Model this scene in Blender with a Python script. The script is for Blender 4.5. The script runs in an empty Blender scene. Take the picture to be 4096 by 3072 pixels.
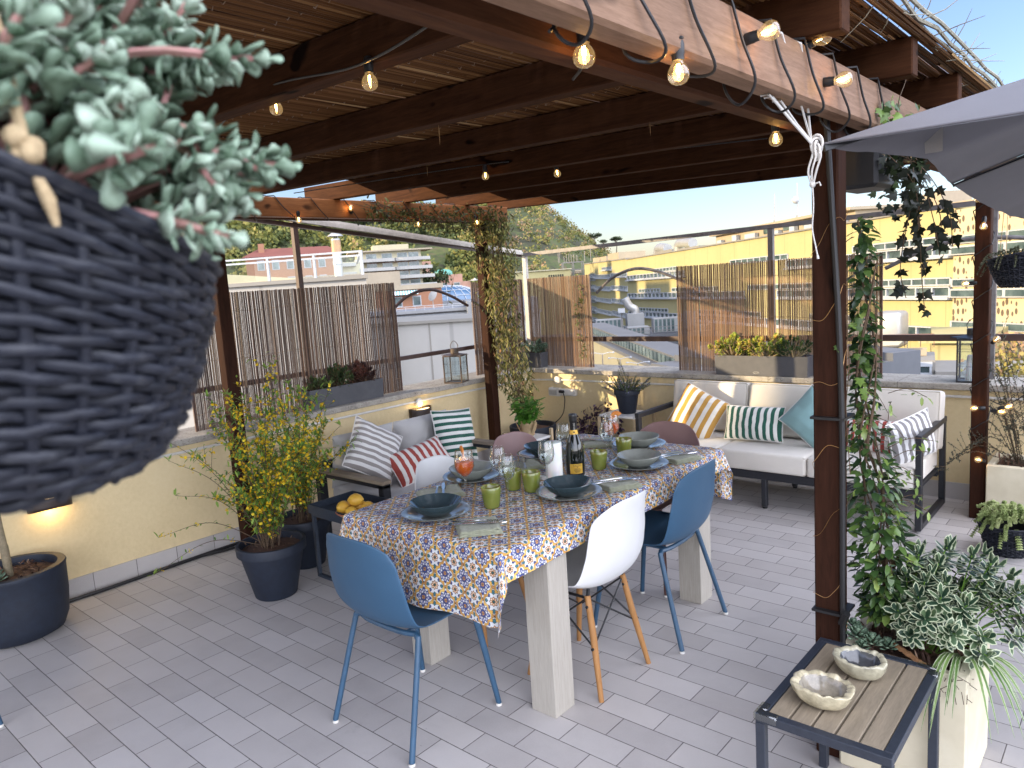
import bpy, bmesh, math, random
from math import sin, cos, pi, radians, sqrt, atan2, hypot, floor
from mathutils import Vector, Matrix, Quaternion, noise
R = random.Random(7)
sc = bpy.context.scene
COL = sc.collection
V3 = Vector

# ------------------------------------------------------------------ objects
def tag(o, label=None, cat=None, group=None, kind=None):
    if label: o['label'] = label
    if cat: o['category'] = cat
    if group: o['group'] = group
    if kind: o['kind'] = kind
    return o

def thing(name, label, cat, loc=(0, 0, 0), group=None):
    o = bpy.data.objects.new(name, None)
    o.empty_display_size = .1
    COL.objects.link(o)
    o.location = loc
    return tag(o, label, cat, group)

def rootloc(p):
    l = V3((0, 0, 0))
    while p is not None:
        l += p.location
        p = p.parent
    return l

def dup(root, loc, rz=0, label=None, group=None, rx=0, ry=0, s=1):
    """a copy of a thing with copies of its parts and their sub-parts"""
    r = root.copy(); COL.objects.link(r)
    r.location = loc; r.rotation_euler = (rx, ry, rz); r.scale = (s, s, s)
    if label: r['label'] = label
    if group: r['group'] = group
    for ch in list(root.children):
        k = ch.copy(); COL.objects.link(k); k.parent = r
        for g in list(ch.children):
            q = g.copy(); COL.objects.link(q); q.parent = k
    return r

class MB:
    """mesh collector: everything added ends in ONE mesh object"""
    def __init__(s):
        s.v = []; s.f = []; s.m = []; s.r = []; s.e = []; s.uv = []
        s.k = .5; s.mi = 0; s.M = None
    def add(s, vs, fs, uvs=None, edge=None):
        n = len(s.v)
        for i, p in enumerate(vs):
            p = V3(p)
            if s.M is not None: p = s.M @ p
            s.v.append(p); s.r.append(s.k)
            s.uv.append(uvs[i] if uvs else (0., 0.))
            s.e.append(edge[i] if edge else 0.)
        for f in fs:
            s.f.append([n + i for i in f]); s.m.append(s.mi)
        return s
    def box(s, x0, x1, y0, y1, z0, z1, b=0, seg=1):
        if b <= 0:
            vs = [(x, y, z) for z in (z0, z1) for y in (y0, y1) for x in (x0, x1)]
            fs = [(0, 2, 3, 1), (4, 5, 7, 6), (0, 1, 5, 4), (1, 3, 7, 5), (3, 2, 6, 7), (2, 0, 4, 6)]
            return s.add(vs, fs)
        bm = bmesh.new()
        bmesh.ops.create_cube(bm, size=1)
        bmesh.ops.scale(bm, vec=(x1 - x0, y1 - y0, z1 - z0), verts=bm.verts)
        bmesh.ops.translate(bm, vec=((x0 + x1) / 2, (y0 + y1) / 2, (z0 + z1) / 2), verts=bm.verts)
        bmesh.ops.bevel(bm, geom=bm.edges[:], offset=b, segments=seg, affect='EDGES', profile=.5)
        bm.verts.index_update()
        s.add([v.co.copy() for v in bm.verts], [[v.index for v in f.verts] for f in bm.faces])
        bm.free(); return s
    def bar(s, p, q, w, h, up=(0, 0, 1), b=0):
        """box section bar from p to q, w across, h along up"""
        p = V3(p); q = V3(q); d = q - p; L = d.length; d.normalize()
        u = V3(up); x = d.cross(u)
        if x.length < 1e-4: x = d.cross(V3((0, 1, 0)))
        x.normalize(); u = x.cross(d)
        old = s.M
        m = Matrix((x, u, -d)).transposed().to_4x4(); m.translation = (p + q) / 2
        m = Matrix((x, d, u)).transposed().to_4x4(); m.translation = (p + q) / 2
        s.M = m if old is None else old @ m
        s.box(-w / 2, w / 2, -L / 2, L / 2, -h / 2, h / 2, b)
        s.M = old; return s
    def tube(s, pts, r, n=6, cap=True, flat=1.):
        pts = [V3(p) for p in pts]; N = len(pts)
        rs = r if isinstance(r, (list, tuple)) else [r] * N
        t = (pts[1] - pts[0]).normalized()
        a = t.cross(V3((0, 0, 1)))
        if a.length < 1e-3: a = t.cross(V3((0, 1, 0)))
        a.normalize()
        vs = []; fs = []
        for i, p in enumerate(pts):
            if i == 0: d = pts[1] - pts[0]
            elif i == N - 1: d = pts[-1] - pts[-2]
            else: d = pts[i + 1] - pts[i - 1]
            if d.length < 1e-9: d = t.copy()
            d.normalize()
            a = (a - d * a.dot(d))
            if a.length < 1e-5: a = d.orthogonal()
            a.normalize(); b = d.cross(a)
            for k in range(n):
                w = 2 * pi * k / n
                vs.append(p + a * (cos(w) * rs[i]) + b * (sin(w) * rs[i] * flat))
        for i in range(N - 1):
            for k in range(n):
                k2 = (k + 1) % n
                fs.append((i * n + k, i * n + k2, (i + 1) * n + k2, (i + 1) * n + k))
        if cap:
            fs.append(tuple(range(n - 1, -1, -1))); fs.append(tuple((N - 1) * n + k for k in range(n)))
        return s.add(vs, fs)
    def ring(s, pts, r, n=5):
        """closed tube"""
        N = len(pts); pts = [V3(p) for p in pts]; vs = []; fs = []
        c = sum(pts, V3()) / N
        for i, p in enumerate(pts):
            d = (pts[(i + 1) % N] - pts[i - 1]).normalized()
            a = (p - c); a -= d * a.dot(d); a.normalize(); b = d.cross(a)
            for k in range(n):
                w = 2 * pi * k / n
                vs.append(p + a * (cos(w) * r) + b * (sin(w) * r))
        for i in range(N):
            j = (i + 1) % N
            for k in range(n):
                k2 = (k + 1) % n
                fs.append((i * n + k, i * n + k2, j * n + k2, j * n + k))
        return s.add(vs, fs)
    def lathe(s, prof, c=(0, 0, 0), n=32, sx=1., sy=1., wob=None, cap0=False, cap1=False):
        vs = []; fs = []; uvs = []
        for j, (r, z) in enumerate(prof):
            for k in range(n):
                a = 2 * pi * k / n
                rr = r * (wob(a, z) if wob else 1)
                vs.append((c[0] + cos(a) * rr * sx, c[1] + sin(a) * rr * sy, c[2] + z)); uvs.append((k / n, j / len(prof)))
        for j in range(len(prof) - 1):
            for k in range(n):
                k2 = (k + 1) % n
                fs.append((j * n + k, j * n + k2, (j + 1) * n + k2, (j + 1) * n + k))
        if cap0: fs.append(tuple(range(n - 1, -1, -1)))
        if cap1: fs.append(tuple((len(prof) - 1) * n + k for k in range(n)))
        return s.add(vs, fs, uvs)
    def grid(s, fn, nu, nv, uvf=None, flip=False):
        vs = []; uvs = []; fs = []
        for j in range(nv + 1):
            for i in range(nu + 1):
                u, v = i / nu, j / nv
                vs.append(fn(u, v)); uvs.append(uvf(u, v) if uvf else (u, v))
        for j in range(nv):
            for i in range(nu):
                a = j * (nu + 1) + i
                q = (a, a + 1, a + nu + 2, a + nu + 1)
                fs.append(q[::-1] if flip else q)
        return s.add(vs, fs, uvs)
    def sphere(s, c, r, nu=12, nv=8, sz=1.):
        pr = [(max(1e-4, r * sin(pi * j / nv)), -r * sz * cos(pi * j / nv)) for j in range(nv + 1)]
        return s.lathe(pr, c, nu)
    def leaf(s, p, d, nrm, L, W, fold=.25, droop=.2, mid=.45):
        """one folded, drooping leaf of eight vertices"""
        p = V3(p); d = V3(d).normalized(); nrm = V3(nrm)
        x = d.cross(nrm)
        if x.length < 1e-4: x = d.orthogonal()
        x.normalize(); n = x.cross(d)
        def P(t, w): return p + d * (L * t) + n * (fold * abs(w) * W - droop * L * t * t) + x * (w * W)
        vs = [P(0, 0), P(mid * .7, -.42), P(mid * .7, 0), P(mid * .7, .42), P(.74, -.36), P(.74, 0), P(.74, .36), P(1, 0)]
        fs = [(0, 2, 1), (0, 3, 2), (1, 2, 5, 4), (2, 3, 6, 5), (4, 5, 7), (5, 6, 7)]
        return s.add(vs, fs, None, [0, 1, 0, 1, 1, 0, 1, 1])
    def card(s, p, d, nrm, L, W):
        p = V3(p); d = V3(d).normalized(); x = d.cross(V3(nrm))
        if x.length < 1e-4: x = d.orthogonal()
        x.normalize()
        return s.add([p, p + d * L * .5 - x * W / 2, p + d * L, p + d * L * .5 + x * W / 2], [(0, 1, 2, 3)])
    def poly(s, pts, z0, z1):
        """vertical prism over a plan polygon"""
        n = len(pts)
        vs = [(x, y, z0) for x, y in pts] + [(x, y, z1) for x, y in pts]
        fs = [tuple(range(n - 1, -1, -1)), tuple(range(n, 2 * n))] + [(i, (i + 1) % n, n + (i + 1) % n, n + i) for i in range(n)]
        return s.add(vs, fs)
    def build(s, name, mats, parent=None, smooth=True, ang=40, mods=()):
        if not isinstance(mats, (list, tuple)): mats = [mats]
        off = rootloc(parent)
        me = bpy.data.meshes.new(name)
        me.from_pydata([v - off for v in s.v], [], s.f)
        for m in mats: me.materials.append(m)
        me.polygons.foreach_set('material_index', s.m)
        a = me.attributes.new('rnd', 'FLOAT', 'POINT'); a.data.foreach_set('value', s.r)
        a = me.attributes.new('edge', 'FLOAT', 'POINT'); a.data.foreach_set('value', s.e)
        uvl = me.uv_layers.new(name='UVMap')
        li = [0] * len(me.loops); me.loops.foreach_get('vertex_index', li)
        fl = []
        for i in li: fl.extend(s.uv[i])
        uvl.data.foreach_set('uv', fl)
        me.validate(clean_customdata=False); me.update()
        if smooth:
            me.polygons.foreach_set('use_smooth', [True] * len(me.polygons))
            if ang < 180:
                try: me.set_sharp_from_angle(angle=radians(ang))
                except Exception: pass
        o = bpy.data.objects.new(name, me); COL.objects.link(o)
        if parent is not None: o.parent = parent
        for m in mods:
            md = o.modifiers.new(m[0].lower(), m[0])
            for k, v in m[1].items(): setattr(md, k, v)
        return o

def rv(a=1.):
    while True:
        v = V3((R.uniform(-1, 1), R.uniform(-1, 1), R.uniform(-1, 1)))
        if .05 < v.length < 1: return v.normalized() * a

def bez(pts, n=12):
    """smooth polyline through points (Catmull-Rom)"""
    P = [V3(p) for p in pts]; P = [P[0] * 2 - P[1]] + P + [P[-1] * 2 - P[-2]]
    out = []
    for i in range(1, len(P) - 2):
        a, b, c, d = P[i - 1:i + 3]
        for k in range(n):
            t = k / n
            out.append(.5 * ((2 * b) + (c - a) * t + (2 * a - 5 * b + 4 * c - d) * t * t + (3 * b - a - 3 * c + d) * t ** 3))
    out.append(P[-2]); return out

# ------------------------------------------------------------------ materials
class X:
    """arithmetic on shader sockets"""
    def __init__(s, nt, k): s.nt = nt; s.k = k
    def op(s, o, b=None, c=None):
        n = s.nt.nodes.new('ShaderNodeMath'); n.operation = o
        for i, q in enumerate((s, b, c)):
            if q is None: continue
            if isinstance(q, X): s.nt.links.new(q.k, n.inputs[i])
            else: n.inputs[i].default_value = q
        return X(s.nt, n.outputs[0])
    def __add__(s, b): return s.op('ADD', b)
    def __sub__(s, b): return s.op('SUBTRACT', b)
    def __mul__(s, b): return s.op('MULTIPLY', b)
    def __truediv__(s, b): return s.op('DIVIDE', b)
    def __radd__(s, b): return s.op('ADD', b)
    def __rmul__(s, b): return s.op('MULTIPLY', b)
    def __rsub__(s, b): return (s * -1) + b
    def __lt__(s, b): return s.op('LESS_THAN', b)
    def __gt__(s, b): return s.op('GREATER_THAN', b)
    def abs(s): return s.op('ABSOLUTE')
    def fr(s): return s.op('FRACT')
    def fl(s): return s.op('FLOOR')
    def sin(s): return s.op('SINE')
    def cos(s): return s.op('COSINE')
    def mx(s, b): return s.op('MAXIMUM', b)
    def mn(s, b): return s.op('MINIMUM', b)
    def pw(s, b): return s.op('POWER', b)
    def at2(s, b): return s.op('ARCTAN2', b)
    def ss(s, a, b):
        n = s.nt.nodes.new('ShaderNodeMapRange'); n.interpolation_type = 'SMOOTHSTEP'
        s.nt.links.new(s.k, n.inputs[0]); n.inputs[1].default_value = a; n.inputs[2].default_value = b
        return X(s.nt, n.outputs[0])

class Mat:
    def __init__(s, name):
        s.m = bpy.data.materials.new(name); s.m.use_nodes = True
        s.nt = s.m.node_tree; s.b = s.nt.nodes['Principled BSDF']; s.out = s.nt.nodes['Material Output']
    def node(s, t, **kw):
        n = s.nt.nodes.new(t)
        for k, v in kw.items(): setattr(n, k, v)
        return n
    def ln(s, a, b): s.nt.links.new(a.k if isinstance(a, X) else a, b)
    def co(s, kind='Object'):
        if not hasattr(s, 'tc'): s.tc = s.node('ShaderNodeTexCoord')
        return s.tc.outputs[kind]
    def world(s):
        return s.node('ShaderNodeNewGeometry').outputs['Position']
    def xyz(s, sock):
        n = s.node('ShaderNodeSeparateXYZ'); s.ln(sock, n.inputs[0])
        return [X(s.nt, k) for k in n.outputs]
    def vec(s, x, y, z=0.):
        n = s.node('ShaderNodeCombineXYZ')
        for i, q in enumerate((x, y, z)):
            if isinstance(q, X): s.ln(q, n.inputs[i])
            else: n.inputs[i].default_value = q
        return n.outputs[0]
    def noise(s, co, scale, detail=3, rough=.55, dist=0., st=(1, 1, 1)):
        if st != (1, 1, 1):
            mp = s.node('ShaderNodeMapping'); s.ln(co, mp.inputs[0]); mp.inputs['Scale'].default_value = st; co = mp.outputs[0]
        n = s.node('ShaderNodeTexNoise'); s.ln(co, n.inputs['Vector'])
        n.inputs['Scale'].default_value = scale; n.inputs['Detail'].default_value = detail
        n.inputs['Roughness'].default_value = rough; n.inputs['Distortion'].default_value = dist
        return X(s.nt, n.outputs[0])
    def white(s, x, y=0.):
        n = s.node('ShaderNodeTexWhiteNoise', noise_dimensions='2D'); s.ln(s.vec(x, y), n.inputs['Vector'])
        return X(s.nt, n.outputs[0])
    def attr(s, a):
        n = s.node('ShaderNodeAttribute'); n.attribute_name = a; return X(s.nt, n.outputs['Fac'])
    def ramp(s, f, stops):
        n = s.node('ShaderNodeValToRGB'); s.ln(f, n.inputs[0]); e = n.color_ramp.elements
        while len(e) < len(stops): e.new(.5)
        for i, (p, c) in enumerate(stops): e[i].position = p; e[i].color = (*c, 1)
        return n.outputs[0]
    def mix(s, f, a, b, mode='MIX'):
        n = s.node('ShaderNodeMix', data_type='RGBA', blend_type=mode)
        for sock, q in ((n.inputs[0], f), (n.inputs[6], a), (n.inputs[7], b)):
            if isinstance(q, X) or hasattr(q, 'is_output'): s.ln(q, sock)
            elif isinstance(q, (int, float)): sock.default_value = q
            else: sock.default_value = (*q, 1)
        return n.outputs[2]
    def col(s, c):
        if hasattr(c, 'is_output'): s.ln(c, s.b.inputs['Base Color'])
        else: s.b.inputs['Base Color'].default_value = (*c, 1)
        return s
    def set(s, **kw):
        for k, v in kw.items():
            i = s.b.inputs[{'rough': 'Roughness', 'metal': 'Metallic', 'spec': 'Specular IOR Level', 'trans': 'Transmission Weight', 'ior': 'IOR', 'coat': 'Coat Weight',
                            'sheen': 'Sheen Weight', 'alpha': 'Alpha', 'sss': 'Subsurface Weight'}[k]]
            if isinstance(v, X): s.ln(v, i)
            else: i.default_value = v
        return s
    def bump(s, h, st=.3, dist=.01):
        n = s.node('ShaderNodeBump'); n.inputs['Strength'].default_value = st; n.inputs['Distance'].default_value = dist
        s.ln(h, n.inputs['Height']); s.ln(n.outputs[0], s.b.inputs['Normal']); return s
    def transl(s, c, f=.25):
        t = s.node('ShaderNodeBsdfTranslucent'); mx = s.node('ShaderNodeMixShader'); mx.inputs[0].default_value = f
        if hasattr(c, 'is_output'): s.ln(c, t.inputs[0])
        else: t.inputs[0].default_value = (*c, 1)
        s.ln(s.b.outputs[0], mx.inputs[1]); s.ln(t.outputs[0], mx.inputs[2]); s.ln(mx.outputs[0], s.out.inputs[0]); return s

def plain(name, c1, c2=None, rough=.5, scale=30, metal=0, bump=0, spec=.5, st=(1, 1, 1), detail=4, coat=0, bscale=None, bd=.004):
    m = Mat(name); co = m.co()
    n = m.noise(co, scale, detail, .6, 0, st)
    c2 = c2 or tuple(x * .8 for x in c1)
    m.col(m.ramp(n, [(.3, c2), (.7, c1)])).set(rough=rough, metal=metal, spec=spec, coat=coat)
    if bump: m.bump(m.noise(co, bscale or scale * 3, 4, .6, 0, st), bump, bd)
    return m.m

def foliage(name, stops, rough=.45, tr=.25, edgecol=None, spec=.4):
    m = Mat(name); r = m.attr('rnd')
    c = m.ramp(r, stops)
    if edgecol:
        e = m.attr('edge'); n = m.noise(m.co(), 120, 2)
        c = m.mix((e + (n - .5) * .5).ss(.55, .8), c, edgecol)
    m.col(c).set(rough=rough, spec=spec).transl(c, tr)
    return m.m

def emit(name, c, e):
    m = Mat(name); m.col((0, 0, 0)); m.b.inputs['Emission Color'].default_value = (*c, 1); m.b.inputs['Emission Strength'].default_value = e
    return m.m

def thin_glass(name, tint=(1, 1, 1), add=0., rough=.0, edge=.55):
    m = Mat(name)
    t = m.node('ShaderNodeBsdfTransparent'); t.inputs[0].default_value = (*tint, 1)
    g = m.node('ShaderNodeBsdfGlossy'); g.inputs['Roughness'].default_value = rough
    lw = m.node('ShaderNodeLayerWeight'); lw.inputs[0].default_value = .5
    x = m.node('ShaderNodeMixShader'); m.ln(X(m.nt, lw.outputs['Facing']).pw(2.6) * edge + (.03 + add), x.inputs[0]); m.ln(t.outputs[0], x.inputs[1]); m.ln(g.outputs[0], x.inputs[2]); m.ln(x.outputs[0], m.out.inputs[0])
    return m.m

def wood(name, c1, c2, axis=1, rough=.6, scale=9, knots=True, bump=.15, stretch=22, spec=.2):
    m = Mat(name); co = m.co()
    st = [1., 1., 1.]; st = [stretch / 2 if i != axis else 1. for i in range(3)]
    g = m.noise(co, scale * .5, 5, .6, .6, tuple(st))
    f = m.noise(co, scale * 3, 3, .6, .2, tuple(st))
    k = g * .7 + f * .3
    c = m.ramp(k, [(.25, c2), (.5, tuple((a + b) / 2 for a, b in zip(c1, c2))), (.75, c1)])
    if knots:
        sv = [3.2] * 3; sv[axis] = 1.2
        kn = m.noise(co, 3., 2, .5, .3, tuple(sv))
        c = m.mix(kn.ss(.66, .74), c, tuple(x * .25 for x in c2))
    m.col(c).set(rough=rough, spec=spec).bump(k, bump, .004)
    return m.m

def stripes(name, c1, c2, n, axis=0, ph=0., frac=.5):
    """two coloured woven awning stripes along a uv axis"""
    m = Mat(name); uv = m.xyz(m.co('UV'))
    s = ((uv[axis] * n + ph).fr() < frac)
    w = m.noise(m.co('UV'), 260, 2)
    c = m.mix(s, c1, c2)
    c = m.mix(w * .25, c, (.5, .5, .5), 'OVERLAY')
    m.col(c).set(rough=.9, sheen=.15)
    m.bump(m.noise(m.co('UV'), 9, 4) * 3 + m.noise(m.co('UV'), 220, 2) * .4, .35, .006)
    return m.m

def fabric(name, c, rough=.95, wr=.3):
    m = Mat(name); co = m.co(); n = m.noise(co, 4, 4); w = m.noise(co, 420, 2)
    m.col(m.ramp(n * .6 + w * .4, [(.3, tuple(x * .86 for x in c)), (.7, c)])).set(rough=rough, sheen=.2)
    m.bump(n * 2 + w * .35, wr, .008)
    return m.m
# ------------------------------------------------------------------ shared materials
M_ = {}
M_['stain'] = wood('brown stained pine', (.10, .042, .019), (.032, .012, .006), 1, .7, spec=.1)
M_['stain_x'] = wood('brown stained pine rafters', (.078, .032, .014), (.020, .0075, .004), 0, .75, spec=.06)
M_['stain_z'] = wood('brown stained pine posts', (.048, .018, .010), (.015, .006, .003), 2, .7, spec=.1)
M_['beam_out'] = wood('stained pine with painted sky light', (.31, .195, .13), (.13, .07, .04), 1, .6, 12, spec=.15)  # paler copy of the stained wood, open sky light painted into the colour
M_['beam_left'] = wood('stained pine with painted warm light', (.34, .14, .05), (.17, .06, .02), 1, .5)  # orange copy of the stained wood, warm bounce light painted into the colour
M_['reed'] = plain('brown reed', (.115, .06, .042), (.05, .026, .02), .55, 60)
M_['wire'] = plain('thin binding wire', (.25, .16, .09), None, .5)
M_['black_metal'] = plain('black painted metal', (.018, .02, .026), (.013, .014, .018), .42, 60, 0, .04)
M_['rail_metal'] = plain('brown painted railing', (.07, .035, .026), (.04, .02, .016), .5, 25, 0, .05)
M_['grey_metal'] = plain('grey painted metal', (.17, .16, .16), (.10, .09, .09), .45, 20, 0, .05)
M_['pale_metal'] = plain('pale galvanised tube', (.50, .46, .40), (.34, .31, .27), .45, 25)
M_['white_plastic'] = plain('white plastic', (.72, .70, .66), (.62, .60, .55), .45, 20)
M_['navy_pot'] = plain('navy plastic', (.013, .020, .036), (.009, .013, .024), .6, 30, 0, .06, bscale=300)
M_['grey_pot'] = plain('anthracite plastic', (.085, .087, .098), (.065, .067, .078), .5, 18, 0, .05, bscale=250)
M_['soil'] = plain('bark mulch', (.10, .055, .03), (.02, .012, .008), .95, 45, 0, .9, bscale=60, bd=.02)
M_['dark'] = plain('dark void', (.01, .01, .011), None, .8)
M_['cable'] = plain('black rubber cable', (.012, .012, .013), None, .45)
M_['twig'] = plain('brown twig', (.13, .08, .045), (.07, .045, .025), .8, 40)
M_['bark'] = plain('grey green bark', (.30, .24, .15), (.18, .15, .09), .85, 40, 0, .4)
M_['rope'] = plain('white rope', (.74, .73, .70), (.58, .56, .52), .85, 200, 0, .5, bscale=500)
M_['jute'] = plain('jute cord', (.50, .38, .22), (.33, .24, .13), .9, 200, 0, .5, bscale=500)
M_['glass'] = thin_glass('clear glass', (.965, .985, .98), .04, 0., .95)
M_['pane'] = thin_glass('window pane', (.86, .93, .94), .08)
M_['bulb'] = thin_glass('bulb glass', (1., .93, .78), .06, 0., .8)
nt_ = M_['bulb'].node_tree; em_ = nt_.nodes.new('ShaderNodeEmission'); em_.inputs[0].default_value = (1, .62, .22, 1); em_.inputs[1].default_value = .13; ad_ = nt_.nodes.new('ShaderNodeAddShader'); o_ = nt_.nodes['Material Output']; k_ = o_.inputs[0].links[0].from_socket; nt_.links.new(k_, ad_.inputs[0]); nt_.links.new(em_.outputs[0], ad_.inputs[1]); nt_.links.new(ad_.outputs[0], o_.inputs[0])
M_['filament'] = emit('glowing filament', (1., .55, .16), 90)
M_['wooden_leg'] = wood('beech leg', (.42, .22, .085), (.30, .14, .05), 2, .4, 9, False, .05)
M_['white_fabric'] = fabric('cream outdoor canvas', (.74, .70, .63))
M_['grey_fabric'] = fabric('grey outdoor canvas', (.50, .49, .48))
M_['piping'] = plain('white piping', (.78, .76, .73), None, .8)
M_['tan_piping'] = plain('sand piping', (.55, .50, .42), None, .8)

def plaster():
    m = Mat('cream plaster'); p = m.world(); x, y, z = m.xyz(p)
    a = m.noise(p, 1.3, 5, .6); b = m.noise(p, 40, 4, .6)
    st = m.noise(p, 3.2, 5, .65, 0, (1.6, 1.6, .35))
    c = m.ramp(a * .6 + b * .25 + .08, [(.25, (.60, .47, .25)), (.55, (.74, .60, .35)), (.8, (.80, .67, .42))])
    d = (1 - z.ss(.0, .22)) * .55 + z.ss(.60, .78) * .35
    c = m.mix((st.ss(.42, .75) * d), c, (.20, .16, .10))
    m.col(c).set(rough=.9).bump(b * 1. + a * .6, .35, .006); return m.m
M_['plaster'] = plaster()

def travertine():
    m = Mat('travertine coping'); p = m.world(); x, y, z = m.xyz(p)
    a = m.noise(p, 9, 6, .65, .4); b = m.noise(p, 55, 5, .7)
    pit = m.noise(p, 70, 3, .5, 0, (1, 1, 2.4)).ss(.63, .68)
    c = m.ramp(a * .65 + b * .35, [(.28, (.20, .185, .165)), (.5, (.40, .37, .32)), (.72, (.58, .54, .46))])
    c = m.mix(pit, c, (.08, .07, .06))
    jx = ((x + 5.05) / .92).fr().ss(0, .006) ; jy = ((y + .3) / .92).fr().ss(0, .006)
    j = m.mix(((y > 5.57)), jy.k, jx.k)
    c = m.mix(1 - X(m.nt, j) * .85, c, (.09, .08, .07))
    m.col(c).set(rough=.8).bump(b - pit * .8, .5, .006); return m.m
M_['travertine'] = travertine()

def tiles(name, vert=False):
    m = Mat(name); p = m.world(); x, y, z = m.xyz(p)
    if vert:
        tx = (x + y) / .25; fx = tx.fr(); row = tx * 0.; colm = tx.fl(); fy = tx * 0. + .5
    else:
        ry = (y - 1.4306) / .1243; row = ry.fl(); fy = ry.fr()
        off = row * .5 + m.white(row, 3.) * .18 + .24
        tx = x / .25 + off; colm = tx.fl(); fx = tx.fr()
    ex = fx.mn(1 - fx) * .25; ey = fy.mn(1 - fy) * .1243
    wob = (m.noise(p, 60, 2) - .5) * .0014
    g = (ex.mn(ey) + wob).ss(.0008, .0024)
    t = m.white(row + .37, colm + .11); t2 = m.white(row + 9.3, colm + 4.7)
    cloud = m.noise(p, 5.5, 5, .6); fine = m.noise(p, 160, 4, .7); big = m.noise(p, .8, 3)
    k = t * .28 + cloud * .34 + fine * .22 + big * .16
    c = m.ramp(k, [(.25, (.36, .335, .325)), (.5, (.465, .44, .425)), (.78, (.55, .52, .50))])
    c = m.mix(t2 * .22, c, (.40, .36, .33))
    stain = m.noise(p, 2.1, 5, .7, .8).ss(.60, .80)
    c = m.mix(stain * .35, c, (.19, .175, .17))
    sp = m.noise(p, 34, 2).ss(.76, .79)
    c = m.mix(sp * .5, c, (.13, .11, .10))
    grc = m.ramp(m.noise(p, 3.5, 3), [(.3, (.055, .048, .045)), (.7, (.13, .115, .11))])
    c = m.mix(g, grc, c)
    m.col(c).set(rough=fine * .25 + cloud * .22 + .28, spec=.4)
    m.bump(g * 1. + fine * .10 + cloud * .12 + t * .1, .5, .004); return m.m
M_['tile'] = tiles('grey terrace tiles')
M_['skirt'] = tiles('grey skirting tiles', True)

# ------------------------------------------------------------------ floor and parapets
b = MB(); b.add([(-4.727, -1.6, 0), (3.2, -1.6, 0), (3.2, 5.62, 0), (-4.727, 5.62, 0)], [(0, 1, 2, 3)])
tag(b.build('terrace_floor', M_['tile'], None, False), kind='structure')

def parapet(label, wall, cop, sk):
    t = thing('parapet_wall', label, 'wall', (wall[0], wall[2], 0))
    b = MB(); b.box(*wall); b.build('wall', M_['plaster'], t, False)
    b = MB(); b.box(*cop, b=.004); b.build('coping', M_['travertine'], t, False)
    b = MB(); b.box(*sk); b.build('skirting', M_['skirt'], t, False)
    return t
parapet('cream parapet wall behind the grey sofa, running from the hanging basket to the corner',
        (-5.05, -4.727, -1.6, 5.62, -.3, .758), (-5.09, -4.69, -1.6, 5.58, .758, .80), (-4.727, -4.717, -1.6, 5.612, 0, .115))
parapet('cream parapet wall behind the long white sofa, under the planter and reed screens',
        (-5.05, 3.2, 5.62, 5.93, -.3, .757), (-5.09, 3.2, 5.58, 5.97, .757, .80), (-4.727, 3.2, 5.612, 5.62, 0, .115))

def conduit(label, pts, clips):
    t = thing('cable_conduit', label, 'conduit', pts[0])
    b = MB(); b.tube(pts, .009, 8); b.build('tube', M_['white_plastic'], t)
    for c, ax in clips:
        b = MB(); pr = [(.034, -.02), (.036, .0), (.036, .016), (.03, .02), (.0005, .02)]
        b.M = Matrix.Translation(c) @ (Matrix.Rotation(pi / 2, 4, 'Y') if ax == 'x' else Matrix.Rotation(pi / 2, 4, 'X'))
        b.lathe(pr, (0, 0, 0), 24); b.build('junction_cover', M_['white_plastic'], t)
conduit('white cable tube clipped along the wall above the grey sofa',
        [(-4.716, -1.5, .712), (-4.716, 1.8, .715), (-4.716, 3.3, .71), (-4.716, 4.1, .708), (-4.716, 5.6, .69)], [((-4.71, 4.105, .70), 'x')])
conduit('white cable tube clipped along the wall above the white sofa',
        [(-4.70, 5.609, .678), (-4.37, 5.609, .69), (-3.0, 5.609, .697), (-1.0, 5.609, .71), (3, 5.609, .72)], [((-4.374, 5.605, .69), 'y')])

# sockets on the back wall
t = thing('socket_box', 'white twin outdoor socket box with black plug on the corner wall', 'socket', (-4.34, 5.6, .57))
b = MB(); b.box(-4.47, -4.335, 5.565, 5.619, .535, .615, .008); b.box(-4.325, -4.15, 5.565, 5.619, .545, .61, .008); b.build('housing', M_['white_plastic'], t, False)
b = MB(); b.box(-4.455, -4.36, 5.559, 5.566, .548, .60, .004); b.build('cover', plain('grey lid', (.42, .41, .38), None, .4), t, False)
b = MB(); b.box(-4.33, -4.27, 5.545, 5.60, .572, .60, .006); b.tube(bez([(-4.28, 5.56, .575), (-4.26, 5.55, .50), (-4.30, 5.55, .36), (-4.42, 5.52, .26), (-4.56, 5.50, .27)]), .005, 6); b.build('plug_lead', M_['cable'], t)

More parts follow.
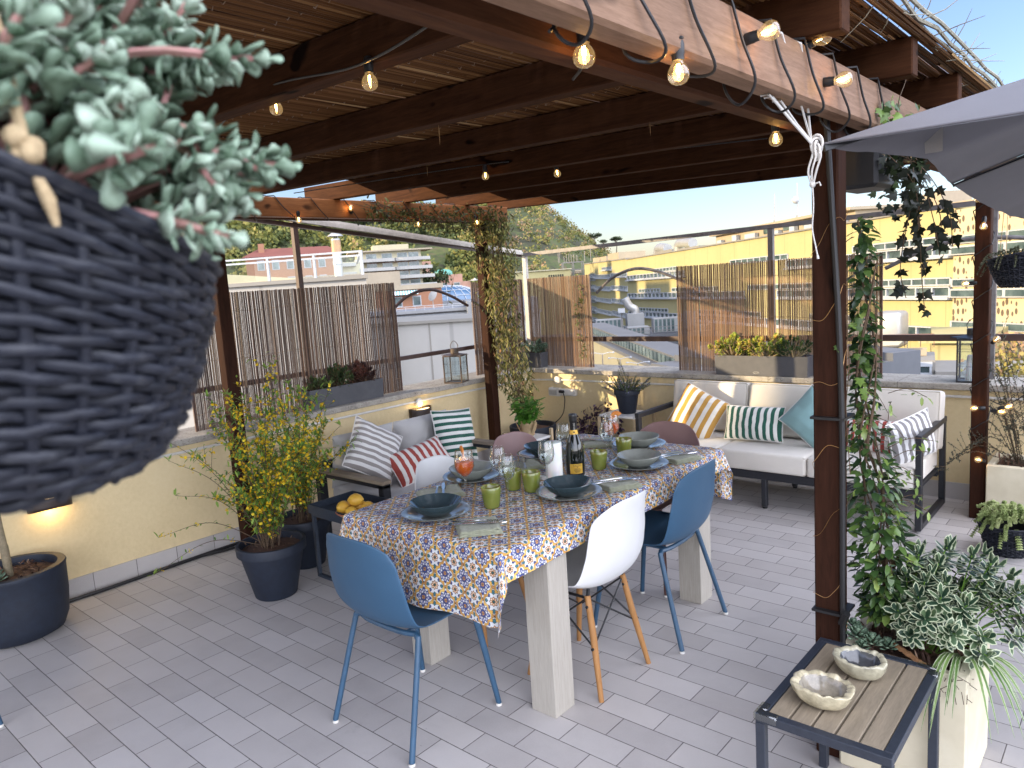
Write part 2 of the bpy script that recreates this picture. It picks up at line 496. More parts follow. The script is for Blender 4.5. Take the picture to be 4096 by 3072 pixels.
def wall_lamp(loc, label):
    t = thing('wall_lamp', label, 'lamp', loc)
    x, y, z = loc
    def body(u, v):
        a = -pi / 2 + pi * u
        return (x + .012 + .07 * max(0, cos(a)) ** .8, y + .112 * sin(a), z + (v - .5) * .085 * (1 - .28 * cos(a)))
    b = MB(); b.grid(body, 20, 4); b.box(x, x + .012, y - .112, y + .112, z - .042, z + .042)
    b.build('shade', plain('bronze metal', (.045, .03, .024), None, .45), t, mods=[('SOLIDIFY', dict(thickness=.003))])
    for s in (1, -1):
        b = MB(); n = 16
        vs = [(x + .014, y, z + s * .024)] + [(x + .012 + .06 * max(0, cos(-pi / 2 + pi * k / n)), y + .10 * sin(-pi / 2 + pi * k / n), z + s * .024) for k in range(n + 1)]
        b.add(vs, [(0, k + 1, k + 2) for k in range(n)])
        b.build('diffuser', M_['diff'], t, False)
    for s in (1, -1):
        l = bpy.data.lights.new('lamp_glow', 'POINT'); l.energy = .9; l.color = (1, .66, .25); l.shadow_soft_size = .02
        o = bpy.data.objects.new('lamp_glow', l); COL.objects.link(o); o.parent = t; o.location = (.05, 0, s * .05)
    return t
M_['diff'] = emit('warm lamp diffuser', (1., .68, .3), 6)
wall_lamp((-4.727, 4.12, .615), 'bronze up and down wall lamp lit above the grey sofa')
wall_lamp((-4.727, 1.30, .60), 'bronze wall lamp lighting the wall behind the big hanging basket')

b = MB(); b.tube(bez([(-4.67, 1.0, .012), (-4.665, 1.5, .012), (-4.69, 2.0, .012), (-4.705, 2.6, .012), (-4.70, 4.6, .012)]), .011, 8)
b.tube(bez([(-4.69, 2.1, .012), (-4.64, 2.3, .012), (-4.66, 2.5, .012), (-4.6, 2.65, .012)]), .008, 6)
tag(b.build('irrigation_hose', M_['cable']), 'black irrigation hose lying along the foot of the parapet wall', 'hose')

# ------------------------------------------------------------------ reed screens and railings
def reed_screen(label, axis, c, a0, a1, z0, z1, pitch=.0088, seed=1, skip=.05, wires=(.12, .5, .86), dens=None):
    rr = random.Random(seed); b = MB(); n = int((a1 - a0) / pitch)
    def pt(a, d, z): return (c + d, a, z) if axis == 'y' else (a, c + d, z)
    for i in range(n):
        a = a0 + (i + .5) * pitch + rr.uniform(-.0006, .0006)
        sk = skip if dens is None else dens((a - a0) / (a1 - a0))
        if rr.random() < sk: continue
        b.k = rr.random(); d = rr.uniform(-.002, .002); lean = rr.gauss(0, .0011); r = pitch * rr.uniform(.375, .435)
        top = z1 + rr.uniform(-.003, .003); zm = (z0 + z1) / 2
        b.tube([pt(a, d, z0), pt(a + lean * .6, d + rr.uniform(-.002, .002), zm), pt(a + lean, d, top)], r, 5, False)
    t = thing('reed_screen', label, 'screen', pt((a0 + a1) / 2, 0, z0), 'reed screens on the railing')
    b.build('reeds', M_['reed_v' if axis == 'y' else 'reed_s'], t)
    w = MB(); H = z1 - z0
    for f in wires:
        z = z0 + H * f
        w.tube([pt(a0 + (a1 - a0) * k / 40, .006 * (1 if k % 2 else -1), z + rr.uniform(-.004, .004) + .006 * sin(k * .4)) for k in range(41)], .0016, 4)
    w.build('binding_wire', M_['wire'], t)
    for a in (a0 + .006, a1 - .006):
        q = MB(); q.box(*((c - .006, c + .006, a - .006, a + .006) if axis == 'y' else (a - .006, a + .006, c - .006, c + .006)), z0, z1 - .004); q.build('edge_slat', M_['reed'], t, False)
    return t
m = Mat('brown reed by cane'); m.col(m.ramp(m.attr('rnd'), [(0, (.024, .011, .008)), (.5, (.062, .031, .021)), (1, (.125, .068, .043))])).set(rough=.5)
M_['reed_v'] = m.m
m = Mat('brown reed with painted sun'); m.col(m.ramp(m.attr('rnd'), [(0, (.08, .04, .024)), (.5, (.19, .105, .055)), (1, (.30, .18, .10))])).set(rough=.5); M_['reed_s'] = m.m  # brighter reed copy for the back screens, sunlight painted into the colour
reed_screen('wide brown reed screen behind the dark planter and yellow flowering shrub', 'y', -4.85, 2.25, 4.065, .803, 1.715, .0086, 1, .1, dens=lambda f: .012)
reed_screen('narrow brown reed screen left of the vine covered corner post', 'y', -4.85, 4.985, 5.72, .803, 1.675, .008, 2, .03)
reed_screen('half sunlit brown reed screen beside the vine in the corner', 'x', 5.75, -4.80, -4.04, .803, 1.675, .0077, 3, .006)
reed_screen('wide sunlit reed screen behind the jade plant trough and white sofa', 'x', 5.75, -3.14, -1.51, .803, 1.695, .0092, 4, .006)

def railing(label, loc):
    return thing('metal_railing', label, 'railing', loc)
def part(t, name, m, fn, smooth=False):
    b = MB(); fn(b); return b.build(name, m, t, smooth)
t = railing('brown metal railing with sloping awning bars above the left parapet', (-4.95, 3.3, .8))
for y, z1 in ((3.235, 2.27), (.6, 2.4)):
    part(t, 'post', M_['rail_metal'], lambda b: b.box(-4.972, -4.932, y - .02, y + .02, .80, z1))
for dx, dz in ((0, 0), (.07, .055), (.0, .10)):
    part(t, 'awning_bar', M_['rail_metal'] if dz == 0 else M_['pale_metal'], lambda b: b.bar((-4.95 + dx, .4, 2.50 + dz - .02), (-4.95 + dx * .2, 5.85, 1.912 + dz * .35), .035, .03))
part(t, 'mid_rail', M_['rail_metal'], lambda b: b.box(-4.965, -4.935, -1, 5.83, 1.045, 1.08))
part(t, 'arch', M_['rail_metal'], lambda b: b.tube(bez([(-4.95, 4.02, 1.42), (-4.95, 4.28, 1.585), (-4.95, 4.55, 1.635), (-4.95, 4.8, 1.57), (-4.95, 5.03, 1.46)], 8), .014, 8), True)
t = railing('grey metal railing with tall posts above the back parapet', (-2.35, 5.85, .8))
for x, m in ((-4.90, 'pale_metal'), (-2.355, 'grey_metal'), (-.858, 'grey_metal'), (1.2, 'grey_metal')):
    part(t, 'post', M_[m], lambda b: b.box(x - .02, x + .02, 5.83, 5.87, .80, 1.905 + (x + 4.9) * .015))
part(t, 'top_rail', M_['grey_metal'], lambda b: b.bar((-4.9, 5.85, 1.918), (2.5, 5.85, 2.03), .04, .034))
part(t, 'mid_rail', M_['rail_metal'], lambda b: b.bar((-4.92, 5.87, 1.055), (2.5, 5.87, 1.10), .03, .045))
part(t, 'arch', M_['grey_metal'], lambda b: b.tube(bez([(-4.04, 5.85, 1.50), (-3.86, 5.85, 1.63), (-3.62, 5.85, 1.70), (-3.38, 5.85, 1.665), (-3.12, 5.85, 1.56)], 8), .014, 8), True)
part(t, 'arch', M_['grey_metal'], lambda b: b.tube(bez([(-1.52, 5.85, 1.58), (-1.3, 5.85, 1.68), (-1.12, 5.85, 1.735), (-.86, 5.85, 1.745), (-.5, 5.85, 1.70)], 8), .014, 8), True)

# ------------------------------------------------------------------ pergola
PG = thing('pergola', 'brown timber pergola roofed with cane matting over the dining table', 'pergola', (-2.6, 2.4, 0))
def pbox(name, m, *a, bv=.005):
    b = MB(); b.box(*a, b=bv); return b.build(name, M_[m], PG, False)
for x0, x1, y0, y1, z1 in ((-.835, -.755, 2.394, 2.475, 2.20), (-.868, -.785, 5.24, 5.322, 2.20), (-4.60, -4.514, 2.340, 2.425, 2.32), (-4.60, -4.514, 4.82, 4.905, 2.32)):
    pbox('post', 'stain_z', x0, x1, y0, y1, 0, z1)
RY0, RY1 = -1.4, 5.52
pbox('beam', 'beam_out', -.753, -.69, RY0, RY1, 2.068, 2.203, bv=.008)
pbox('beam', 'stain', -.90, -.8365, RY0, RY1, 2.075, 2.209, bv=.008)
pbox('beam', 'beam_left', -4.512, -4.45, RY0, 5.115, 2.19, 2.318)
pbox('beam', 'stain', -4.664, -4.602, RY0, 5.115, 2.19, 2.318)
def rz(x): return 2.2135 + (-.75 - x) * .0284
for k in range(-3, 7):
    y = 1.27 + .66 * k
    b = MB(); x0, x1 = -4.80, -.60
    h = .112
    vs = []
    for yy in (y, y + .066):
        vs += [(x0, yy, rz(x0)), (x1, yy, rz(x1)), (x1, yy, rz(x1) + h), (x0, yy, rz(x0) + h)]
    b.add(vs, [(0, 1, 2, 3), (7, 6, 5, 4), (0, 4, 5, 1), (1, 5, 6, 2), (2, 6, 7, 3), (3, 7, 4, 0)])
    b.build('rafter', M_['stain_x'], PG, False, mods=[('BEVEL', dict(width=.004, segments=1))])
# cane matting: two loose layers of canes running along the beams
m = Mat('cane matting'); m.col(m.ramp(m.attr('rnd'), [(0, (.04, .016, .006)), (.45, (.14, .063, .022)), (.8, (.25, .13, .05)), (1, (.55, .36, .17))])).set(rough=.6, spec=.12).bump(m.noise(m.co(), 40, 3, .6, 0, (6, .4, 6)), .3, .003)
M_['cane'] = m.m
b = MB(); rr = random.Random(11)
xs = -4.28
for layer in range(2):
    x = -4.28
    while x < -.575:
        p = rr.uniform(.0095, .014) if layer == 0 else rr.uniform(.010, .016)
        x += p
        y = RY0
        z = rz(x) + .112 + .007 + layer * .011
        while y < 5.36:
            L = rr.uniform(1.4, 2.6); y1 = min(5.37 + rr.uniform(-.05, .05), y + L)
            b.k = min(1, max(0, rr.gauss(.42, .22)))
            dx = rr.uniform(-.006, .006); dx2 = rr.uniform(-.006, .006)
            n = max(2, int((y1 - y) / .5)); r = rr.uniform(.0042, .0062)
            b.tube([(x + dx + (dx2 - dx) * i / n + rr.uniform(-.002, .002), y + (y1 - y) * i / n, z + rr.uniform(-.002, .003) - (.010 * sin(pi * ((y + (y1 - y) * i / n - 1.3) / .66 % 1)) if x > -1.0 else 0)) for i in range(n + 1)], [r] + [r] * (n - 1) + [r * .8], 5, False)
            y = y1 - .02
b.build('cane_mat', M_['cane'], PG)
b = MB()
for y in [1.27 + .66 * k + .033 + d for k in range(-3, 7) for d in (.16, .33, .5)]:
    if y > 5.3: continue
    b.tube([(x_, y + rr.uniform(-.008, .008), rz(x_) + .112 + (-.001 if i % 2 else .022)) for i, x_ in enumerate([-4.28 + .028 * i for i in range(133)])], .0013, 3, False)
b.build('mat_binding', M_['wire'], PG)
b = MB()
for i in range(170):      # frayed cane ends and dry tendrils on the free edge of the matting
    y = rr.uniform(-.5, 5.35); x = -.585 + rr.uniform(-.02, .02); z = rz(x) + .13
    b.k = rr.uniform(.3, 1)
    d = V3((rr.uniform(-.3, .6), rr.uniform(-1, 1), rr.uniform(-.2, .5))).normalized() * rr.uniform(.03, .16)
    b.tube([(x, y, z), V3((x, y, z)) + d * .5 + rv(.012), V3((x, y, z)) + d], [.0022, .0016, .0008], 4, False)
for i in range(3):
    b.k = .9
    b.tube([(-.575 + .012 * i + rr.uniform(-.006, .006), -1.3 + .2 * j, rz(-.58) + .128 + .010 * i + rr.uniform(-.008, .008)) for j in range(34)], .0065, 6)
b.build('frayed_edge', M_['cane_edge'] if 'cane_edge' in M_ else plain('weathered cane edge', (.38, .36, .28), (.20, .18, .13), .8, 60), PG)

# dry cane leaf hanging and thin wires on the near post
for q_, l_, w_ in (((-1.98, 1.93, 2.24), .075, .006), ((-1.5, 2.58, 2.235), .055, .003), ((-2.75, 2.58, 2.262), .06, .003)):
    b = MB(); b.k = .9; b.leaf(q_, (.04, 0, -1), (0, 1, 0), l_, w_, .2, .05); b.build('dry_leaf', M_['cane'], PG)
t = thing('fairy_light_wire', 'thin copper fairy light wire wound round the near pergola post', 'wire', (-.80, 2.43, 1.0))
b = MB(); pts = []
for i in range(220):
    a = i / 220 * 2 * pi * 6.5; q = max(abs(cos(a)), abs(sin(a)))
    pts.append((-.795 + .0435 * cos(a) / q, 2.4345 + .0435 * sin(a) / q, .42 + 1.5 * i / 220 + .025 * sin(a * 2 + i * .05)))
b.tube(pts, .0009, 3); b.build('wire', plain('copper wire', (.45, .25, .10), None, .35, metal=.6), t)
t = thing('drip_pipe', 'black irrigation pipe strapped down the near pergola post', 'pipe', (-.74, 2.38, .4))
b = MB(); b.tube(bez([(-.78, 2.37, 2.10), (-.775, 2.378, 1.95), (-.752, 2.382, 1.5), (-.742, 2.384, 1.1), (-.742, 2.384, .60), (-.742, 2.385, .30)], 10), .009, 8); b.build('pipe', M_['cable'], t)
b = MB(); b.tube([(-.742, 2.372, .50), (-.722, 2.36, .545)], .012, 8); b.build('end_plug', M_['cable'], t)
for z in (1.17, .52): b = MB(); b.box(-.838, -.732, 2.373, 2.479, z, z + .008); b.build('cable_tie', M_['cable'], t, False)
# ------------------------------------------------------------------ dining table
TX0, TX1, TY0, TY1, TZ = -2.55, -1.69, 1.785, 3.475, .745
M_['table_wood'] = wood('pale grey oak', (.47, .435, .375), (.33, .30, .255), 2, .55, 16, False, .12, 34)
M_['table_top'] = wood('pale grey oak top', (.47, .435, .375), (.33, .30, .255), 1, .55, 16, False, .12, 34)
t = thing('dining_table', 'pale oak dining table with thick square legs under the patterned cloth', 'table', (-2.12, 2.63, 0))
b = MB(); b.box(TX0, TX1, TY0, TY1, .70, TZ - .004, .003); b.build('tabletop', M_['table_top'], t, False)
for x in (-2.5, -1.80):
    for y in (2.025, 3.217):
        b = MB(); b.box(x, x + .12, y, y + .12, 0, .698, .002); b.build('leg', M_['table_wood'], t, False)
b = MB()
for y in (2.03, 3.30): b.box(-2.38, -1.80, y, y + .03, .62, .698)
for x in (-2.49, -1.73): b.box(x, x + .03, 2.145, 3.217, .62, .698)
b.build('apron', M_['table_wood'], t, False)

def majolica():
    m = Mat('majolica tablecloth'); u = m.xyz(m.co('UV')); C = .096
    x = u[0] / C; y = u[1] / (C * 1.1)
    w = m.noise(m.co('UV'), 60, 2) - .5; w2 = m.noise(m.co('UV'), 75, 2, .5, 0, (1.3, 1, 1)) - .5
    x = x + w * .05; y = y + w2 * .05
    fx = (x + .5).fr() - .5; fy = (y + .5).fr() - .5; gx = x.fr() - .5; gy = y.fr() - .5
    def pol(a, b): return (a * a + b * b).pw(.5), b.at2(a)
    r, th = pol(fx, fy); q, ph = pol(gx, gy)
    ax = fx.abs(); ay = fy.abs()
    s = ax - ay
    wave = (s * (2 * pi * 3)).sin() * .042
    d = (ax + ay - .5 + wave).abs()
    knob = ((s.abs() - .24).abs() < .055) * .025
    col = m.ramp(m.noise(m.co('UV'), 30, 3), [(.3, (.63, .64, .65)), (.7, (.77, .775, .78))])
    shade = m.noise(m.co('UV'), 160, 3)
    blue = m.ramp(shade, [(.3, (.022, .04, .15)), (.55, (.04, .075, .27)), (.75, (.15, .22, .48))])
    teal = m.ramp(shade, [(.3, (.015, .08, .12)), (.7, (.06, .25, .30))])
    ora = m.ramp(shade, [(.3, (.42, .17, .05)), (.7, (.62, .34, .13))])
    yel = m.ramp(m.noise(m.co('UV'), 26, 2), [(.35, (.48, .21, .045)), (.55, (.74, .44, .09)), (.75, (.86, .60, .17))])
    dark = (.045, .03, .03)
    # small blue buds beside the scrolls
    bud = (((gx.abs() - .20) * (gx.abs() - .20) + (gy.abs() - .20) * (gy.abs() - .20)).pw(.5))
    col = m.mix(bud < .068, col, dark); col = m.mix(bud < .052, col, blue)
    # teal leaves pointing from the medallions
    mxg = gx.abs().mx(gy.abs()); mng = gx.abs().mn(gy.abs())
    lf = (mxg - .325).abs() / .105 + mng / (.075 + (mng * 0) ) + ((mxg * 60).sin() * .12)
    col = m.mix(lf < 1.06, col, dark); col = m.mix(lf < .84, col, teal)
    # blue flower with eight petals
    c8 = (th * 8).cos() * .5 + .5
    pet = c8 - ((r - .245).abs() / .115)
    col = m.mix((pet > -.08) * (r > .1), col, dark); col = m.mix((pet > .04) * (r > .1), col, blue)
    col = m.mix((pet > .48) * (r > .15) * (r < .27), col, m.mix(shade, (.55, .60, .78), (.30, .22, .22)))
    rim = r + c8 * .016
    col = m.mix(rim < .155, col, dark); col = m.mix(rim < .135, col, blue); col = m.mix(r < .082, col, dark); col = m.mix(r < .074, col, ora)
    col = m.mix((r < .07) * (fx.abs().mn(fy.abs()) < .008), col, dark)
    # brown star medallion with white dots
    k8 = (ph * 8).cos() * .5 + .5
    st = q - k8 * .045
    col = m.mix(st < .134, col, dark); col = m.mix(st < .116, col, ora)
    dot = (k8 > .72) * ((q - .10).abs() < .022)
    col = m.mix(dot, col, (.8, .78, .74)); col = m.mix(q < .056, col, (.02, .05, .045)); col = m.mix((q < .04) * ((ph * 4).cos() > .6), col, teal)
    # yellow scroll lattice
    col = m.mix(d < (.072 + knob), col, dark); col = m.mix(d < (.055 + knob), col, yel)
    nd = ((ax + ay - .5).abs() + (.5 - s.abs()).abs())
    col = m.mix(nd < .12, col, dark); col = m.mix((nd < .10) * ((x * 40).sin() * (y * 40).sin() > -.35), col, ora)
    m.col(col).set(rough=.42, spec=.45)
    m.bump(m.noise(m.co('UV'), 7, 4) * 2.2 + shade * .1, .18, .008); return m.m
M_['cloth'] = majolica()
def cloth():
    cx, cy = (TX0 + TX1) / 2, (TY0 + TY1) / 2; a, bb = (TX1 - TX0) / 2 + .002, (TY1 - TY0) / 2 + .002
    ox, oy = .118, .285
    def cl(v, e, o, n):   # dense sampling around the folds
        return v
    xsmp = [-a - ox + ox * i / 9 for i in range(9)] + [-a + 2 * a * i / 26 for i in range(27)] + [a + ox * (i + 1) / 9 for i in range(9)]
    ysmp = [-bb - oy + oy * i / 18 for i in range(18)] + [-bb + 2 * bb * i / 48 for i in range(49)] + [bb + oy * (i + 1) / 18 for i in range(18)]
    vs = []; uv = []
    for Y in ysmp:
        for X_ in xsmp:
            dx = max(0, abs(X_) - a); dy = max(0, abs(Y) - bb); sx = 1 if X_ > 0 else -1; sy = 1 if Y > 0 else -1
            px = min(abs(X_), a) * sx; py = min(abs(Y), bb) * sy
            r = hypot(dx, dy)
            nz = noise.noise(V3((X_ * 4, Y * 4, 3.1)))
            z = TZ + .003 + nz * .0015
            if r > 0:
                rad = .016; arc = rad * pi / 2
                if r < arc: h = rad * sin(r / rad); dn = rad * (1 - cos(r / rad))
                else: h = rad; dn = rad + (r - arc)
                ang = atan2(dy, dx)
                per = Y if dx >= dy else X_
                corner = min(dx / ox, dy / oy)
                f = dn * .10 + dn * .16 * noise.noise(V3((X_ * 5.5 if dy > dx else 2, Y * 5.5 if dx >= dy else 7, .4)))
                if dx > 0 and dy > 0: f += .10 * dn * (sin(ang * 4 - .8)) + .05 * corner
                px += sx * cos(ang) * (h + f); py += sy * sin(ang) * (h + f); z -= dn * .985
            vs.append((cx + px, cy + py, z)); uv.append((X_ + .021, Y + .033))
    n = len(xsmp); fs = [(j * n + i, j * n + i + 1, (j + 1) * n + i + 1, (j + 1) * n + i) for j in range(len(ysmp) - 1) for i in range(n - 1)]
    b = MB(); b.add(vs, fs, uv)
    o = b.build('tablecloth', M_['cloth'], None, True, 180)
    tag(o, 'blue, yellow and orange majolica patterned cloth draped over the dining table', 'tablecloth')
    # frayed threads on the near corner
cloth()

# ------------------------------------------------------------------ chairs (origin on floor under the seat, facing +y)
def shell(prof, wid, cup, topdrop, nu=14, nv=26):
    """one curved seat and back sheet swept along a side profile"""
    P = bez([(0, y, z) for y, z in prof], 8); Wd = [w for w in wid]
    N = len(P) - 1
    def at(v):
        f = v * N; i = min(N - 1, int(f)); t = f - i; return P[i].lerp(P[i + 1], t)
    def wv(v):
        f = v * (len(Wd) - 1); i = min(len(Wd) - 2, int(f)); t = f - i; t = t * t * (3 - 2 * t); return Wd[i] * (1 - t) + Wd[i + 1] * t
    def fn(u, v):
        s = u * 2 - 1; p = at(v); w = wv(v)
        e = at(min(1, v + .02)) - at(max(0, v - .02)); e.normalize()
        nrm = V3((0, -e.z, e.y))          # points up on the seat, forward on the back
        if nrm.z < -.2: nrm = -nrm
        nrm = V3((0, e.z, -e.y)); 
        c = cup[0] + (cup[1] - cup[0]) * v
        q = p + nrm * (abs(s) ** 2.4 * c)
        x = w * s
        k = max(0, (v - .80) / .20)
        q.z -= topdrop * k * k * abs(s) ** 3.2
        k2 = max(0, (.10 - v) / .10)
        q.y -= .04 * k2 * abs(s) ** 3
        return (x, q.y, q.z)
    return fn
def shell_mat(name, c):
    m = Mat(name); n = m.noise(m.co(), 500, 2); l = m.noise(m.co(), 6, 3)
    m.col(m.ramp(l, [(.3, tuple(v * .93 for v in c)), (.7, c)])).set(rough=.46, spec=.42).bump(n, .05, .001); return m.m
PROF = [(.225, .437), (.17, .452), (.06, .446), (-.08, .440), (-.155, .455), (-.20, .50), (-.232, .60), (-.252, .71), (-.27, .815)]
WID = [.195, .215, .222, .225, .228, .228, .222, .205, .178]
def blue_chair(label, c, legc, kind):
    t = thing('shell_chair', label, 'chair')
    b = MB(); b.grid(shell(PROF, WID, (.012, .055), .06), 18, 34)
    b.build('shell', shell_mat('moulded plastic ' + kind, c), t, True, 180, [('SOLIDIFY', dict(thickness=.007, offset=0)), ('SUBSURF', dict(levels=1, render_levels=1))])
    lm = plain('painted steel ' + kind, legc, None, .38, 20)
    b = MB()
    for s in (-1, 1):
        b.tube(bez([(s * .155, .15, .425), (s * .17, .16, .412), (s * .185, .172, .37), (s * .225, .228, .012)], 8), .0105, 10, False)
    b.tube([(-.155, .15, .425), (.155, .15, .425)], .009, 8); b.tube(bez([(-.165, -.11, .425), (-.08, -.128, .424), (.08, -.128, .424), (.165, -.11, .425)], 6), .0105, 8)
    b.tube([(-.12, .15, .425), (-.12, -.12, .424)], .009, 8); b.tube([(.12, .15, .425), (.12, -.12, .424)], .009, 8)
    b.build('frame', lm, t)
    for s in (-1, 1):
        for y0, y1 in ((.16, .228), (-.115, -.232)):
            b = MB(); b.tube(bez([(s * .160, y0 * .95, .4255), (s * .176, y0 * 1.02, .418), (s * .186, y0 * 1.1, .385), (s * .226, y1, .010)], 8), .0112, 10)
            lg = b.build('leg', lm, t)
            b = MB(); b.lathe([(.0105, 0), (.0125, .002), (.0125, .012)], (s * .226, y1, 0), 12, cap0=True); b.build('glide', M_['white_plastic'], lg)
    return t
def eames(label, c, kind):
    t = thing('shell_chair', label, 'chair')
    prof = [(.215, .428), (.16, .452), (.05, .436), (-.07, .425), (-.155, .445), (-.205, .51), (-.235, .61), (-.25, .71), (-.275, .815)]
    wid = [.20, .225, .232, .232, .234, .226, .21, .196, .165]
    b = MB(); b.grid(shell(prof, wid, (.035, .075), .075), 18, 34)
    b.build('shell', shell_mat('moulded plastic ' + kind, c), t, True, 180, [('SOLIDIFY', dict(thickness=.006, offset=0)), ('SUBSURF', dict(levels=1, render_levels=1))])
    b = MB()
    for s in (-1, 1):
        b.tube([(s * .13, .115, .395), (s * .13, -.105, .395)], .006, 6)
        for q, y in ((1, .115), (-1, -.105)):
            b.tube([(s * .13, y, .395), (-s * .152, y + q * .035, .20)], .0042, 6)     # side to side cross
            b.tube([(s * .13, y, .395), (s * .155, -y * .9 - q * .04, .205)], .0042, 6)
            b.tube([(s * .12, y, .43), (s * .13, y, .385)], .008, 6)
    b.build('strut', M_['cable'], t)
    for s in (-1, 1):
        for y0, y1 in ((.115, .185), (-.105, -.185)):
            b = MB(); b.tube([(s * .128, y0, .405), (s * .145, (y0 * .6 + y1 * .4), .24), (s * .18, y1, .0)], [.0125, .0145, .0105], 12)
            lg = b.build('leg', M_['wooden_leg'], t)
            b = MB()
            for f in (.1, .5):
                p = V3((s * .128, y0, .405)).lerp(V3((s * .18, y1, 0)), f)
                b.tube([p + V3((-.0155 * s, 0, 0)), p + V3((.0165 * s, 0, .0))], .006, 8)
            b.build('bolt', M_['cable'], lg)
    return t
BL = (.034, .092, .165)
c1 = blue_chair('blue shell chair with blue steel legs at the near end of the table', BL, (.034, .088, .155), 'blue')
c1.location = (-2.152, 1.742, 0)
c2 = dup(c1, (-1.765, 2.957, 0), pi / 2 + .02, 'blue shell chair at the far right side of the table beside the white chair', 'blue shell chairs')
c1['group'] = 'blue shell chairs'
c7 = dup(c1, (-3.737, .444, 0), 0, 'dark blue chair at the left picture edge, only a leg in view', 'blue shell chairs')
w1 = eames('white bucket chair with beech legs and black struts on the right side of the table', (.70, .70, .69), 'white')
w1['group'] = 'white bucket chairs'; w1.location = (-1.79, 2.40, 0); w1.rotation_euler = (0, 0, pi / 2)
dup(w1, (-2.49, 2.46, 0), -pi / 2 + .05, 'white bucket chair on the sofa side of the table', 'white bucket chairs')
m1 = blue_chair('mauve shell chair on the left of the table before the basil', (.27, .165, .155), (.10, .04, .03), 'mauve')
m1.location = (-2.51, 3.06, 0); m1.rotation_euler = (0, 0, -pi / 2); m1['group'] = 'mauve shell chairs'
dup(m1, (-2.09, 3.44, 0), pi - .03, 'brownish mauve shell chair at the far end of the table before the mustard cushion', 'mauve shell chairs')

# ------------------------------------------------------------------ cushions
def pillow_mesh(w, h, th, mats, pipe, name='cover', parent=None, M=None, seed=0, sag=.05):
    rr = random.Random(seed); o1 = rr.uniform(0, 50)
    def side(sg):
        def fn(u, v):
            s = u * 2 - 1; q = v * 2 - 1
            e = max(0, (1 - abs(s) ** 2.6)) * max(0, (1 - abs(q) ** 2.6))
            z = sg * (th * e ** .5 + .010 * e ** .25)
            z += sg * (.014 * noise.noise(V3((s * 2.4, q * 2.4, o1))) + .006 * noise.noise(V3((s * 6, q * 6, o1 + 9)))) * (e ** .4)
            pin = 1 - sag * (1 - abs(q) ** 2) * abs(s) ** 2
            pin2 = 1 - sag * (1 - abs(s) ** 2) * abs(q) ** 2
            return (s * w / 2 * pin, q * h / 2 * pin2, z)
        return fn
    b = MB(); b.M = M
    b.mi = 0; b.grid(side(1), 22, 22); b.mi = 1; b.grid(side(-1), 22, 22, flip=True)
    o = b.build(name, mats, parent, True, 180)
    p = MB(); p.M = M; fn = side(1); n = 22
    loop = [fn(i / n, 0) for i in range(n)] + [fn(1, i / n) for i in range(n)] + [fn(1 - i / n, 1) for i in range(n)] + [fn(0, 1 - i / n) for i in range(n)]
    p.ring([(x, y, 0) for x, y, z in loop], .0042, 6); p.build('piping', pipe, o)
    return o
def cushion(label, loc, ex, ey, w, h, th, front, back, pipe, seed, sag=.05, group='striped cushions'):
    """ex: direction of the cushion's width, ey: of its height"""
    ex = V3(ex).normalized(); ey = V3(ey); ey = (ey - ex * ey.dot(ex)).normalized(); ez = ex.cross(ey)
    t = thing('cushion', label, 'cushion', loc, group)
    M = Matrix((ex, ey, ez)).transposed().to_4x4(); M.translation = V3(loc)
    pillow_mesh(w, h, th, [front, back], pipe, 'cover', t, M, seed, sag)
    return t
WHT = (.74, .72, .68)
S_ = dict(grey=stripes('grey and white stripes', (.74, .73, .71), (.30, .275, .26), 8.5, 1), red=stripes('red and white stripes', (.74, .71, .67), (.36, .06, .045), 8.5, 0),
          green=stripes('green and white stripes', (.72, .72, .68), (.015, .095, .065), 8.5, 1), must=stripes('mustard and white stripes', (.76, .72, .64), (.50, .27, .055), 5.5, 0),
          green2=stripes('green and white upright stripes', (.72, .72, .68), (.015, .095, .065), 8.5, 0), grey2=stripes('grey and white stripes close', (.72, .72, .72), (.22, .21, .21), 7.5, 0))
dk = fabric('dark green canvas', (.015, .06, .045)); rd = fabric('red canvas', (.30, .05, .04)); gy = fabric('grey canvas', (.36, .35, .34)); mu = fabric('mustard canvas', (.46, .25, .06)); aq = fabric('aqua canvas', (.23, .39, .40))

# grey sofa by the left wall (faces +x)
SG = thing('sofa', 'dark framed two seat sofa with grey cushions against the left parapet wall', 'sofa', (-3.82, 3.3, 0))
def sbox(root, name, m, *a, bv=.004, seg=1, **k):
    b = MB(); b.box(*a, b=bv, seg=seg); return b.build(name, m, root, bv > .01, **k)
ARMT = wood('grey weathered teak', (.36, .29, .21), (.20, .16, .12), 0, .7, 14, False, .2)
for y in (2.70, 3.80):
    for x in (-4.19, -3.53): sbox(SG, 'leg', M_['black_metal'], x, x + .05, y, y + .06, 0, .497)
    sbox(SG, 'arm_bar', M_['black_metal'], -4.19, -3.48, y, y + .06, .475, .499)
    sbox(SG, 'armrest', ARMT, -4.20, -3.475, y - .005, y + .065, .50, .525)
sbox(SG, 'seat_frame', M_['black_metal'], -4.17, -3.50, 2.76, 3.80, .20, .265)
sbox(SG, 'back_frame', M_['black_metal'], -4.19, -4.15, 2.76, 3.80, .50, .56)
sbox(SG, 'seat_cushion', M_['grey_fabric'], -4.12, -3.485, 2.765, 3.795, .268, .395, bv=.035, seg=4)
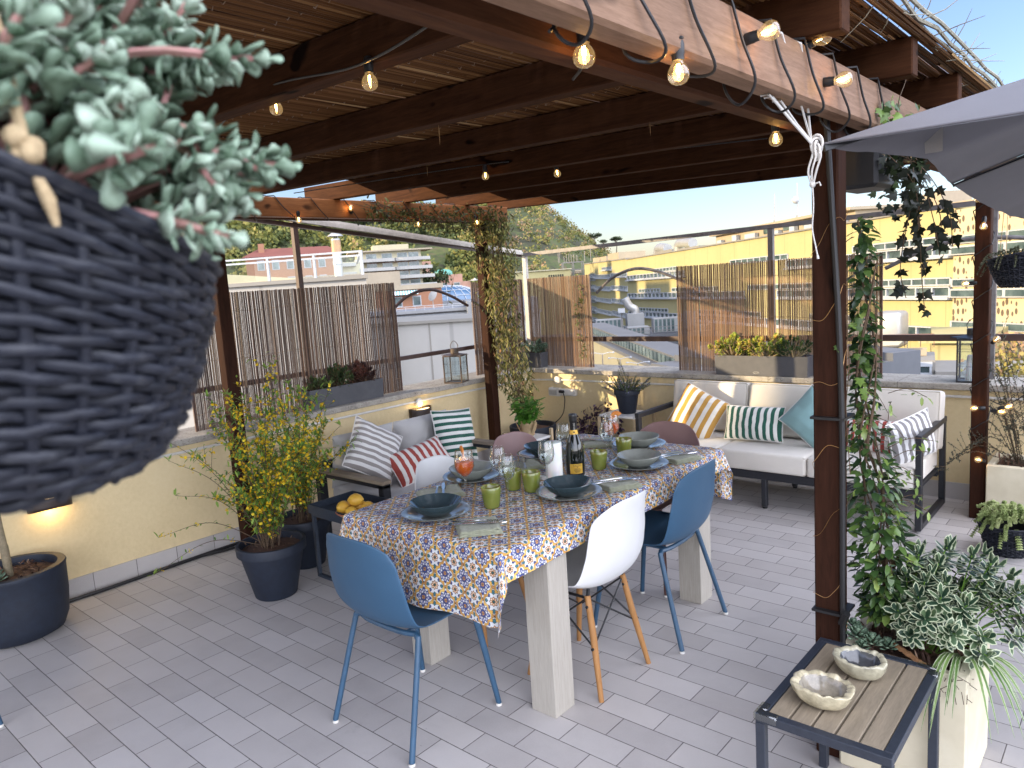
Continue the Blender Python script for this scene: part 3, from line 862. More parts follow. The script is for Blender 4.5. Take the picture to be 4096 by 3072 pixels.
for y0, y1 in ((2.77, 3.27), (3.28, 3.79)):
    M = Matrix.Translation((-4.075, (y0 + y1) / 2, .56)) @ Matrix.Rotation(radians(100), 4, 'Y') @ Matrix.Rotation(radians(90), 4, 'Z')
    pillow_mesh(y1 - y0, .36, .075, [M_['grey_fabric'], M_['grey_fabric']], M_['grey_fabric'], 'back_cushion', SG, M, int(y0 * 100), .03)
cushion('grey and white striped square cushion tipped on its corner on the grey sofa', (-3.86, 2.945, .625), (.30, .78, -.52), (-.30, .50, .72), .36, .37, .07, S_['grey'], gy, M_['piping'], 1)
cushion('red and white striped oblong cushion lying on the grey sofa', (-3.70, 3.20, .515), (.10, .94, .13), (-.55, -.12, .62), .45, .245, .065, S_['red'], rd, M_['piping'], 2)
cushion('green and white striped square cushion leaning at the far end of the grey sofa', (-3.88, 3.71, .555), (.10, .95, -.10), (-.30, -.06, 1), .36, .42, .06, S_['green'], dk, M_['piping'], 3)

# white sofa along the back wall (faces -y)
SW = thing('sofa', 'long white three seat sofa with black metal frame along the back wall', 'sofa', (-2.02, 5.1, 0))
for x in (-3.01, -1.075):
    for y in (4.79, 5.415): sbox(SW, 'leg', M_['black_metal'], x, x + .035, y, y + .045, 0.012, .60)
    sbox(SW, 'armrest', M_['black_metal'], x - .001, x + .036, 4.785, 5.465, .565, .602)
    sbox(SW, 'floor_runner', M_['black_metal'], x, x + .035, 4.835, 5.415, .012, .05)
for x, y in ((-2.03, 4.80), (-2.03, 5.36)):
    sbox(SW, 'leg', M_['black_metal'], x, x + .035, y, y + .04, 0.015, .21); b = MB(); b.lathe([(.015, 0), (.018, .004), (.018, .014)], (x + .017, y + .02, 0), 12, cap0=True, cap1=True); b.build('foot', M_['cable'], SW)
sbox(SW, 'seat_frame', M_['black_metal'], -2.975, -1.075, 4.80, 4.84, .205, .26); sbox(SW, 'seat_frame', M_['black_metal'], -2.975, -1.075, 5.38, 5.42, .205, .26)
sbox(SW, 'seat_slats', M_['black_metal'], -2.975, -1.075, 4.84, 5.38, .235, .255)
def fat_box(root, name, x0, x1, y0, y1, z0, z1, bul=.012):
    b = MB(); b.box(x0, x1, y0, y1, z0, z1, b=.022, seg=3)
    o = b.build(name, M_['white_fabric'], root, True, 180)
    r = .0042; p = MB()
    for z in (z0 + .012, z1 - .012):
        i = .007
        p.ring([(x0 + i, y0 + i, z), (x1 - i, y0 + i, z), (x1 - i, y1 - i, z), (x0 + i, y1 - i, z)], r, 6)
    p.build('piping', M_['tan_piping'], o); return o
for x0, x1 in ((-2.972, -2.352), (-2.348, -1.722), (-1.718, -1.082)): fat_box(SW, 'seat_cushion', x0, x1, 4.785, 5.42, .262, .398)
for x0, x1 in ((-2.965, -2.335), (-2.33, -1.70), (-1.695, -1.045)):
    b = MB(); tl = radians(-9); M = Matrix.Translation(((x0 + x1) / 2, 5.33, .40)) @ Matrix.Rotation(tl, 4, 'X'); b.M = M; w = (x1 - x0) / 2
    b.box(-w, w, -.075, .075, 0, .385, b=.028, seg=3); o = b.build('back_cushion', M_['white_fabric'], SW, True, 180)
    p = MB(); p.M = M
    for y in (-.067, .067): p.ring([(-w + .009, y, .009), (w - .009, y, .009), (w - .009, y, .376), (-w + .009, y, .376)], .0042, 6)
    p.build('piping', M_['tan_piping'], o)
cushion('mustard and white striped cushion slanting at the left end of the white sofa', (-2.645, 5.09, .572), (.86, .08, -.42), (.35, .30, .84), .36, .36, .075, S_['must'], mu, M_['piping'], 4)
cushion('green and white striped oblong cushion upright in the middle of the white sofa', (-2.20, 5.10, .53), (1, .02, .02), (.09, .32, 1), .435, .25, .06, S_['green2'], dk, M_['piping'], 5)
cushion('plain aqua cushion standing on its corner, half behind the near pergola post', (-1.77, 5.10, .60), (.70, .10, -.62), (.66, .25, .68), .33, .33, .07, aq, aq, M_['piping'], 6)
cushion('red and white striped oblong cushion at the right end of the white sofa', (-1.385, 5.16, .495), (1, .04, -.02), (-.10, .25, 1), .40, .22, .055, S_['red'], rd, M_['piping'], 7)
cushion('grey and white striped cushion propped against the right arm of the white sofa', (-1.145, 5.00, .535), (.50, .84, .22), (-.04, .03, 1), .34, .29, .05, S_['grey2'], gy, M_['piping'], 8)

# ------------------------------------------------------------------ small tables
t = thing('tray_table', 'dark blue metal tray side table with the bowl of lemons', 'side table', (-3.53, 2.5, 0))
nv = plain('dark blue powder coated steel', (.030, .042, .062), (.022, .03, .046), .5, 60, 0, .08, bscale=400)
b = MB(); x0, x1, y0, y1, z = -3.74, -3.30, 2.34, 2.665, .395
b.box(x0, x1, y0, y1, z, z + .008); 
for a in ((x0, x0 + .006, y0, y1), (x1 - .006, x1, y0, y1), (x0 + .006, x1 - .006, y0, y0 + .006), (x0 + .006, x1 - .006, y1 - .006, y1)): b.box(*a, z + .008, z + .05)
b.build('tray', nv, t, False)
for y in (y0 + .012, y1 - .032):
    b = MB(); b.box(x0 + .01, x0 + .03, y, y + .02, 0, z - .001); b.box(x1 - .03, x1 - .01, y, y + .02, 0, z - .001); b.box(x0 + .03, x1 - .03, y, y + .02, 0, .018); b.box(x0 + .03, x1 - .03, y, y + .02, z - .02, z - .001); b.build('leg_loop', nv, t, False)
white_top = plain('white laminate', (.74, .73, .72), (.66, .65, .64), .4, 12)
pine = wood('pale pine', (.60, .47, .30), (.42, .31, .18), 2, .6, 14, False)
def white_side(label, x0, x1, y0, y1, z, up, lm):
    t = thing('side_table', label, 'side table', ((x0 + x1) / 2, (y0 + y1) / 2, 0), 'white topped side tables')
    b = MB(); b.box(x0, x1, y0, y1, z - .018, z, .003); b.build('tabletop', white_top, t, False)
    for x in (x0 - .012, x1 - .012):
        for y in (y0 - .013, y1 - .011): b = MB(); b.box(x, x + .024, y, y + .024, 0, z + up if up > 0 else z - .0185, .002); b.build('leg', lm, t, False)
    b = MB(); b.box(x0 + .012, x1 - .012, y0 + .0, y0 + .02, .12, .145); b.box(x0 + .012, x1 - .012, y1 - .02, y1, .12, .145); b.box(x0, x0 + .012, y0 + .02, y1 - .02, .12, .145); b.build('stretcher', lm, t, False)
white_side('small white side table with pale wooden corner posts under the basil', -3.815, -3.575, 4.175, 4.46, .45, .055, pine)
white_side('white side table under the rosemary pot, left of the white sofa', -3.60, -3.245, 5.16, 5.46, .485, -.1, pine)
# slatted table in the foreground
t = thing('slatted_table', 'small black metal table with five grey wooden slats in the right foreground', 'side table', (-.625, 2.09, 0))
X0, X1, Y0, Y1, Z = -.80, -.452, 1.822, 2.345, .45
fm = plain('blue black powder coat', (.026, .032, .046), (.018, .023, .034), .5, 60, 0, .1, bscale=500)
for nm, a in (('frame', (X0, X1, Y0, Y0 + .026)), ('frame', (X0, X1, Y1 - .026, Y1)), ('frame', (X0, X0 + .026, Y0 + .026, Y1 - .026)), ('frame', (X1 - .026, X1, Y0 + .026, Y1 - .026))):
    sbox(t, nm, fm, *a, Z - .026, Z, bv=.002)
for x in (X0, X1 - .026):
    for y in (Y0, Y1 - .026): sbox(t, 'leg', fm, x, x + .026, y, y + .026, 0, Z - .0265, bv=.002)
sw = (X1 - X0 - .052 - .006 * 4 - .004) / 5
greyteak = wood('weathered slat', (.31, .255, .185), (.17, .14, .10), 1, .75, 13, False, .35, 20)
for i in range(5):
    x = X0 + .028 + i * (sw + .006); sbox(t, 'slat', greyteak, x, x + sw, Y0 + .0275, Y1 - .0275, Z - .018, Z - .001, bv=.002)
clear = thin_glass('clear plastic', (.95, .95, .88), .10, .15)
for x, y, sx, sy in ((X0, Y0, 1, 1), (X1, Y1, -1, -1)):
    b = MB(); f = .004
    b.box(min(x - f * sx, x + .06 * sx), max(x - f * sx, x + .06 * sx), min(y - f * sy, y + .022 * sy), max(y - f * sy, y + .022 * sy), Z - .02, Z + .004, .003)
    b.box(min(x - f * sx, x + .022 * sx), max(x - f * sx, x + .022 * sx), min(y + .0225 * sy, y + .06 * sy), max(y + .0225 * sy, y + .06 * sy), Z - .02, Z + .0038, .003)
    b.build('corner_guard', clear, t)
def rough_bowl(label, c, r, h, seed, cin, cout):
    t = thing('ceramic_bowl', label, 'bowl', c, 'rough ceramic bowls'); o = seed * 7.3
    wob = lambda a, z: 1 + .10 * noise.noise(V3((cos(a) * 1.6, sin(a) * 1.6, o))) + (z / h) * .09 * noise.noise(V3((cos(a) * 4, sin(a) * 4, o + 3)))
    b = MB()
    n = 48; prof = [(.35, 0), (.55, .02), (.78, .22), (.95, .6), (1.0, .92), (1.02, 1.0), (.95, 1.05), (.82, 1.0), (.74, .9)]
    vs = []; fs = []
    for j, (pr, pz) in enumerate(prof):
        for k in range(n):
            a = 2 * pi * k / n; q = wob(a, pz * h) * pr * r
            zz = pz * h + (.10 * h * noise.noise(V3((cos(a) * 3.4, sin(a) * 3.4, o + 11 + j * .3))) * (pz ** 2)) + (.18 * h * noise.noise(V3((cos(a) * 7, sin(a) * 7, o + 5))) if j in (5, 6, 7, 8) else 0)
            vs.append((c[0] + cos(a) * q * 1.12, c[1] + sin(a) * q * .95, c[2] + zz))
    for j in range(len(prof) - 1):
        for k in range(n): k2 = (k + 1) % n; fs.append((j * n + k, j * n + k2, (j + 1) * n + k2, (j + 1) * n + k))
    fs.append(tuple(range(n - 1, -1, -1))); b.add(vs, fs)
    mo = Mat('glazed stoneware %d' % seed); nn = mo.noise(mo.co(), 30, 5, .65)
    mo.col(mo.ramp(nn, [(.3, tuple(v * .6 for v in cout)), (.55, cout), (.8, tuple(min(1, v * 1.35) for v in cout))])).set(rough=.22, coat=.5).bump(nn, .5, .006)
    b.build('outer_wall', mo.m, t, True, 180, [('SUBSURF', dict(levels=1, render_levels=1))])
    b = MB(); b.lathe([(.0005, .25 * h), (.4 * r, .27 * h), (.62 * r, .5 * h), (.76 * r, .93 * h)], c, 48, 1.12, .95, wob)
    mi = Mat('bowl glaze %d' % seed); nn = mi.noise(mi.co(), 40, 5, .7)
    mi.col(mi.ramp(nn, [(.3, tuple(v * .55 for v in cin)), (.7, cin)])).set(rough=.16, coat=.5)
    b.build('inner_glaze', mi.m, t, True, 180)
rough_bowl('pale beige ceramic bowl with broken looking rim, nearer of two on the slatted table', (-.667, 1.972, .4495), .074, .058, 1, (.36, .32, .25), (.52, .46, .31))
rough_bowl('ceramic bowl with dark grey inside, farther of two on the slatted table', (-.628, 2.178, .4495), .066, .056, 4, (.09, .095, .10), (.42, .39, .28))
# ------------------------------------------------------------------ tableware
CT = TZ + .0055       # top of the cloth
def glaze(name, c, speck=.5, rough=.10, rim=None):
    m = Mat(name); co = m.co(); n = m.noise(co, 25, 4); sp = m.noise(co, 420, 2).ss(.70, .76)
    cc = m.ramp(n, [(.3, tuple(v * .8 for v in c)), (.7, c)])
    cc = m.mix(sp * speck, cc, (.55, .52, .45))
    if rim:
        e = m.attr('edge'); cc = m.mix(e, cc, rim)
    m.col(cc).set(rough=rough, coat=.6, spec=.55); return m.m
M_['plate'] = glaze('grey green glazed plate', (.235, .25, .225), .3, .09)
M_['bowl_dark'] = glaze('petrol blue glazed bowl', (.035, .058, .068), .5, .12)
M_['bowl_grey'] = glaze('sage grey glazed bowl', (.27, .285, .25), .3, .12)
def plate(loc, label):
    t = tag(plate_proto.copy(), label, 'plate', 'dinner plates'); return t
def lathe_obj(name, prof, mat, n=56, wob=None, ang=50):
    b = MB(); b.lathe(prof, (0, 0, 0), n, wob=wob); return b.build(name, mat, None, True, ang)
first = {}
def place(kind, maker, loc, rz, label, cat, group):
    if kind not in first:
        o = maker(); first[kind] = o
    else:
        s_ = first[kind]
        o = dup(s_, (0, 0, 0))
    o.location = loc; o.rotation_euler = (0, 0, rz)
    return tag(o, label, cat, group)
def mk_plate():
    w = lambda a, z: 1 + .012 * sin(3 * a + .6) + .008 * sin(5 * a)
    return lathe_obj('plate', [(.0005, .001), (.07, .0), (.078, .002), (.115, .014), (.139, .0225), (.1405, .0245), (.138, .0255), (.112, .0175), (.082, .0068), (.07, .005), (.0005, .005)], M_['plate'], 64, w)
def mk_bowl(m):
    def f():
        w = lambda a, z: 1 + .015 * sin(2 * a + 1) + .010 * sin(3 * a)
        return lathe_obj('bowl', [(.0005, .002), (.045, .0), (.052, .003), (.085, .026), (.104, .050), (.1065, .0555), (.105, .0575), (.1025, .056), (.082, .031), (.05, .010), (.0005, .007)], m, 64, w)
    return f
linen = Mat('sage linen'); nn = linen.noise(linen.co('UV'), 12, 4); ww = linen.noise(linen.co('UV'), 260, 2)
linen.col(linen.ramp(nn * .5 + ww * .5, [(.3, (.235, .245, .165)), (.7, (.37, .38, .275))])).set(rough=.95, sheen=.2).bump(nn * 3 + ww * .5, .4, .004)
def mk_napkin():
    b = MB()
    for L in range(5):
        z0 = .0015 + L * .0032; k = 1 - L * .025
        def fn(u, v):
            x = (u - .5) * .20 * k + .004 * noise.noise(V3((v * 3, L * 3.3, 1))); y = (v - .5) * .165 * k + .004 * noise.noise(V3((u * 3, L * 2.3, 7)))
            e = max(0, abs(u - .5) - .38) / .12
            z = z0 + .0022 * noise.noise(V3((u * 4, v * 4, L * .35 + 2))) + .0035 * max(0, u - .55) * L * (1 + noise.noise(V3((v * 6, L, 0)))) - e * .0012 * L
            return (x, y, max(.0004 + L * .0005, z))
        b.grid(fn, 18, 14)
    return b.build('napkin', linen.m, None, True, 180, [('SOLIDIFY', dict(thickness=.0018, offset=0))])
steel = Mat('polished cutlery steel'); steel.col((.55, .54, .52)).set(metal=1, rough=.16)
def strip(b, st):
    """flat forging from (y, half width, z) stations"""
    n = len(st); th = .0011
    vs = []
    for y, w, z in st: vs += [(-w, y, z - th), (w, y, z - th), (w * .8, y, z + th), (-w * .8, y, z + th)]
    fs = [(3, 2, 1, 0), (4 * n - 4, 4 * n - 3, 4 * n - 2, 4 * n - 1)]
    for i in range(n - 1):
        for k in range(4): fs.append((4 * i + k, 4 * i + (k + 1) % 4, 4 * i + 4 + (k + 1) % 4, 4 * i + 4 + k))
    b.add(vs, fs)
def mk_fork():
    b = MB(); strip(b, [(-.10, .006, .003), (-.096, .0088, .003), (-.05, .0066, .004), (.0, .0036, .006), (.03, .0034, .0065), (.042, .0085, .005), (.055, .0115, .003), (.062, .0118, .003)])
    for i in range(4):
        x = -.0096 + .0064 * i; strip_b = MB()
        b.tube([(x, .060, .003), (x, .08, .0035), (x * .95, .10, .007)], [.0019, .0016, .0009], 6, True, .7)
    return b.build('fork', steel.m, None, True, 40)
def mk_knife():
    b = MB(); strip(b, [(-.11, .005, .003), (-.105, .0075, .003), (-.06, .0066, .004), (-.012, .0052, .0045), (.0, .0045, .0045), (.006, .0088, .0042), (.05, .0098, .004), (.09, .0085, .0035), (.108, .0045, .003), (.113, .0008, .003)])
    return b.build('knife', steel.m, None, True, 40)
cupm = Mat('green glass tumbler'); cn = cupm.noise(cupm.co(), 16, 3, .5, .6, (1, 1, .4))
cupm.col(cupm.ramp(cn, [(.3, (.15, .175, .025)), (.7, (.255, .285, .065))])).set(rough=.12, coat=.5, sss=.15); cupm.transl((.40, .46, .09), .2)
def mk_cup(): return lathe_obj('tumbler', [(.0005, .003), (.028, .0), (.0325, .004), (.036, .03), (.0395, .062), (.0415, .088), (.0405, .0895), (.0385, .0875), (.0365, .06), (.033, .03), (.029, .008), (.0005, .006)], cupm.m, 40)
def mk_glass(h=.205, r=.0365):
    k = h / .205
    def f():
        b = MB()
        b.lathe([(.034, .0), (.0345, .0012), (.02, .0035), (.006, .007), (.0036, .012), (.0034, .05 * k), (.004, .09 * k), (.006, .098 * k), (.018, .104 * k), (.030, .118 * k), (r, .145 * k), (r * .97, .17 * k), (r * .80, .2045 * k), (r * .79, .2055 * k), (r * .78, .2045 * k), (r * .95, .17 * k), (r * .97, .145 * k), (.0285, .120 * k), (.016, .107 * k), (.0005, .101 * k)], (0, 0, 0), 40)
        return b.build('wine_glass', M_['glass'], None, True, 60)
    return f
PL = [  # plate centre, bowl kind, words, napkin (x, y, turn), fork and knife turn
    ((-2.178, 1.945), 'dark', 'at the near end of the table', (-1.925, 1.925), -.95),
    ((-1.868, 2.424), 'dark', 'before the white bucket chair on the right', (-1.785, 2.655), -.72),
    ((-1.850, 2.963), 'grey', 'before the blue chair on the far right', (-1.775, 3.185), -.60),
    ((-2.064, 3.316), 'grey', 'at the far end of the table', (-2.315, 3.285), 1.9),
    ((-2.43, 2.414), 'grey', 'on the sofa side behind the near orange drink', (-2.385, 2.165), .75),
    ((-2.40, 2.925), 'dark', 'on the sofa side before the mauve chair', (-2.365, 2.70), .70)]
for i, (p, kd, wds, np_, rz_) in enumerate(PL):
    place('plate', mk_plate, (*p, CT), i * .7, 'grey green dinner plate ' + wds, 'plate', 'dinner plates')
    place('bowl' + kd, mk_bowl(M_['bowl_' + kd]), (*p, CT + .0062), i, ('petrol blue' if kd == 'dark' else 'sage grey') + ' bowl on the plate ' + wds, 'bowl', 'soup bowls')
    place('napkin', mk_napkin, (*np_, CT), rz_ + .25, 'folded sage linen napkin ' + wds, 'napkin', 'linen napkins')
    d = V3((cos(rz_), sin(rz_), 0)) * .014
    place('fork', mk_fork, (np_[0] - d.x, np_[1] - d.y, CT + .0195), rz_, 'steel fork on the napkin ' + wds, 'fork', 'forks')
    place('knife', mk_knife, (np_[0] + d.x, np_[1] + d.y, CT + .0195), rz_ + .06, 'steel knife on the napkin ' + wds, 'knife', 'knives')
for p, l in (((-2.052, 2.142), 'nearest green glass tumbler, at the near end of the table'), ((-2.052, 2.402), 'green glass tumbler left of the white candle, nearer the camera'),
             ((-2.145, 2.385), 'green glass tumbler half behind a wine glass, left of the candle'), ((-2.002, 2.85), 'green glass tumbler just right of the wine bottle'),
             ((-2.037, 3.125), 'green glass tumbler in front of the farthest bowl'), ((-2.17, 2.90), 'green glass tumbler mostly hidden behind the wine bottle')):
    place('tumbler', mk_cup, (*p, CT), 0, l, 'tumbler', 'green tumblers')
for p, l in (((-2.03, 2.222), 'empty wine glass nearest the camera, behind the first green tumbler'), ((-2.165, 2.315), 'empty wine glass beside the near orange drink'),
             ((-2.04, 2.50), 'empty wine glass in front of the white candle'), ((-2.205, 2.845), 'empty wine glass left behind the wine bottle'), ((-2.03, 2.965), 'empty wine glass in front of the far orange drink')):
    place('wine_glass', mk_glass(), (*p, CT), 0, l, 'wine glass', 'empty wine glasses')
drink = Mat('orange spritz'); dn = drink.noise(drink.co(), 45, 3)
drink.col(drink.ramp(dn, [(.3, (.72, .10, .012)), (.7, (.90, .24, .03))])).set(rough=.05, coat=.5); drink.transl((1, .28, .03), .45)
orange = Mat('orange slice'); on = orange.noise(orange.co(), 120, 3)
orange.col(orange.ramp(on, [(.35, (.75, .22, .03)), (.7, (.9, .45, .10))])).set(rough=.4); orange.transl((.9, .35, .05), .3)
ice = thin_glass('ice', (1, .86, .72), .12)
def spritz(loc, label, rz_):
    t = thing('spritz_glass', label, 'cocktail', (*loc, CT), 'orange spritz cocktails')
    k = 1.08; r = .043; x, y = loc; c = (x, y, CT)
    b = MB(); b.lathe([(.037, .0), (.0375, .0012), (.02, .0035), (.006, .007), (.0038, .012), (.0036, .06), (.0042, .098), (.007, .108), (.020, .119), (.034, .136), (r, .160), (r * .96, .19), (r * .84, .226), (r * .83, .227), (r * .82, .226), (r * .94, .19), (r * .975, .160), (.033, .138), (.018, .122), (.0005, .113)], c, 44)
    b.build('glass', M_['glass'], t, True, 60)
    b = MB(); b.lathe([(.0005, .1135), (.017, .1225), (.0318, .1385), (r * .955, .160), (r * .945, .172), (r * .93, .182), (.0005, .183)], c, 40); b.build('drink', drink.m, t, True, 40)
    for i, (dx, dy, dz) in enumerate(((.012, .008, .188), (-.014, .004, .190), (.002, -.014, .186))):
        b = MB(); b.M = Matrix.Translation((x + dx, y + dy, CT + dz)) @ Matrix.Rotation(i + .4, 4, 'X') @ Matrix.Rotation(i * 2., 4, 'Z'); b.box(-.011, .011, -.011, .011, -.011, .011, .003); b.build('ice_cube', ice, t)
    b = MB(); a0 = rz_; n = 14
    vs = []
    for s_ in (-.0025, .0025):
        vs.append((0, s_, 0)); vs += [(.030 * cos(pi * j / n), s_, .030 * sin(pi * j / n)) for j in range(n + 1)]
    m_ = n + 2; fs = [(0, j + 1, j + 2) for j in range(n)] + [(m_, m_ + j + 2, m_ + j + 1) for j in range(n)] + [(j + 1, m_ + j + 1, m_ + j + 2, j + 2) for j in range(n)] + [(0, m_, m_ + 1, 1), (0, n + 1, m_ + n + 1, m_)]
    b.M = Matrix.Translation((x + .030 * cos(a0), y + .030 * sin(a0), CT + .212)) @ Matrix.Rotation(a0, 4, 'Z') @ Matrix.Rotation(radians(-30), 4, 'Y')
    b.add(vs, fs); b.build('orange_slice', orange.m, t, True, 40)
spritz((-2.19, 2.135), 'stemmed glass of bright orange spritz on the near half of the table', 2.6)
spritz((-2.06, 3.05), 'stemmed glass of orange spritz with an orange wedge at the far end of the table', .55)

# candle, tealight
t = thing('candle', 'thick white pillar candle in the middle of the table', 'candle', (-2.088, 2.612, CT))
wax = Mat('white wax'); wax.col((.80, .79, .76)).set(rough=.45, sss=.3)
b = MB(); b.lathe([(.0005, 0), (.0385, 0), (.0395, .002), (.0395, .168), (.037, .173), (.030, .1745), (.006, .171), (.0005, .171)], (-2.088, 2.612, CT), 48); b.build('wax_body', wax.m, t, True, 40)
b = MB(); b.tube([(-2.088, 2.612, CT + .17), (-2.0875, 2.612, CT + .178), (-2.0855, 2.613, CT + .183)], .0011, 6); b.build('wick', M_['cable'], t)
b = MB(); b.lathe([(.0005, 0), (.0195, 0), (.0195, .016), (.0185, .0165), (.0182, .013), (.0005, .012)], (-2.128, 2.583, CT), 28); o = b.build('tealight', plain('aluminium cup', (.6, .6, .58), None, .35), None, True, 40)
tag(o, 'small tealight beside the pillar candle', 'tealight')

# ------------------------------------------------------------------ wine bottle with lettering
def text_mesh(s, size, align='CENTER'):
    cu = bpy.data.curves.new('lettering', 'FONT'); cu.body = s; cu.size = size; cu.align_x = align; cu.align_y = 'CENTER'; cu.resolution_u = 3
    o = bpy.data.objects.new('lettering', cu); COL.objects.link(o)
    dg = bpy.context.evaluated_depsgraph_get(); dg.update()
    me = bpy.data.meshes.new_from_object(o.evaluated_get(dg))
    vs = [v.co.copy() for v in me.vertices]; fs = [list(p.vertices) for p in me.polygons]
    bpy.data.objects.remove(o); bpy.data.curves.remove(cu); bpy.data.meshes.remove(me)
    return vs, fs
def wrap_text(b, s, size, c, r, a0, z, vertical=False):
    vs, fs = text_mesh(s, size); out = []
    for v in vs:
        x, y = (v.x, v.y) if not vertical else (-v.y, v.x)
        a = a0 + x / r
        out.append((c[0] + r * cos(a), c[1] + r * sin(a), c[2] + z + y))
    b.add(out, fs)
BX, BY = -2.035, 2.705
t = thing('wine_bottle', 'dark sparkling wine bottle with yellow label in the middle of the table', 'bottle', (BX, BY, CT))
bg = Mat('dark bottle glass'); bg.col((.006, .008, .006)).set(rough=.06, coat=.5)
cb = (BX, BY, CT)
b = MB(); b.lathe([(.0005, .006), (.030, .0), (.041, .002), (.0435, .008), (.0435, .105), (.042, .13), (.036, .158), (.026, .185), (.0185, .208), (.0162, .222), (.0160, .24)], cb, 56); b.build('glass_body', bg.m, t, True, 60)
foil = plain('black foil', (.012, .012, .013), None, .3, 30, 0, .3, bscale=90)
b = MB(); b.lathe([(.0166, .216), (.0168, .252), (.0185, .256), (.0192, .262), (.019, .272), (.0198, .278), (.0205, .286), (.0185, .292), (.0005, .295)], cb, 40); b.build('foil_cap', foil, t, True, 40)
gold = plain('gold paper', (.62, .38, .05), (.52, .30, .04), .38, 40, .3)
def arc_strip(b, r, a, w, z0, z1, rt=None, n=20):
    vs = []
    for i in range(n + 1):
        q = a - w / 2 + w * i / n
        vs += [(BX + r * cos(q), BY + r * sin(q), CT + z0), (BX + (rt or r) * cos(q), BY + (rt or r) * sin(q), CT + z1)]
    b.add(vs, [(2 * i, 2 * i + 2, 2 * i + 3, 2 * i + 1) for i in range(n)])
AB = atan2(-BY, -BX) + .10     # label turned towards the near end of the table
b = MB(); b.lathe([(.0215, .199), (.0172, .2185)], cb, 40); b.build('neck_band', gold, t, True)
b = MB(); arc_strip(b, .0438, AB, 1.42, .018, .064); b.build('label', gold, t, True, 180)
ink = plain('dark print', (.02, .012, .008), None, .6)
b = MB()
wrap_text(b, 'VALDO', .0125, cb, .0441, AB + .10, .0560)
def scrawl(b, z, w, amp, f, r=.0004):
    pts = [(BX + .0441 * cos(AB + .10 + w * (i / 60 - .5)), BY + .0441 * sin(AB + .10 + w * (i / 60 - .5)), CT + z + amp * sin(i * f) * (.6 + .4 * sin(i * 1.7)) * (1 if i % 2 else .5)) for i in range(61)]
    b.tube(pts, r, 4, False)
scrawl(b, .0405, .62, .0028, .9, .0005)
for z, w, n in ((.0335, .78, 17), (.0285, .62, 13), (.0240, .44, 9)):     # rows of tiny print too small to read
    for i in range(n): q = AB + .10 + w * ((i + .5) / n - .5); arc_strip(b, .0441, q, w / n * .7, z, z + (.0028 if i % 4 else .0018), n=2)
for i in range(3): arc_strip(b, .0441, AB + .10, .14 - .04 * i, .0465 + .0017 * i, .0474 + .0017 * i, n=3)
b.build('label_print', ink, t, False)
b = MB(); n_ = 24; pr = [(.0042 * cos(2 * pi * i / n_) * (1 if i % 3 else .8), .0055 * sin(2 * pi * i / n_) * (1 if i % 3 else .8)) for i in range(n_)]
b.add([(BX + .0200 * cos(AB + x_ / .0200), BY + .0200 * sin(AB + x_ / .0200), CT + .2085 + y_) for x_, y_ in pr], [tuple(range(n_))]); b.build('neck_crest', ink, t, False)
b = MB(); wrap_text(b, 'VALDO', .0115, cb, .01705, AB + .12, .2365, True); b.build('neck_print', plain('silver print', (.7, .68, .62), None, .5), t, False)

# ------------------------------------------------------------------ lemons
lemon = Mat('lemon peel'); ln_ = lemon.noise(lemon.co(), 160, 3); l2 = lemon.noise(lemon.co(), 14, 3)
lemon.col(lemon.ramp(l2, [(.3, (.62, .33, .035)), (.7, (.80, .50, .07))])).set(rough=.42).bump(ln_, .35, .002)
LX, LY, LZ = -3.40, 2.43, .404
t = thing('lemon_bowl', 'shallow cream bowl holding lemons on the blue tray table', 'bowl', (LX, LY, LZ))
b = MB(); b.lathe([(.0005, .0), (.05, 0), (.085, .012), (.108, .034), (.111, .038), (.108, .039), (.083, .018), (.05, .006), (.0005, .005)], (LX, LY, LZ), 40); b.build('bowl_body', plain('cream stoneware', (.62, .48, .34), (.50, .36, .24), .4, 20), t, True, 50)
b = MB(); b.lathe([(.108, .031), (.1125, .0375), (.1085, .0405)], (LX, LY, LZ), 40); b.build('painted_rim', plain('terracotta glaze', (.45, .17, .09), None, .35, 30), t)
lp = None
for i, (dx, dy, dz, s_) in enumerate(((-.060, -.035, .052, 1.12), (.035, -.055, .046, .92), (-.005, .035, .045, .95), (.062, .018, .045, .88), (.01, .0, .098, 1.05), (.045, .06, .046, .9), (-.055, .045, .047, .9))):
    if lp is None:
        b = MB(); b.lathe([(.0005, -.043), (.006, -.041), (.012, -.036), (.024, -.024), (.0305, -.006), (.0305, .006), (.025, .022), (.013, .034), (.008, .040), (.0005, .044)], (0, 0, 0), 24, wob=lambda a, z: 1 + .02 * sin(3 * a)); lp = o = b.build('lemon', lemon.m, None, True, 180)
    else: o = lp.copy(); COL.objects.link(o)
    o.location = (LX + dx, LY + dy, LZ + dz); o.rotation_euler = (1.2 + .5 * sin(i * 2.1), .6 * cos(i * 1.7), i * 1.3); o.scale = (s_ * 1.12,) * 3
    tag(o, ['big round lemon at the left front of the bowl', 'lemon at the front of the bowl near the table edge', 'lemon in the middle of the bowl between the others', 'lemon at the right edge of the bowl', 'lemon lying on top of the others in the bowl', 'lemon at the back right of the bowl', 'lemon at the back left of the bowl'][i], 'lemon', 'lemons in the bowl')

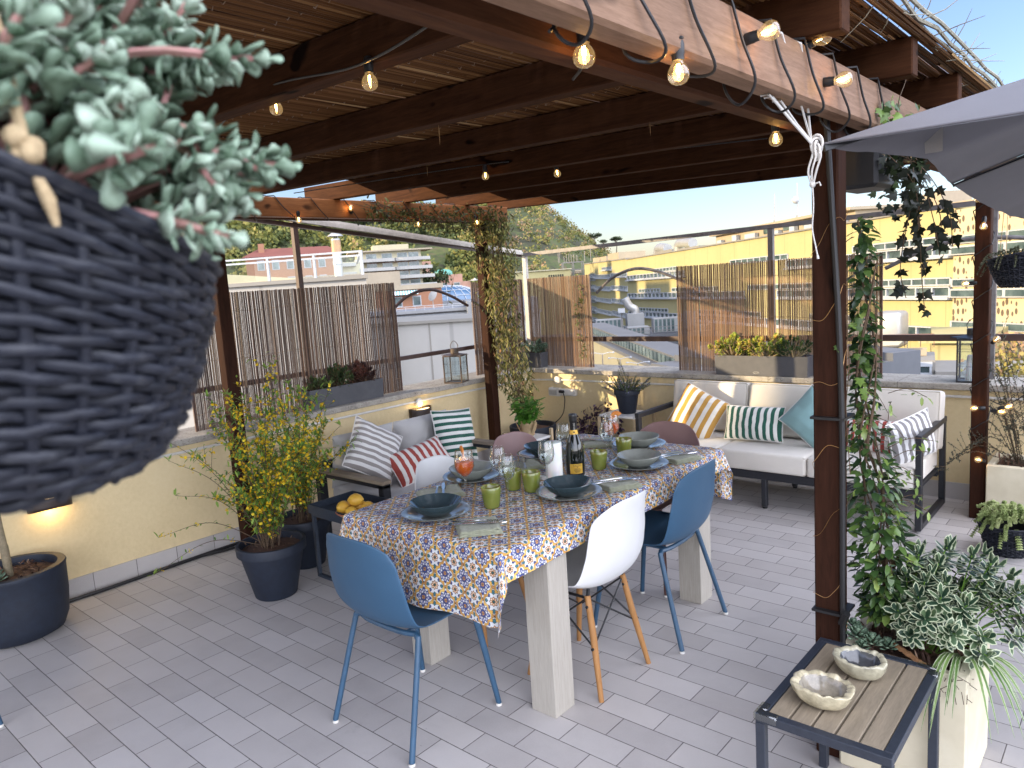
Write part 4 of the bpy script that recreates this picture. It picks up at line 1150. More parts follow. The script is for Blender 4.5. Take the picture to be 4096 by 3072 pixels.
# ------------------------------------------------------------------ lanterns
def lantern(label, loc, w, h, rz_, cand):
    t = thing('lantern', label, 'lantern', loc); fr = M_['black_metal'] if cand else plain('bronze lantern metal', (.10, .065, .04), (.05, .035, .025), .45, 40)
    old = Matrix.Translation(loc) @ Matrix.Rotation(rz_, 4, 'Z'); e = .010
    b = MB(); b.M = old
    for x in (-w, w - e):
        for y in (-w, w - e): b.box(x, x + e, y, y + e, 0, h)
    for z in (0, h - e):
        b.box(-w + e, w - e, -w, -w + e, z, z + e); b.box(-w + e, w - e, w - e, w, z, z + e); b.box(-w, -w + e, -w + e, w - e, z, z + e); b.box(w - e, w, -w + e, w - e, z, z + e)
    b.box(-w + e, w - e, -w + e, w - e, 0, .004); b.build('frame', fr, t, False)
    b = MB(); b.M = old; b.lathe([(w * 1.55, h), (w * 1.5, h + .004), (w * .55, h + .016), (w * .5, h + .017)], (0, 0, 0), 4 if not cand else 4); b.build('roof', fr, t, False)
    b = MB(); b.M = old; b.lathe([(w * .42, h + .014), (w * .42, h + .055), (w * .36, h + .06), (.0005, h + .062)], (0, 0, 0), 20); b.build('chimney', fr, t, True, 40)
    b = MB(); b.M = old; b.tube(bez([(-.028, 0, h + .05), (-.034, 0, h + .09), (0, 0, h + .125), (.034, 0, h + .09), (.028, 0, h + .05)], 8), .003, 6); b.build('handle', fr, t)
    for k in range(4):
        b = MB(); b.M = old @ Matrix.Rotation(k * pi / 2, 4, 'Z'); y = -w + .004
        b.add([(-w + e, y, e), (w - e, y, e), (w - e, y, h - e), (-w + e, y, h - e)], [(0, 1, 2, 3)]); g = b.build('pane', M_['pane'], t, False)
        b = MB(); b.M = old @ Matrix.Rotation(k * pi / 2, 4, 'Z'); b.tube([(0, y + .003, e), (0, y + .003, h - e)], .0012, 4); b.tube([(-w + e, y + .003, h * .36), (w - e, y + .003, h * .36)], .0012, 4); b.tube([(-w + e, y + .003, h * .70), (w - e, y + .003, h * .70)], .0012, 4); b.build('pane_bar', fr, g)
    if cand:
        b = MB(); b.lathe([(.0005, .005), (.042, .005), (.031, .17), (.026, .176), (.0005, .177)], loc, 28); b.build('candle', wax.m, t, True, 40)
    return t
lantern('bronze wire lantern with empty glass panes on the left parapet beside the corner vine', (-4.735, 4.60, .801), .085, .245, .42, False)
lantern('black lantern with a white candle on the right end of the back parapet', (-.945, 5.72, .801), .085, .295, .08, True)
# ------------------------------------------------------------------ foliage materials
F_ = {}
F_['succ'] = foliage('pale blue green succulent', [(0, (.08, .13, .08)), (.35, (.24, .34, .24)), (.7, (.40, .50, .39)), (1, (.52, .61, .51))], .42, .18, spec=.35)
F_['succ_stem'] = plain('pink succulent stem', (.42, .20, .19), (.28, .16, .12), .6, 40)
F_['kerria'] = foliage('fresh green leaves', [(0, (.07, .16, .025)), (.5, (.17, .32, .05)), (1, (.34, .48, .09))], .45, .3)
F_['yellow'] = foliage('yellow blossom', [(0, (.62, .36, .01)), (.5, (.82, .56, .015)), (1, (.9, .70, .05))], .6, .3)
F_['vine'] = foliage('olive drying vine leaves', [(0, (.035, .05, .015)), (.4, (.12, .13, .035)), (.7, (.30, .28, .09)), (.9, (.46, .38, .16)), (1, (.42, .24, .12))], .5, .35)
F_['ivy'] = foliage('dark ivy leaves', [(0, (.008, .012, .006)), (.6, (.018, .03, .012)), (.85, (.06, .11, .025)), (1, (.2, .32, .06))], .45, .2)
F_['jasmine'] = foliage('glossy green climber leaves', [(0, (.018, .04, .015)), (.4, (.05, .105, .03)), (.75, (.13, .215, .05)), (1, (.30, .40, .10))], .28, .2, spec=.5)
F_['euonymus'] = foliage('variegated leaves', [(0, (.014, .035, .022)), (.6, (.04, .085, .045)), (1, (.11, .17, .08))], .35, .18, (.55, .60, .40))
F_['spider'] = foliage('spider plant blades', [(0, (.10, .19, .05)), (1, (.22, .33, .10))], .4, .25, (.55, .60, .40))
F_['echev'] = foliage('blue green echeveria', [(0, (.05, .09, .055)), (.6, (.12, .19, .12)), (1, (.22, .30, .20))], .5, .12)
F_['jade'] = foliage('jade plant leaves', [(0, (.07, .12, .02)), (.5, (.22, .30, .04)), (.8, (.45, .46, .07)), (1, (.5, .28, .08))], .3, .25, spec=.5)
F_['dark_succ'] = foliage('dark green fleshy leaves', [(0, (.02, .04, .012)), (.6, (.05, .09, .025)), (.9, (.13, .16, .05)), (1, (.22, .09, .05))], .35, .15)
F_['red_succ'] = foliage('red brown fleshy leaves', [(0, (.03, .012, .01)), (.6, (.09, .03, .02)), (1, (.19, .07, .045))], .4, .15)
F_['basil'] = foliage('basil leaves', [(0, (.05, .14, .02)), (.5, (.10, .27, .035)), (1, (.22, .42, .07))], .35, .35)
F_['rosemary'] = foliage('rosemary needles', [(0, (.03, .055, .025)), (.6, (.08, .12, .06)), (1, (.17, .21, .12))], .55, .15)
F_['lilac'] = foliage('lilac flowers', [(0, (.16, .13, .34)), (1, (.42, .36, .66))], .6, .3)
F_['purple'] = foliage('dark purple leaves', [(0, (.014, .006, .018)), (.6, (.038, .014, .042)), (1, (.10, .045, .10))], .4, .15)
F_['sedum'] = foliage('pale sedum tails', [(0, (.18, .25, .07)), (.5, (.36, .44, .16)), (1, (.55, .60, .28))], .5, .15)
F_['shrub'] = foliage('tiny dark shrub leaves', [(0, (.014, .022, .014)), (.6, (.035, .05, .035)), (1, (.10, .12, .09))], .5, .15)
F_['moss'] = foliage('dry grey green trailing leaves', [(0, (.05, .06, .035)), (.6, (.13, .15, .09)), (1, (.26, .27, .17))], .6, .15)

def plant(label, loc, cat='plant', name='potted_plant', group=None): return thing(name, label, cat, loc, group)
def round_pot(t, c, rb, rt, h, mat, rim=.012, lip=.05, soil=.035, n=40, name='pot', sy=1.):
    b = MB(); b.lathe([(.0005, .003), (rb - .006, .0), (rb, .006), (rb + (rt - rb) * (1 - lip / h) , h - lip), (rt + .004, h - lip + .004), (rt + .006, h - .006), (rt + .003, h), (rt - rim, h), (rt - rim - .003, h - .012), (rt - rim - .006, h - soil - .01)], c, n, 1, sy); o = b.build(name, mat, t, True, 50)
    b = MB(); rr = rt - rim - .004
    for j in range(1): b.lathe([(.0005, h - soil + .012), (rr * .5, h - soil + .006), (rr, h - soil - .004)], c, n, 1, sy, wob=lambda a, z: 1 + .01 * sin(7 * a))
    R_ = random.Random(int(abs(c[0]) * 1000))
    for i in range(110):     # bark chips
        a = R_.uniform(0, 2 * pi); q = rr * .93 * sqrt(R_.random()); b.k = R_.random()
        p = V3((c[0] + q * cos(a), c[1] + q * sin(a) * sy, c[2] + h - soil + .010)); d = V3((R_.uniform(-1, 1), R_.uniform(-1, 1), R_.uniform(-.3, .5)))
        b.leaf(p, d, (0, 0, 1), R_.uniform(.012, .034), R_.uniform(.006, .013), .1, 0)
    b.build('soil', M_['chips'], t, True, 30); return o
m = Mat('bark chips'); m.col(m.ramp(m.attr('rnd'), [(0, (.03, .014, .01)), (.5, (.085, .042, .026)), (.85, (.17, .09, .055)), (1, (.26, .17, .11))])).set(rough=.85); M_['chips'] = m.m

def wicker(t, c, rb, rt, h, rows, stakes, tilt=(0, 0), rimz=.0, mat=None, sides=5, prof=None, per=4):
    """woven basket: upright stakes with weavers passing in and out of them"""
    cx, cy, cz = c
    def rad(f):
        if prof: 
            for (f0, r0), (f1, r1) in zip(prof, prof[1:]):
                if f0 <= f <= f1: k = (f - f0) / (f1 - f0); return r0 + (r1 - r0) * (k * k * (3 - 2 * k) * .5 + k * .5)
        return rb + (rt - rb) * f ** .7
    def P(a, f, dr=0.):
        r = rad(f) + dr; x, y = r * cos(a), r * sin(a)
        return V3((cx + x, cy + y, cz + f * h + (x * tilt[0] + y * tilt[1]) * f))
    mat = mat or M_['wicker']
    b = MB(); R_ = random.Random(3)
    amp = h / rows * .36; rr = h / rows * .47
    for j in range(rows):
        f = (j + .5) / rows; n = stakes * per; b.k = R_.random(); pts = []
        for i in range(n):
            a = 2 * pi * i / n; ph = pi * i / per + (pi if j % 2 else 0)
            pts.append(P(a + .002 * R_.uniform(-1, 1), f, amp * cos(ph) + R_.uniform(-.0003, .0003)) + V3((0, 0, .0004 * R_.uniform(-1, 1) + h / rows * .14 * sin(ph + j))))
        b.ring(pts, rr, sides)
    b.build('weave', mat, t)
    b = MB()
    for i in range(stakes):
        a = 2 * pi * i / stakes; b.tube([P(a, f / 10, 0) for f in range(11)], rr * 1.05, sides, False)
    b.build('stakes', mat, t)
    b = MB(); b.k = .8
    for o_, z_ in ((.0, .995), (.0022, 1.012)):
        n = 72; pts = [P(2 * pi * i / n, z_, o_ + .0016 * sin(i * pi * .8)) for i in range(n)]; b.ring(pts, rr * 1.1, sides)
    b.build('rim', mat, t)
    b = MB(); n = 36; vs = []; fs = []
    st = [0, .25, .5, .75, .97]
    for f in st: vs += [P(2 * pi * i / n, f, -rr * 2.2) for i in range(n)]
    for j in range(len(st) - 1):
        for i in range(n): i2 = (i + 1) % n; fs.append((j * n + i, j * n + i2, (j + 1) * n + i2, (j + 1) * n + i))
    fs.append(tuple(range(n - 1, -1, -1))); b.add(vs, fs); b.build('liner', M_['dark'], t, True, 50)
    return P
m = Mat('dark synthetic wicker'); wn = m.noise(m.co(), 90, 3, .6, 0, (1, 1, 3)); m.col(m.ramp(wn * .7 + m.attr('rnd') * .3, [(.3, (.005, .006, .010)), (.55, (.014, .016, .024)), (.8, (.050, .052, .058))])).set(rough=.52, spec=.28).bump(wn, .3, .001); M_['wicker'] = m.m

def spoon(b, p, d, n, L, W):
    """thick rounded succulent leaf"""
    p = V3(p); d = V3(d).normalized(); n = V3(n); x = d.cross(n)
    if x.length < 1e-3: x = d.orthogonal()
    x.normalize(); n = x.cross(d); th = L * .13
    vs = [p]; st = ((.35, .16), (.62, .42), (.84, .50), (.97, .30))
    for t_, w in st:
        for s_, z in ((-1, .18), (0, -.3), (1, .18), (0, 1.0)):
            vs.append(p + d * (L * t_) + x * (s_ * w * W) + n * (z * th * (w / .5) + .20 * L * t_ * t_))
    vs.append(p + d * L * 1.02 + n * .2 * L)
    fs = [(0, 2, 1), (0, 3, 2), (0, 4, 3), (0, 1, 4)]
    for j in range(3):
        q = 1 + 4 * j
        for k in range(4): k2 = (k + 1) % 4; fs.append((q + k, q + k2, q + 4 + k2, q + 4 + k))
    q = 13
    for k in range(4): fs.append((q + k, q + (k + 1) % 4, 17))
    b.add(vs, fs)

# ------------------------------------------------------------------ hanging basket in the foreground
BC = (-.472, .099); BZ = 1.584
t = thing('hanging_basket', 'big dark wicker hanging basket with pale succulent, close in the left foreground', 'hanging basket', (BC[0], BC[1], BZ))
# rim plane falls away to the right of the view
ra = V3((-.978, .209, 0)); side = V3((.209, .978, 0))
P_ = wicker(t, (BC[0], BC[1], BZ), .075, .127, .158, 25, 32, tilt=(-side.x * .42 , -side.y * .42), sides=8, per=6,
            prof=[(0, .078), (.08, .092), (.25, .104), (.5, .115), (.75, .123), (1.0, .126)])
sb = MB(); st_ = MB(); R_ = random.Random(21)
core = V3((BC[0], BC[1], BZ + .162)) - side * .004
for i in range(340):
    a = R_.uniform(0, 2 * pi); el = R_.uniform(-.22, 1.25)
    rad = R_.uniform(.55, 1.0)
    d = V3((cos(a) * cos(el), sin(a) * cos(el), sin(el)))
    sd = d.dot(side)
    tip = core + V3((d.x * (.178 + .016 * (el > .05) * (sd > .2)), d.y * (.178 + .016 * (el > .05) * (sd > .2)), d.z * .165 - .018 * max(0, sd) * (1 if el < .3 else 0))) * rad
    start = core + V3((cos(a) * .09 * R_.random(), sin(a) * .09 * R_.random(), -.03))
    front = d.dot(-ra)
    if sd < .40 and front > .3 and el < .22: continue
    if tip.z < core.z - .07: continue
    if el < 0.25 and rad < .78: continue
    md = start.lerp(tip, .55) + V3((0, 0, .03 * R_.random())) + rv(.012)
    pts = bez([start, md, tip], 5); st_.tube(pts, [.0024] * (len(pts) - 2) + [.0018, .0014], 5, False)
    ax = (pts[-1] - pts[-3]).normalized()
    k0 = R_.uniform(.2, .8)
    for j in range(5, len(pts) - 1):        # leaves down the stem
        for q in range(3):
            sb.k = min(1, max(0, k0 - .15 + R_.uniform(-.25, .25))); spoon(sb, pts[j] + rv(.001), rv() + ax * .5, ax, R_.uniform(.013, .020), R_.uniform(.010, .015))
    for j in range(R_.randint(13, 20)):          # rosette at the tip and leaves down the stem
        w = j * 2.4; q = min(1, .28 + j * .055)
        o = ax.orthogonal().normalized(); o = Quaternion(ax, w) @ o
        dd = (o * q + ax * (1.25 - q)).normalized()
        sb.k = min(1, max(0, k0 + R_.uniform(-.25, .25) + .12 * (dd.z) - (.018 * j)))
        spoon(sb, tip - ax * (.0024 * j), dd, ax, R_.uniform(.010, .016) * (.7 + .03 * j), R_.uniform(.0085, .013) * (.7 + .026 * j))
for i in range(500):
    a = R_.uniform(0, 2 * pi); q = R_.uniform(.2, 1.0); p = core + V3((cos(a) * .125 * q, sin(a) * .125 * q, R_.uniform(-.015, .075) * (1.2 - q * .6) - .05 * max(0, V3((cos(a), sin(a), 0)).dot(side)) * q)); sb.k = R_.uniform(0, .5)
    spoon(sb, p, V3((cos(a), sin(a), R_.uniform(-.3, 1.2))) + rv(.5), (0, 0, 1), R_.uniform(.016, .026), R_.uniform(.010, .015))
sb.build('foliage', F_['succ'], t, True, 180); st_.build('stems', F_['succ_stem'], t)
top = V3((BC[0] + .0, BC[1], 2.30))
for a in (atan2(.30, .978) + pi - 1.9, atan2(.30, .978) + pi + 2.9, atan2(.3, .978) + pi + .6):
    e = P_(a, 1.04); b = MB(); q = e.lerp(top, .12) + V3((0, 0, 0))
    b.tube([e, e.lerp(top, .2), e.lerp(top, .6), top], .0024, 6)
    for k in range(5): b.sphere(e + rv(.004) + V3((0, 0, .002 * k)), .0048, 7, 5)
    b.tube([e, e + V3((.004, .004, -.016)), e + V3((.002, .006, -.026))], [.002, .003, .0015], 5)
    b.build('cord', M_['jute'], t)

# ------------------------------------------------------------------ oval pot with a small tree, left
t = plant('dark blue rounded pot with a slim tree trunk and succulents below the hanging basket', (-4.44, 1.005, 0))
c = (-4.44, 1.005, 0)
b = MB(); b.lathe([(.0005, .004), (.15, .0), (.19, .02), (.213, .08), (.225, .20), (.228, .34), (.232, .352), (.228, .362), (.195, .362), (.19, .345), (.19, .31)], c, 48, 1, 1.08); b.build('pot', M_['navy_pot'], t, True, 60)
b = MB(); R_ = random.Random(5); b.lathe([(.0005, .325), (.10, .325), (.192, .318)], c, 40, 1, 1.08)
for i in range(200):
    a = R_.uniform(0, 2 * pi); q = .18 * sqrt(R_.random()); b.k = R_.random(); b.leaf((c[0] + q * cos(a), c[1] + q * sin(a), .33), (R_.uniform(-1, 1), R_.uniform(-1, 1), R_.uniform(-.2, .6)), (0, 0, 1), R_.uniform(.02, .05), R_.uniform(.008, .018), .1, 0)
b.build('soil', M_['chips'], t, True, 30)
b = MB(); b.tube(bez([(-4.44, .995, .32), (-4.44, .99, .5), (-4.452, .985, .66), (-4.45, .985, .95), (-4.44, .99, 1.2)]), [.020] * 12 + [.017] * 37, 10); b.build('trunk', M_['bark'], t)
b = MB(); R_ = random.Random(8); b.k = .7; b.leaf((-4.445, .985, .665), (.25, -.75, -.5), (.7, -.3, .8), .085, .055, .1, .1)
for i in range(130):
    d = rv(); p = V3((-4.44, .99, 1.28)) + V3((d.x * .2, d.y * .2, d.z * .18)); b.k = R_.uniform(0, .8); b.leaf(p, d + V3((0, 0, -.3)), (0, 0, 1), .08, .045)
b.build('foliage', F_['kerria'], t)
b = MB()
for cx_, cy_, r_ in ((-4.40, .86, .075), (-4.33, .91, .06), (-4.42, .93, .05), (-4.33, .83, .05)):
    for j in range(26):
        w = j * 2.4; q = .25 + j * .03; b.k = R_.uniform(.1, .8); spoon(b, (cx_, cy_, .345 + .03 * (1 - q)), (cos(w) * q, sin(w) * q, 1.15 - q), (0, 0, 1), r_ * (.5 + .5 * q), r_ * .42)
b.build('succulents', F_['echev'], t, True, 180)

# ------------------------------------------------------------------ yellow flowering shrubs
def kerria(label, c, rb, rt, h, seed, nst, tops, spread, fl):
    t = plant(label, c, 'potted shrub', 'potted_shrub', 'yellow flowering shrubs')
    round_pot(t, c, rb, rt, h, M_['navy_pot'], .012, .055, .035)
    S = MB(); L = MB(); Y = MB(); R_ = random.Random(seed)
    for i in range(nst):
        a = R_.uniform(0, 2 * pi); H = R_.uniform(*tops); out = spread * R_.random() ** .7
        s0 = V3((c[0] + R_.uniform(-.05, .05), c[1] + R_.uniform(-.05, .05), c[2] + h - .04))
        e = V3((c[0] + cos(a) * out, c[1] + sin(a) * out, c[2] + H))
        md = s0.lerp(e, .5) + V3((-cos(a) * out * .15, -sin(a) * out * .15, .05)) + rv(.03)
        pts = bez([s0, md, e], 9); n = len(pts); S.tube(pts, [.0032 - .0022 * k / n for k in range(n)], 5, False)
        tw = []
        for k in range(4, n, 1):
            if R_.random() < .62:
                p = pts[k]; d = ((pts[k] - pts[k - 1]).normalized() * .6 + rv(.9)); d.z = abs(d.z) * .6; ln = R_.uniform(.05, .15)
                q = p + d.normalized() * ln; S.tube([p, p.lerp(q, .5) + V3((0, 0, .008)), q], [.0013, .001, .0007], 4, False); tw.append((p, q))
            tw.append((pts[k - 1], pts[k]))
        for p, q in tw:
            ax = (q - p)
            for f in (.2, .45, .7, 1.0):
                pp = p + ax * f
                if R_.random() < .95:
                    d = ax.normalized() * .5 + rv(.9); L.k = R_.random() ** .8 * (.75 + .25 * f)
                    L.leaf(pp, d + V3((0, 0, .2)), (0, 0, 1), R_.uniform(.022, .048), R_.uniform(.009, .017), .3, .25)
                if R_.random() < fl * (1.25 if pp.z > c[2] + .5 else .8):
                    for z in range(R_.randint(1, 3)):
                        o = pp + rv(.012); ax2 = rv()
                        Y.k = R_.random()
                        for w in range(5):
                            d = Quaternion(ax2, w * 2 * pi / 5) @ ax2.orthogonal(); Y.card(o, d + ax2 * .4, ax2, R_.uniform(.008, .0125), .0095)
        for w in range(4):
            L.k = R_.uniform(.6, 1); L.leaf(e, rv() + V3((0, 0, 1)), (0, 0, 1), .042, .014, .25, .2)
    S.build('stems', M_['twig'], t); L.build('foliage', F_['kerria'], t); Y.build('flowers', F_['yellow'], t)
    return t
t = kerria('yellow flowering shrub in the nearer dark pot left of the blue chair', (-3.72, 2.07, 0), .115, .185, .31, 4, 34, (.55, 1.30), .36, .24)
# long low branches reaching left over the wall foot
kerria('yellow flowering shrub in the farther dark pot behind the tray table', (-3.97, 2.44, 0), .11, .175, .31, 9, 26, (.60, 1.16), .36, .18)
S = MB(); L = MB(); Y = MB(); R_ = random.Random(31)
for e in ((-4.10, 1.62, .40), (-4.05, 1.55, .22), (-4.15, 1.75, .80), (-4.05, 1.72, .62), (-3.35, 2.35, .95), (-3.98, 1.62, 1.0)):
    pts = bez([(-3.72, 2.07, .28), V3((-3.72, 2.07, .30)).lerp(V3(e), .5) + V3((0, 0, .10)), e], 14); n = len(pts)
    S.tube(pts, [.0026 - .0018 * k / n for k in range(n)], 5, False)
    for k in range(8, n):
        if R_.random() < .6: L.k = R_.random(); L.leaf(pts[k], rv() + V3((0, 0, .4)), (0, 0, 1), R_.uniform(.02, .035), .011, .3, .2)
        if R_.random() < .25:
            ax2 = rv(); Y.k = R_.random()
            for w in range(5): d = Quaternion(ax2, w * 2 * pi / 5) @ ax2.orthogonal(); Y.card(pts[k] + rv(.01), d, ax2, .011, .009)
    for w in range(4): L.k = .8; L.leaf(V3(e), rv() + V3((0, 0, 1)), (0, 0, 1), .042, .014, .25, .2)
S.build('long_stems', M_['twig'], t); L.build('long_foliage', F_['kerria'], t); Y.build('long_flowers', F_['yellow'], t)

# ------------------------------------------------------------------ corner vine
t = plant('dense half dry vine climbing up the corner post and along the left beam', (-4.40, 5.22, 0), 'climbing plant', 'climbing_vine')
round_pot(t, (-4.40, 5.22, 0), .19, .215, .32, M_['navy_pot'], .016, .06, .04)
S = MB(); L = MB(); R_ = random.Random(17)
def drape(p0, ax, n, ls, ws, hang=.7, kk=(0, 1)):
    for i in range(n):
        d = rv(); d.z -= hang * 2; L.k = min(1, max(0, R_.uniform(*kk))); L.leaf(V3(p0) + rv(R_.random() * ax), d, rv(), R_.uniform(*ls), R_.uniform(*ws), .25, .25)
for i in range(16):
    a = R_.uniform(0, 2 * pi); pts = [(-4.40 + .04 * cos(a), 5.2 + .04 * sin(a), .27)]
    for k in range(1, 12):
        z = .27 + k * .165; f = k / 11
        pts.append((-4.42 + .035 * cos(a + k * .8) - .0 * f + .05 * (1 - f) * R_.uniform(-1, 1), 5.15 - .23 * min(1, f * 1.6) + .04 * sin(a + k * .8) + .04 * R_.uniform(-1, 1), z))
    S.tube(bez(pts, 4), .0028, 5, False)
for i in range(2900):
    z = .50 + 1.75 * R_.random(); f = (z - .5) / 1.75
    wd = .185 if z < 1.1 else (.15 if z < 1.75 else .20)
    if z < .68: wd = .12
    q = wd * sqrt(R_.random()); a = R_.uniform(0, 2 * pi)
    p = V3((-4.42 + q * cos(a) + .03 * sin(z * 5), 5.12 - .24 * min(1, f * 1.7) + q * sin(a), z))
    d = rv(); d.z -= 1.3; L.k = min(1, max(0, R_.gauss(.55, .28))); L.leaf(p, d, rv(), R_.uniform(.035, .068), R_.uniform(.010, .019), .3, .3)
# along the left beam, thinning out towards the camera
for i in range(1000):
    f = R_.random() ** 1.5; y = 4.95 - 1.45 * f; sag = .20 * (1 - f)
    p = V3((-4.43 + R_.uniform(-.03, .07), y, 2.20 + R_.uniform(-sag, .05 + .09 * R_.random())))
    d = rv(); d.z -= .5; L.k = R_.uniform(0, .55); L.leaf(p, d, rv(), R_.uniform(.025, .045), R_.uniform(.012, .02), .25, .25)
for i in range(7):
    y0 = 4.95 - R_.random() * .3
    S.tube(bez([(-4.44, y0, 2.15), (-4.40, y0 - .4, 2.16 + R_.uniform(-.08, .06)), (-4.41, y0 - .8, 2.2 + R_.uniform(-.04, .08)), (-4.42, y0 - 1.1 - .4 * R_.random(), 2.3)], 6), .002, 4, False)
for (a, m_, e) in (((-4.41, 4.85, 2.12), (-4.40, 4.42, 1.85), (-4.45, 4.28, 1.50)), ((-4.41, 4.8, 2.08), (-4.42, 4.55, 1.80), (-4.50, 4.95, 1.52)), ((-4.41, 4.9, 1.9), (-4.40, 4.62, 1.62), (-4.44, 4.66, 1.55)), ((-4.42, 5.0, 1.3), (-4.40, 4.7, 1.42), (-4.42, 4.55, 1.52))):
    pts = bez([a, m_, e], 10); S.tube(pts, .0016, 4, False)
    for p in pts[4:]:
        if R_.random() < .75: L.k = R_.uniform(.3, .9); d = rv(); d.z -= .8; L.leaf(p, d, rv(), R_.uniform(.03, .05), .013, .25, .2)
# few shoots over the corner screen
for i in range(60):
    z = R_.uniform(.9, 1.6); L.k = R_.uniform(0, .4); L.leaf((-4.16 + .03 * sin(z * 9) + R_.uniform(-.03, .03), 5.72, z), rv() + V3((0, 0, -.6)), (0, -1, 0), .035, .018)
S.tube(bez([(-4.2, 5.72, .82), (-4.14, 5.72, 1.1), (-4.18, 5.72, 1.35), (-4.15, 5.72, 1.62)], 6), .0018, 4, False)
S.build('stems', M_['twig'], t); L.build('foliage', F_['vine'], t)

# ------------------------------------------------------------------ coping planters
def trough(label, x0, x1, y0, y1, z0, h, mat, group='troughs on the parapets'):
    t = plant(label, ((x0 + x1) / 2, (y0 + y1) / 2, z0), 'planter', 'planter', group)
    b = MB(); tp = .006
    vs = []
    for e, z in ((tp, z0), (0, z0 + h)): vs += [(x0 + e, y0 + e, z), (x1 - e, y0 + e, z), (x1 - e, y1 - e, z), (x0 + e, y1 - e, z)]
    for e, z in ((.010, z0 + h), (.010, z0 + h - .03)): vs += [(x0 + e, y0 + e, z), (x1 - e, y0 + e, z), (x1 - e, y1 - e, z), (x0 + e, y1 - e, z)]
    fs = [(3, 2, 1, 0)]
    for q in (0, 4, 8):
        for k in range(4): k2 = (k + 1) % 4; fs.append((q + k, q + k2, q + 4 + k2, q + 4 + k))
    b.add(vs, fs); b.build('box', mat, t, False, mods=[('BEVEL', dict(width=.003, segments=2))])
    b = MB(); b.add([(x0 + .011, y0 + .011, z0 + h - .022), (x1 - .011, y0 + .011, z0 + h - .022), (x1 - .011, y1 - .011, z0 + h - .022), (x0 + .011, y1 - .011, z0 + h - .022)], [(0, 1, 2, 3)])
    R_ = random.Random(int(x1 * 97))
    for i in range(90): b.k = R_.random(); b.leaf((R_.uniform(x0 + .02, x1 - .02), R_.uniform(y0 + .02, y1 - .02), z0 + h - .018), rv() + V3((0, 0, .1)), (0, 0, 1), .03, .012, .1, 0)
    b.build('soil', M_['chips'], t, False); return t
def branchy(t, S, L, c, H, spread, n, seed, leaf, k=(0, 1), thick=.006):
    """woody succulent: forking stems carrying rosettes of fleshy leaves"""
    R_ = random.Random(seed)
    for i in range(n):
        a = R_.uniform(0, 2 * pi); o = spread * sqrt(R_.random()); h = H * (1 - .5 * (o / spread) ** 2) * R_.uniform(.72, 1.05)
        s0 = V3(c) + V3((cos(a), sin(a), 0)) * o * .25; e = V3(c) + V3((cos(a) * o, sin(a) * o, h))
        pts = bez([s0, s0.lerp(e, .5) + rv(.012), e], 5); S.tube(pts, [thick * (1 - .6 * j / len(pts)) for j in range(len(pts))], 6, False)
        ax = (pts[-1] - pts[-2]).normalized(); ax = (ax + V3((0, 0, .6))).normalized(); kk = R_.uniform(*k)
        leaf(R_, L, e, ax, kk)
        if R_.random() < .7: leaf(R_, L, pts[len(pts) // 2 + 1], (ax + rv(.9)).normalized(), kk * .8)
def jade_leaf(R_, L, e, ax, kk):
    for j in range(R_.randint(8, 12)):
        q = .3 + .08 * j; o = Quaternion(ax, j * 2.0) @ ax.orthogonal().normalized(); L.k = min(1, max(0, kk + R_.uniform(-.2, .25)))
        spoon(L, e - ax * .003 * j, o * q + ax * (1.2 - q), ax, R_.uniform(.026, .040), R_.uniform(.017, .026))
def finger_leaf(R_, L, e, ax, kk):
    for j in range(R_.randint(9, 14)):
        q = .25 + .07 * j; o = Quaternion(ax, j * 2.4) @ ax.orthogonal().normalized(); L.k = min(1, max(0, kk + R_.uniform(-.25, .3)))
        spoon(L, e - ax * .003 * j, o * q + ax * (1.25 - q), ax, R_.uniform(.030, .045), R_.uniform(.010, .015))
t = trough('dark grey trough with green and reddish succulents on the left parapet', -4.91, -4.745, 3.085, 3.785, .801, .152, M_['grey_pot'])
S = MB(); L = MB(); L2 = MB()
branchy(t, S, L, (-4.83, 3.22, .93), .10, .10, 16, 1, finger_leaf, (.1, .8)); branchy(t, S, L, (-4.83, 3.40, .93), .16, .12, 26, 2, finger_leaf, (.2, 1)); branchy(t, S, L2, (-4.83, 3.62, .93), .16, .13, 30, 3, finger_leaf, (.0, 1))
S.build('stems', M_['twig'], t); L.build('green_foliage', F_['dark_succ'], t, True, 180); L2.build('red_foliage', F_['red_succ'], t, True, 180)
t = trough('long grey trough with a sunlit jade plant on the back parapet', -2.735, -1.985, 5.595, 5.74, .801, .158, M_['grey_pot'])
S = MB(); L = MB(); L2 = MB()
branchy(t, S, L, (-2.60, 5.66, .94), .17, .19, 34, 4, jade_leaf, (.3, .9), .008); branchy(t, S, L, (-2.34, 5.66, .94), .18, .17, 34, 5, jade_leaf, (.3, .9), .008); branchy(t, S, L2, (-2.12, 5.66, .94), .15, .15, 22, 6, jade_leaf, (.0, .8), .007)
S.build('stems', plain('pale succulent wood', (.34, .27, .15), (.22, .16, .09), .8, 30), t); L.build('foliage', F_['jade'], t, True, 180); L2.build('dark_foliage', F_['dark_succ'], t, True, 180)
b = MB(); n = 32
b.ring([(-2.39 + .026 * cos(2 * pi * i / n), 5.597, .826 + .0075 * sin(2 * pi * i / n)) for i in range(n)], .0011, 5)
b.tube([(-2.409 + .038 * i / 24, 5.598, .826 + .0028 * sin(i * 1.6)) for i in range(25)], .0010, 4)
b.build('emblem', plain('pale print', (.55, .54, .52), None, .5), t)
t = trough('dark trough with a grey green rosette plant in the corner behind the vine', -4.87, -4.565, 5.60, 5.72, .801, .148, M_['grey_pot'])
S = MB(); L = MB(); branchy(t, S, L, (-4.69, 5.66, .93), .13, .13, 26, 8, jade_leaf, (.2, .9), .006); S.build('stems', M_['twig'], t); L.build('foliage', F_['echev'], t, True, 180)

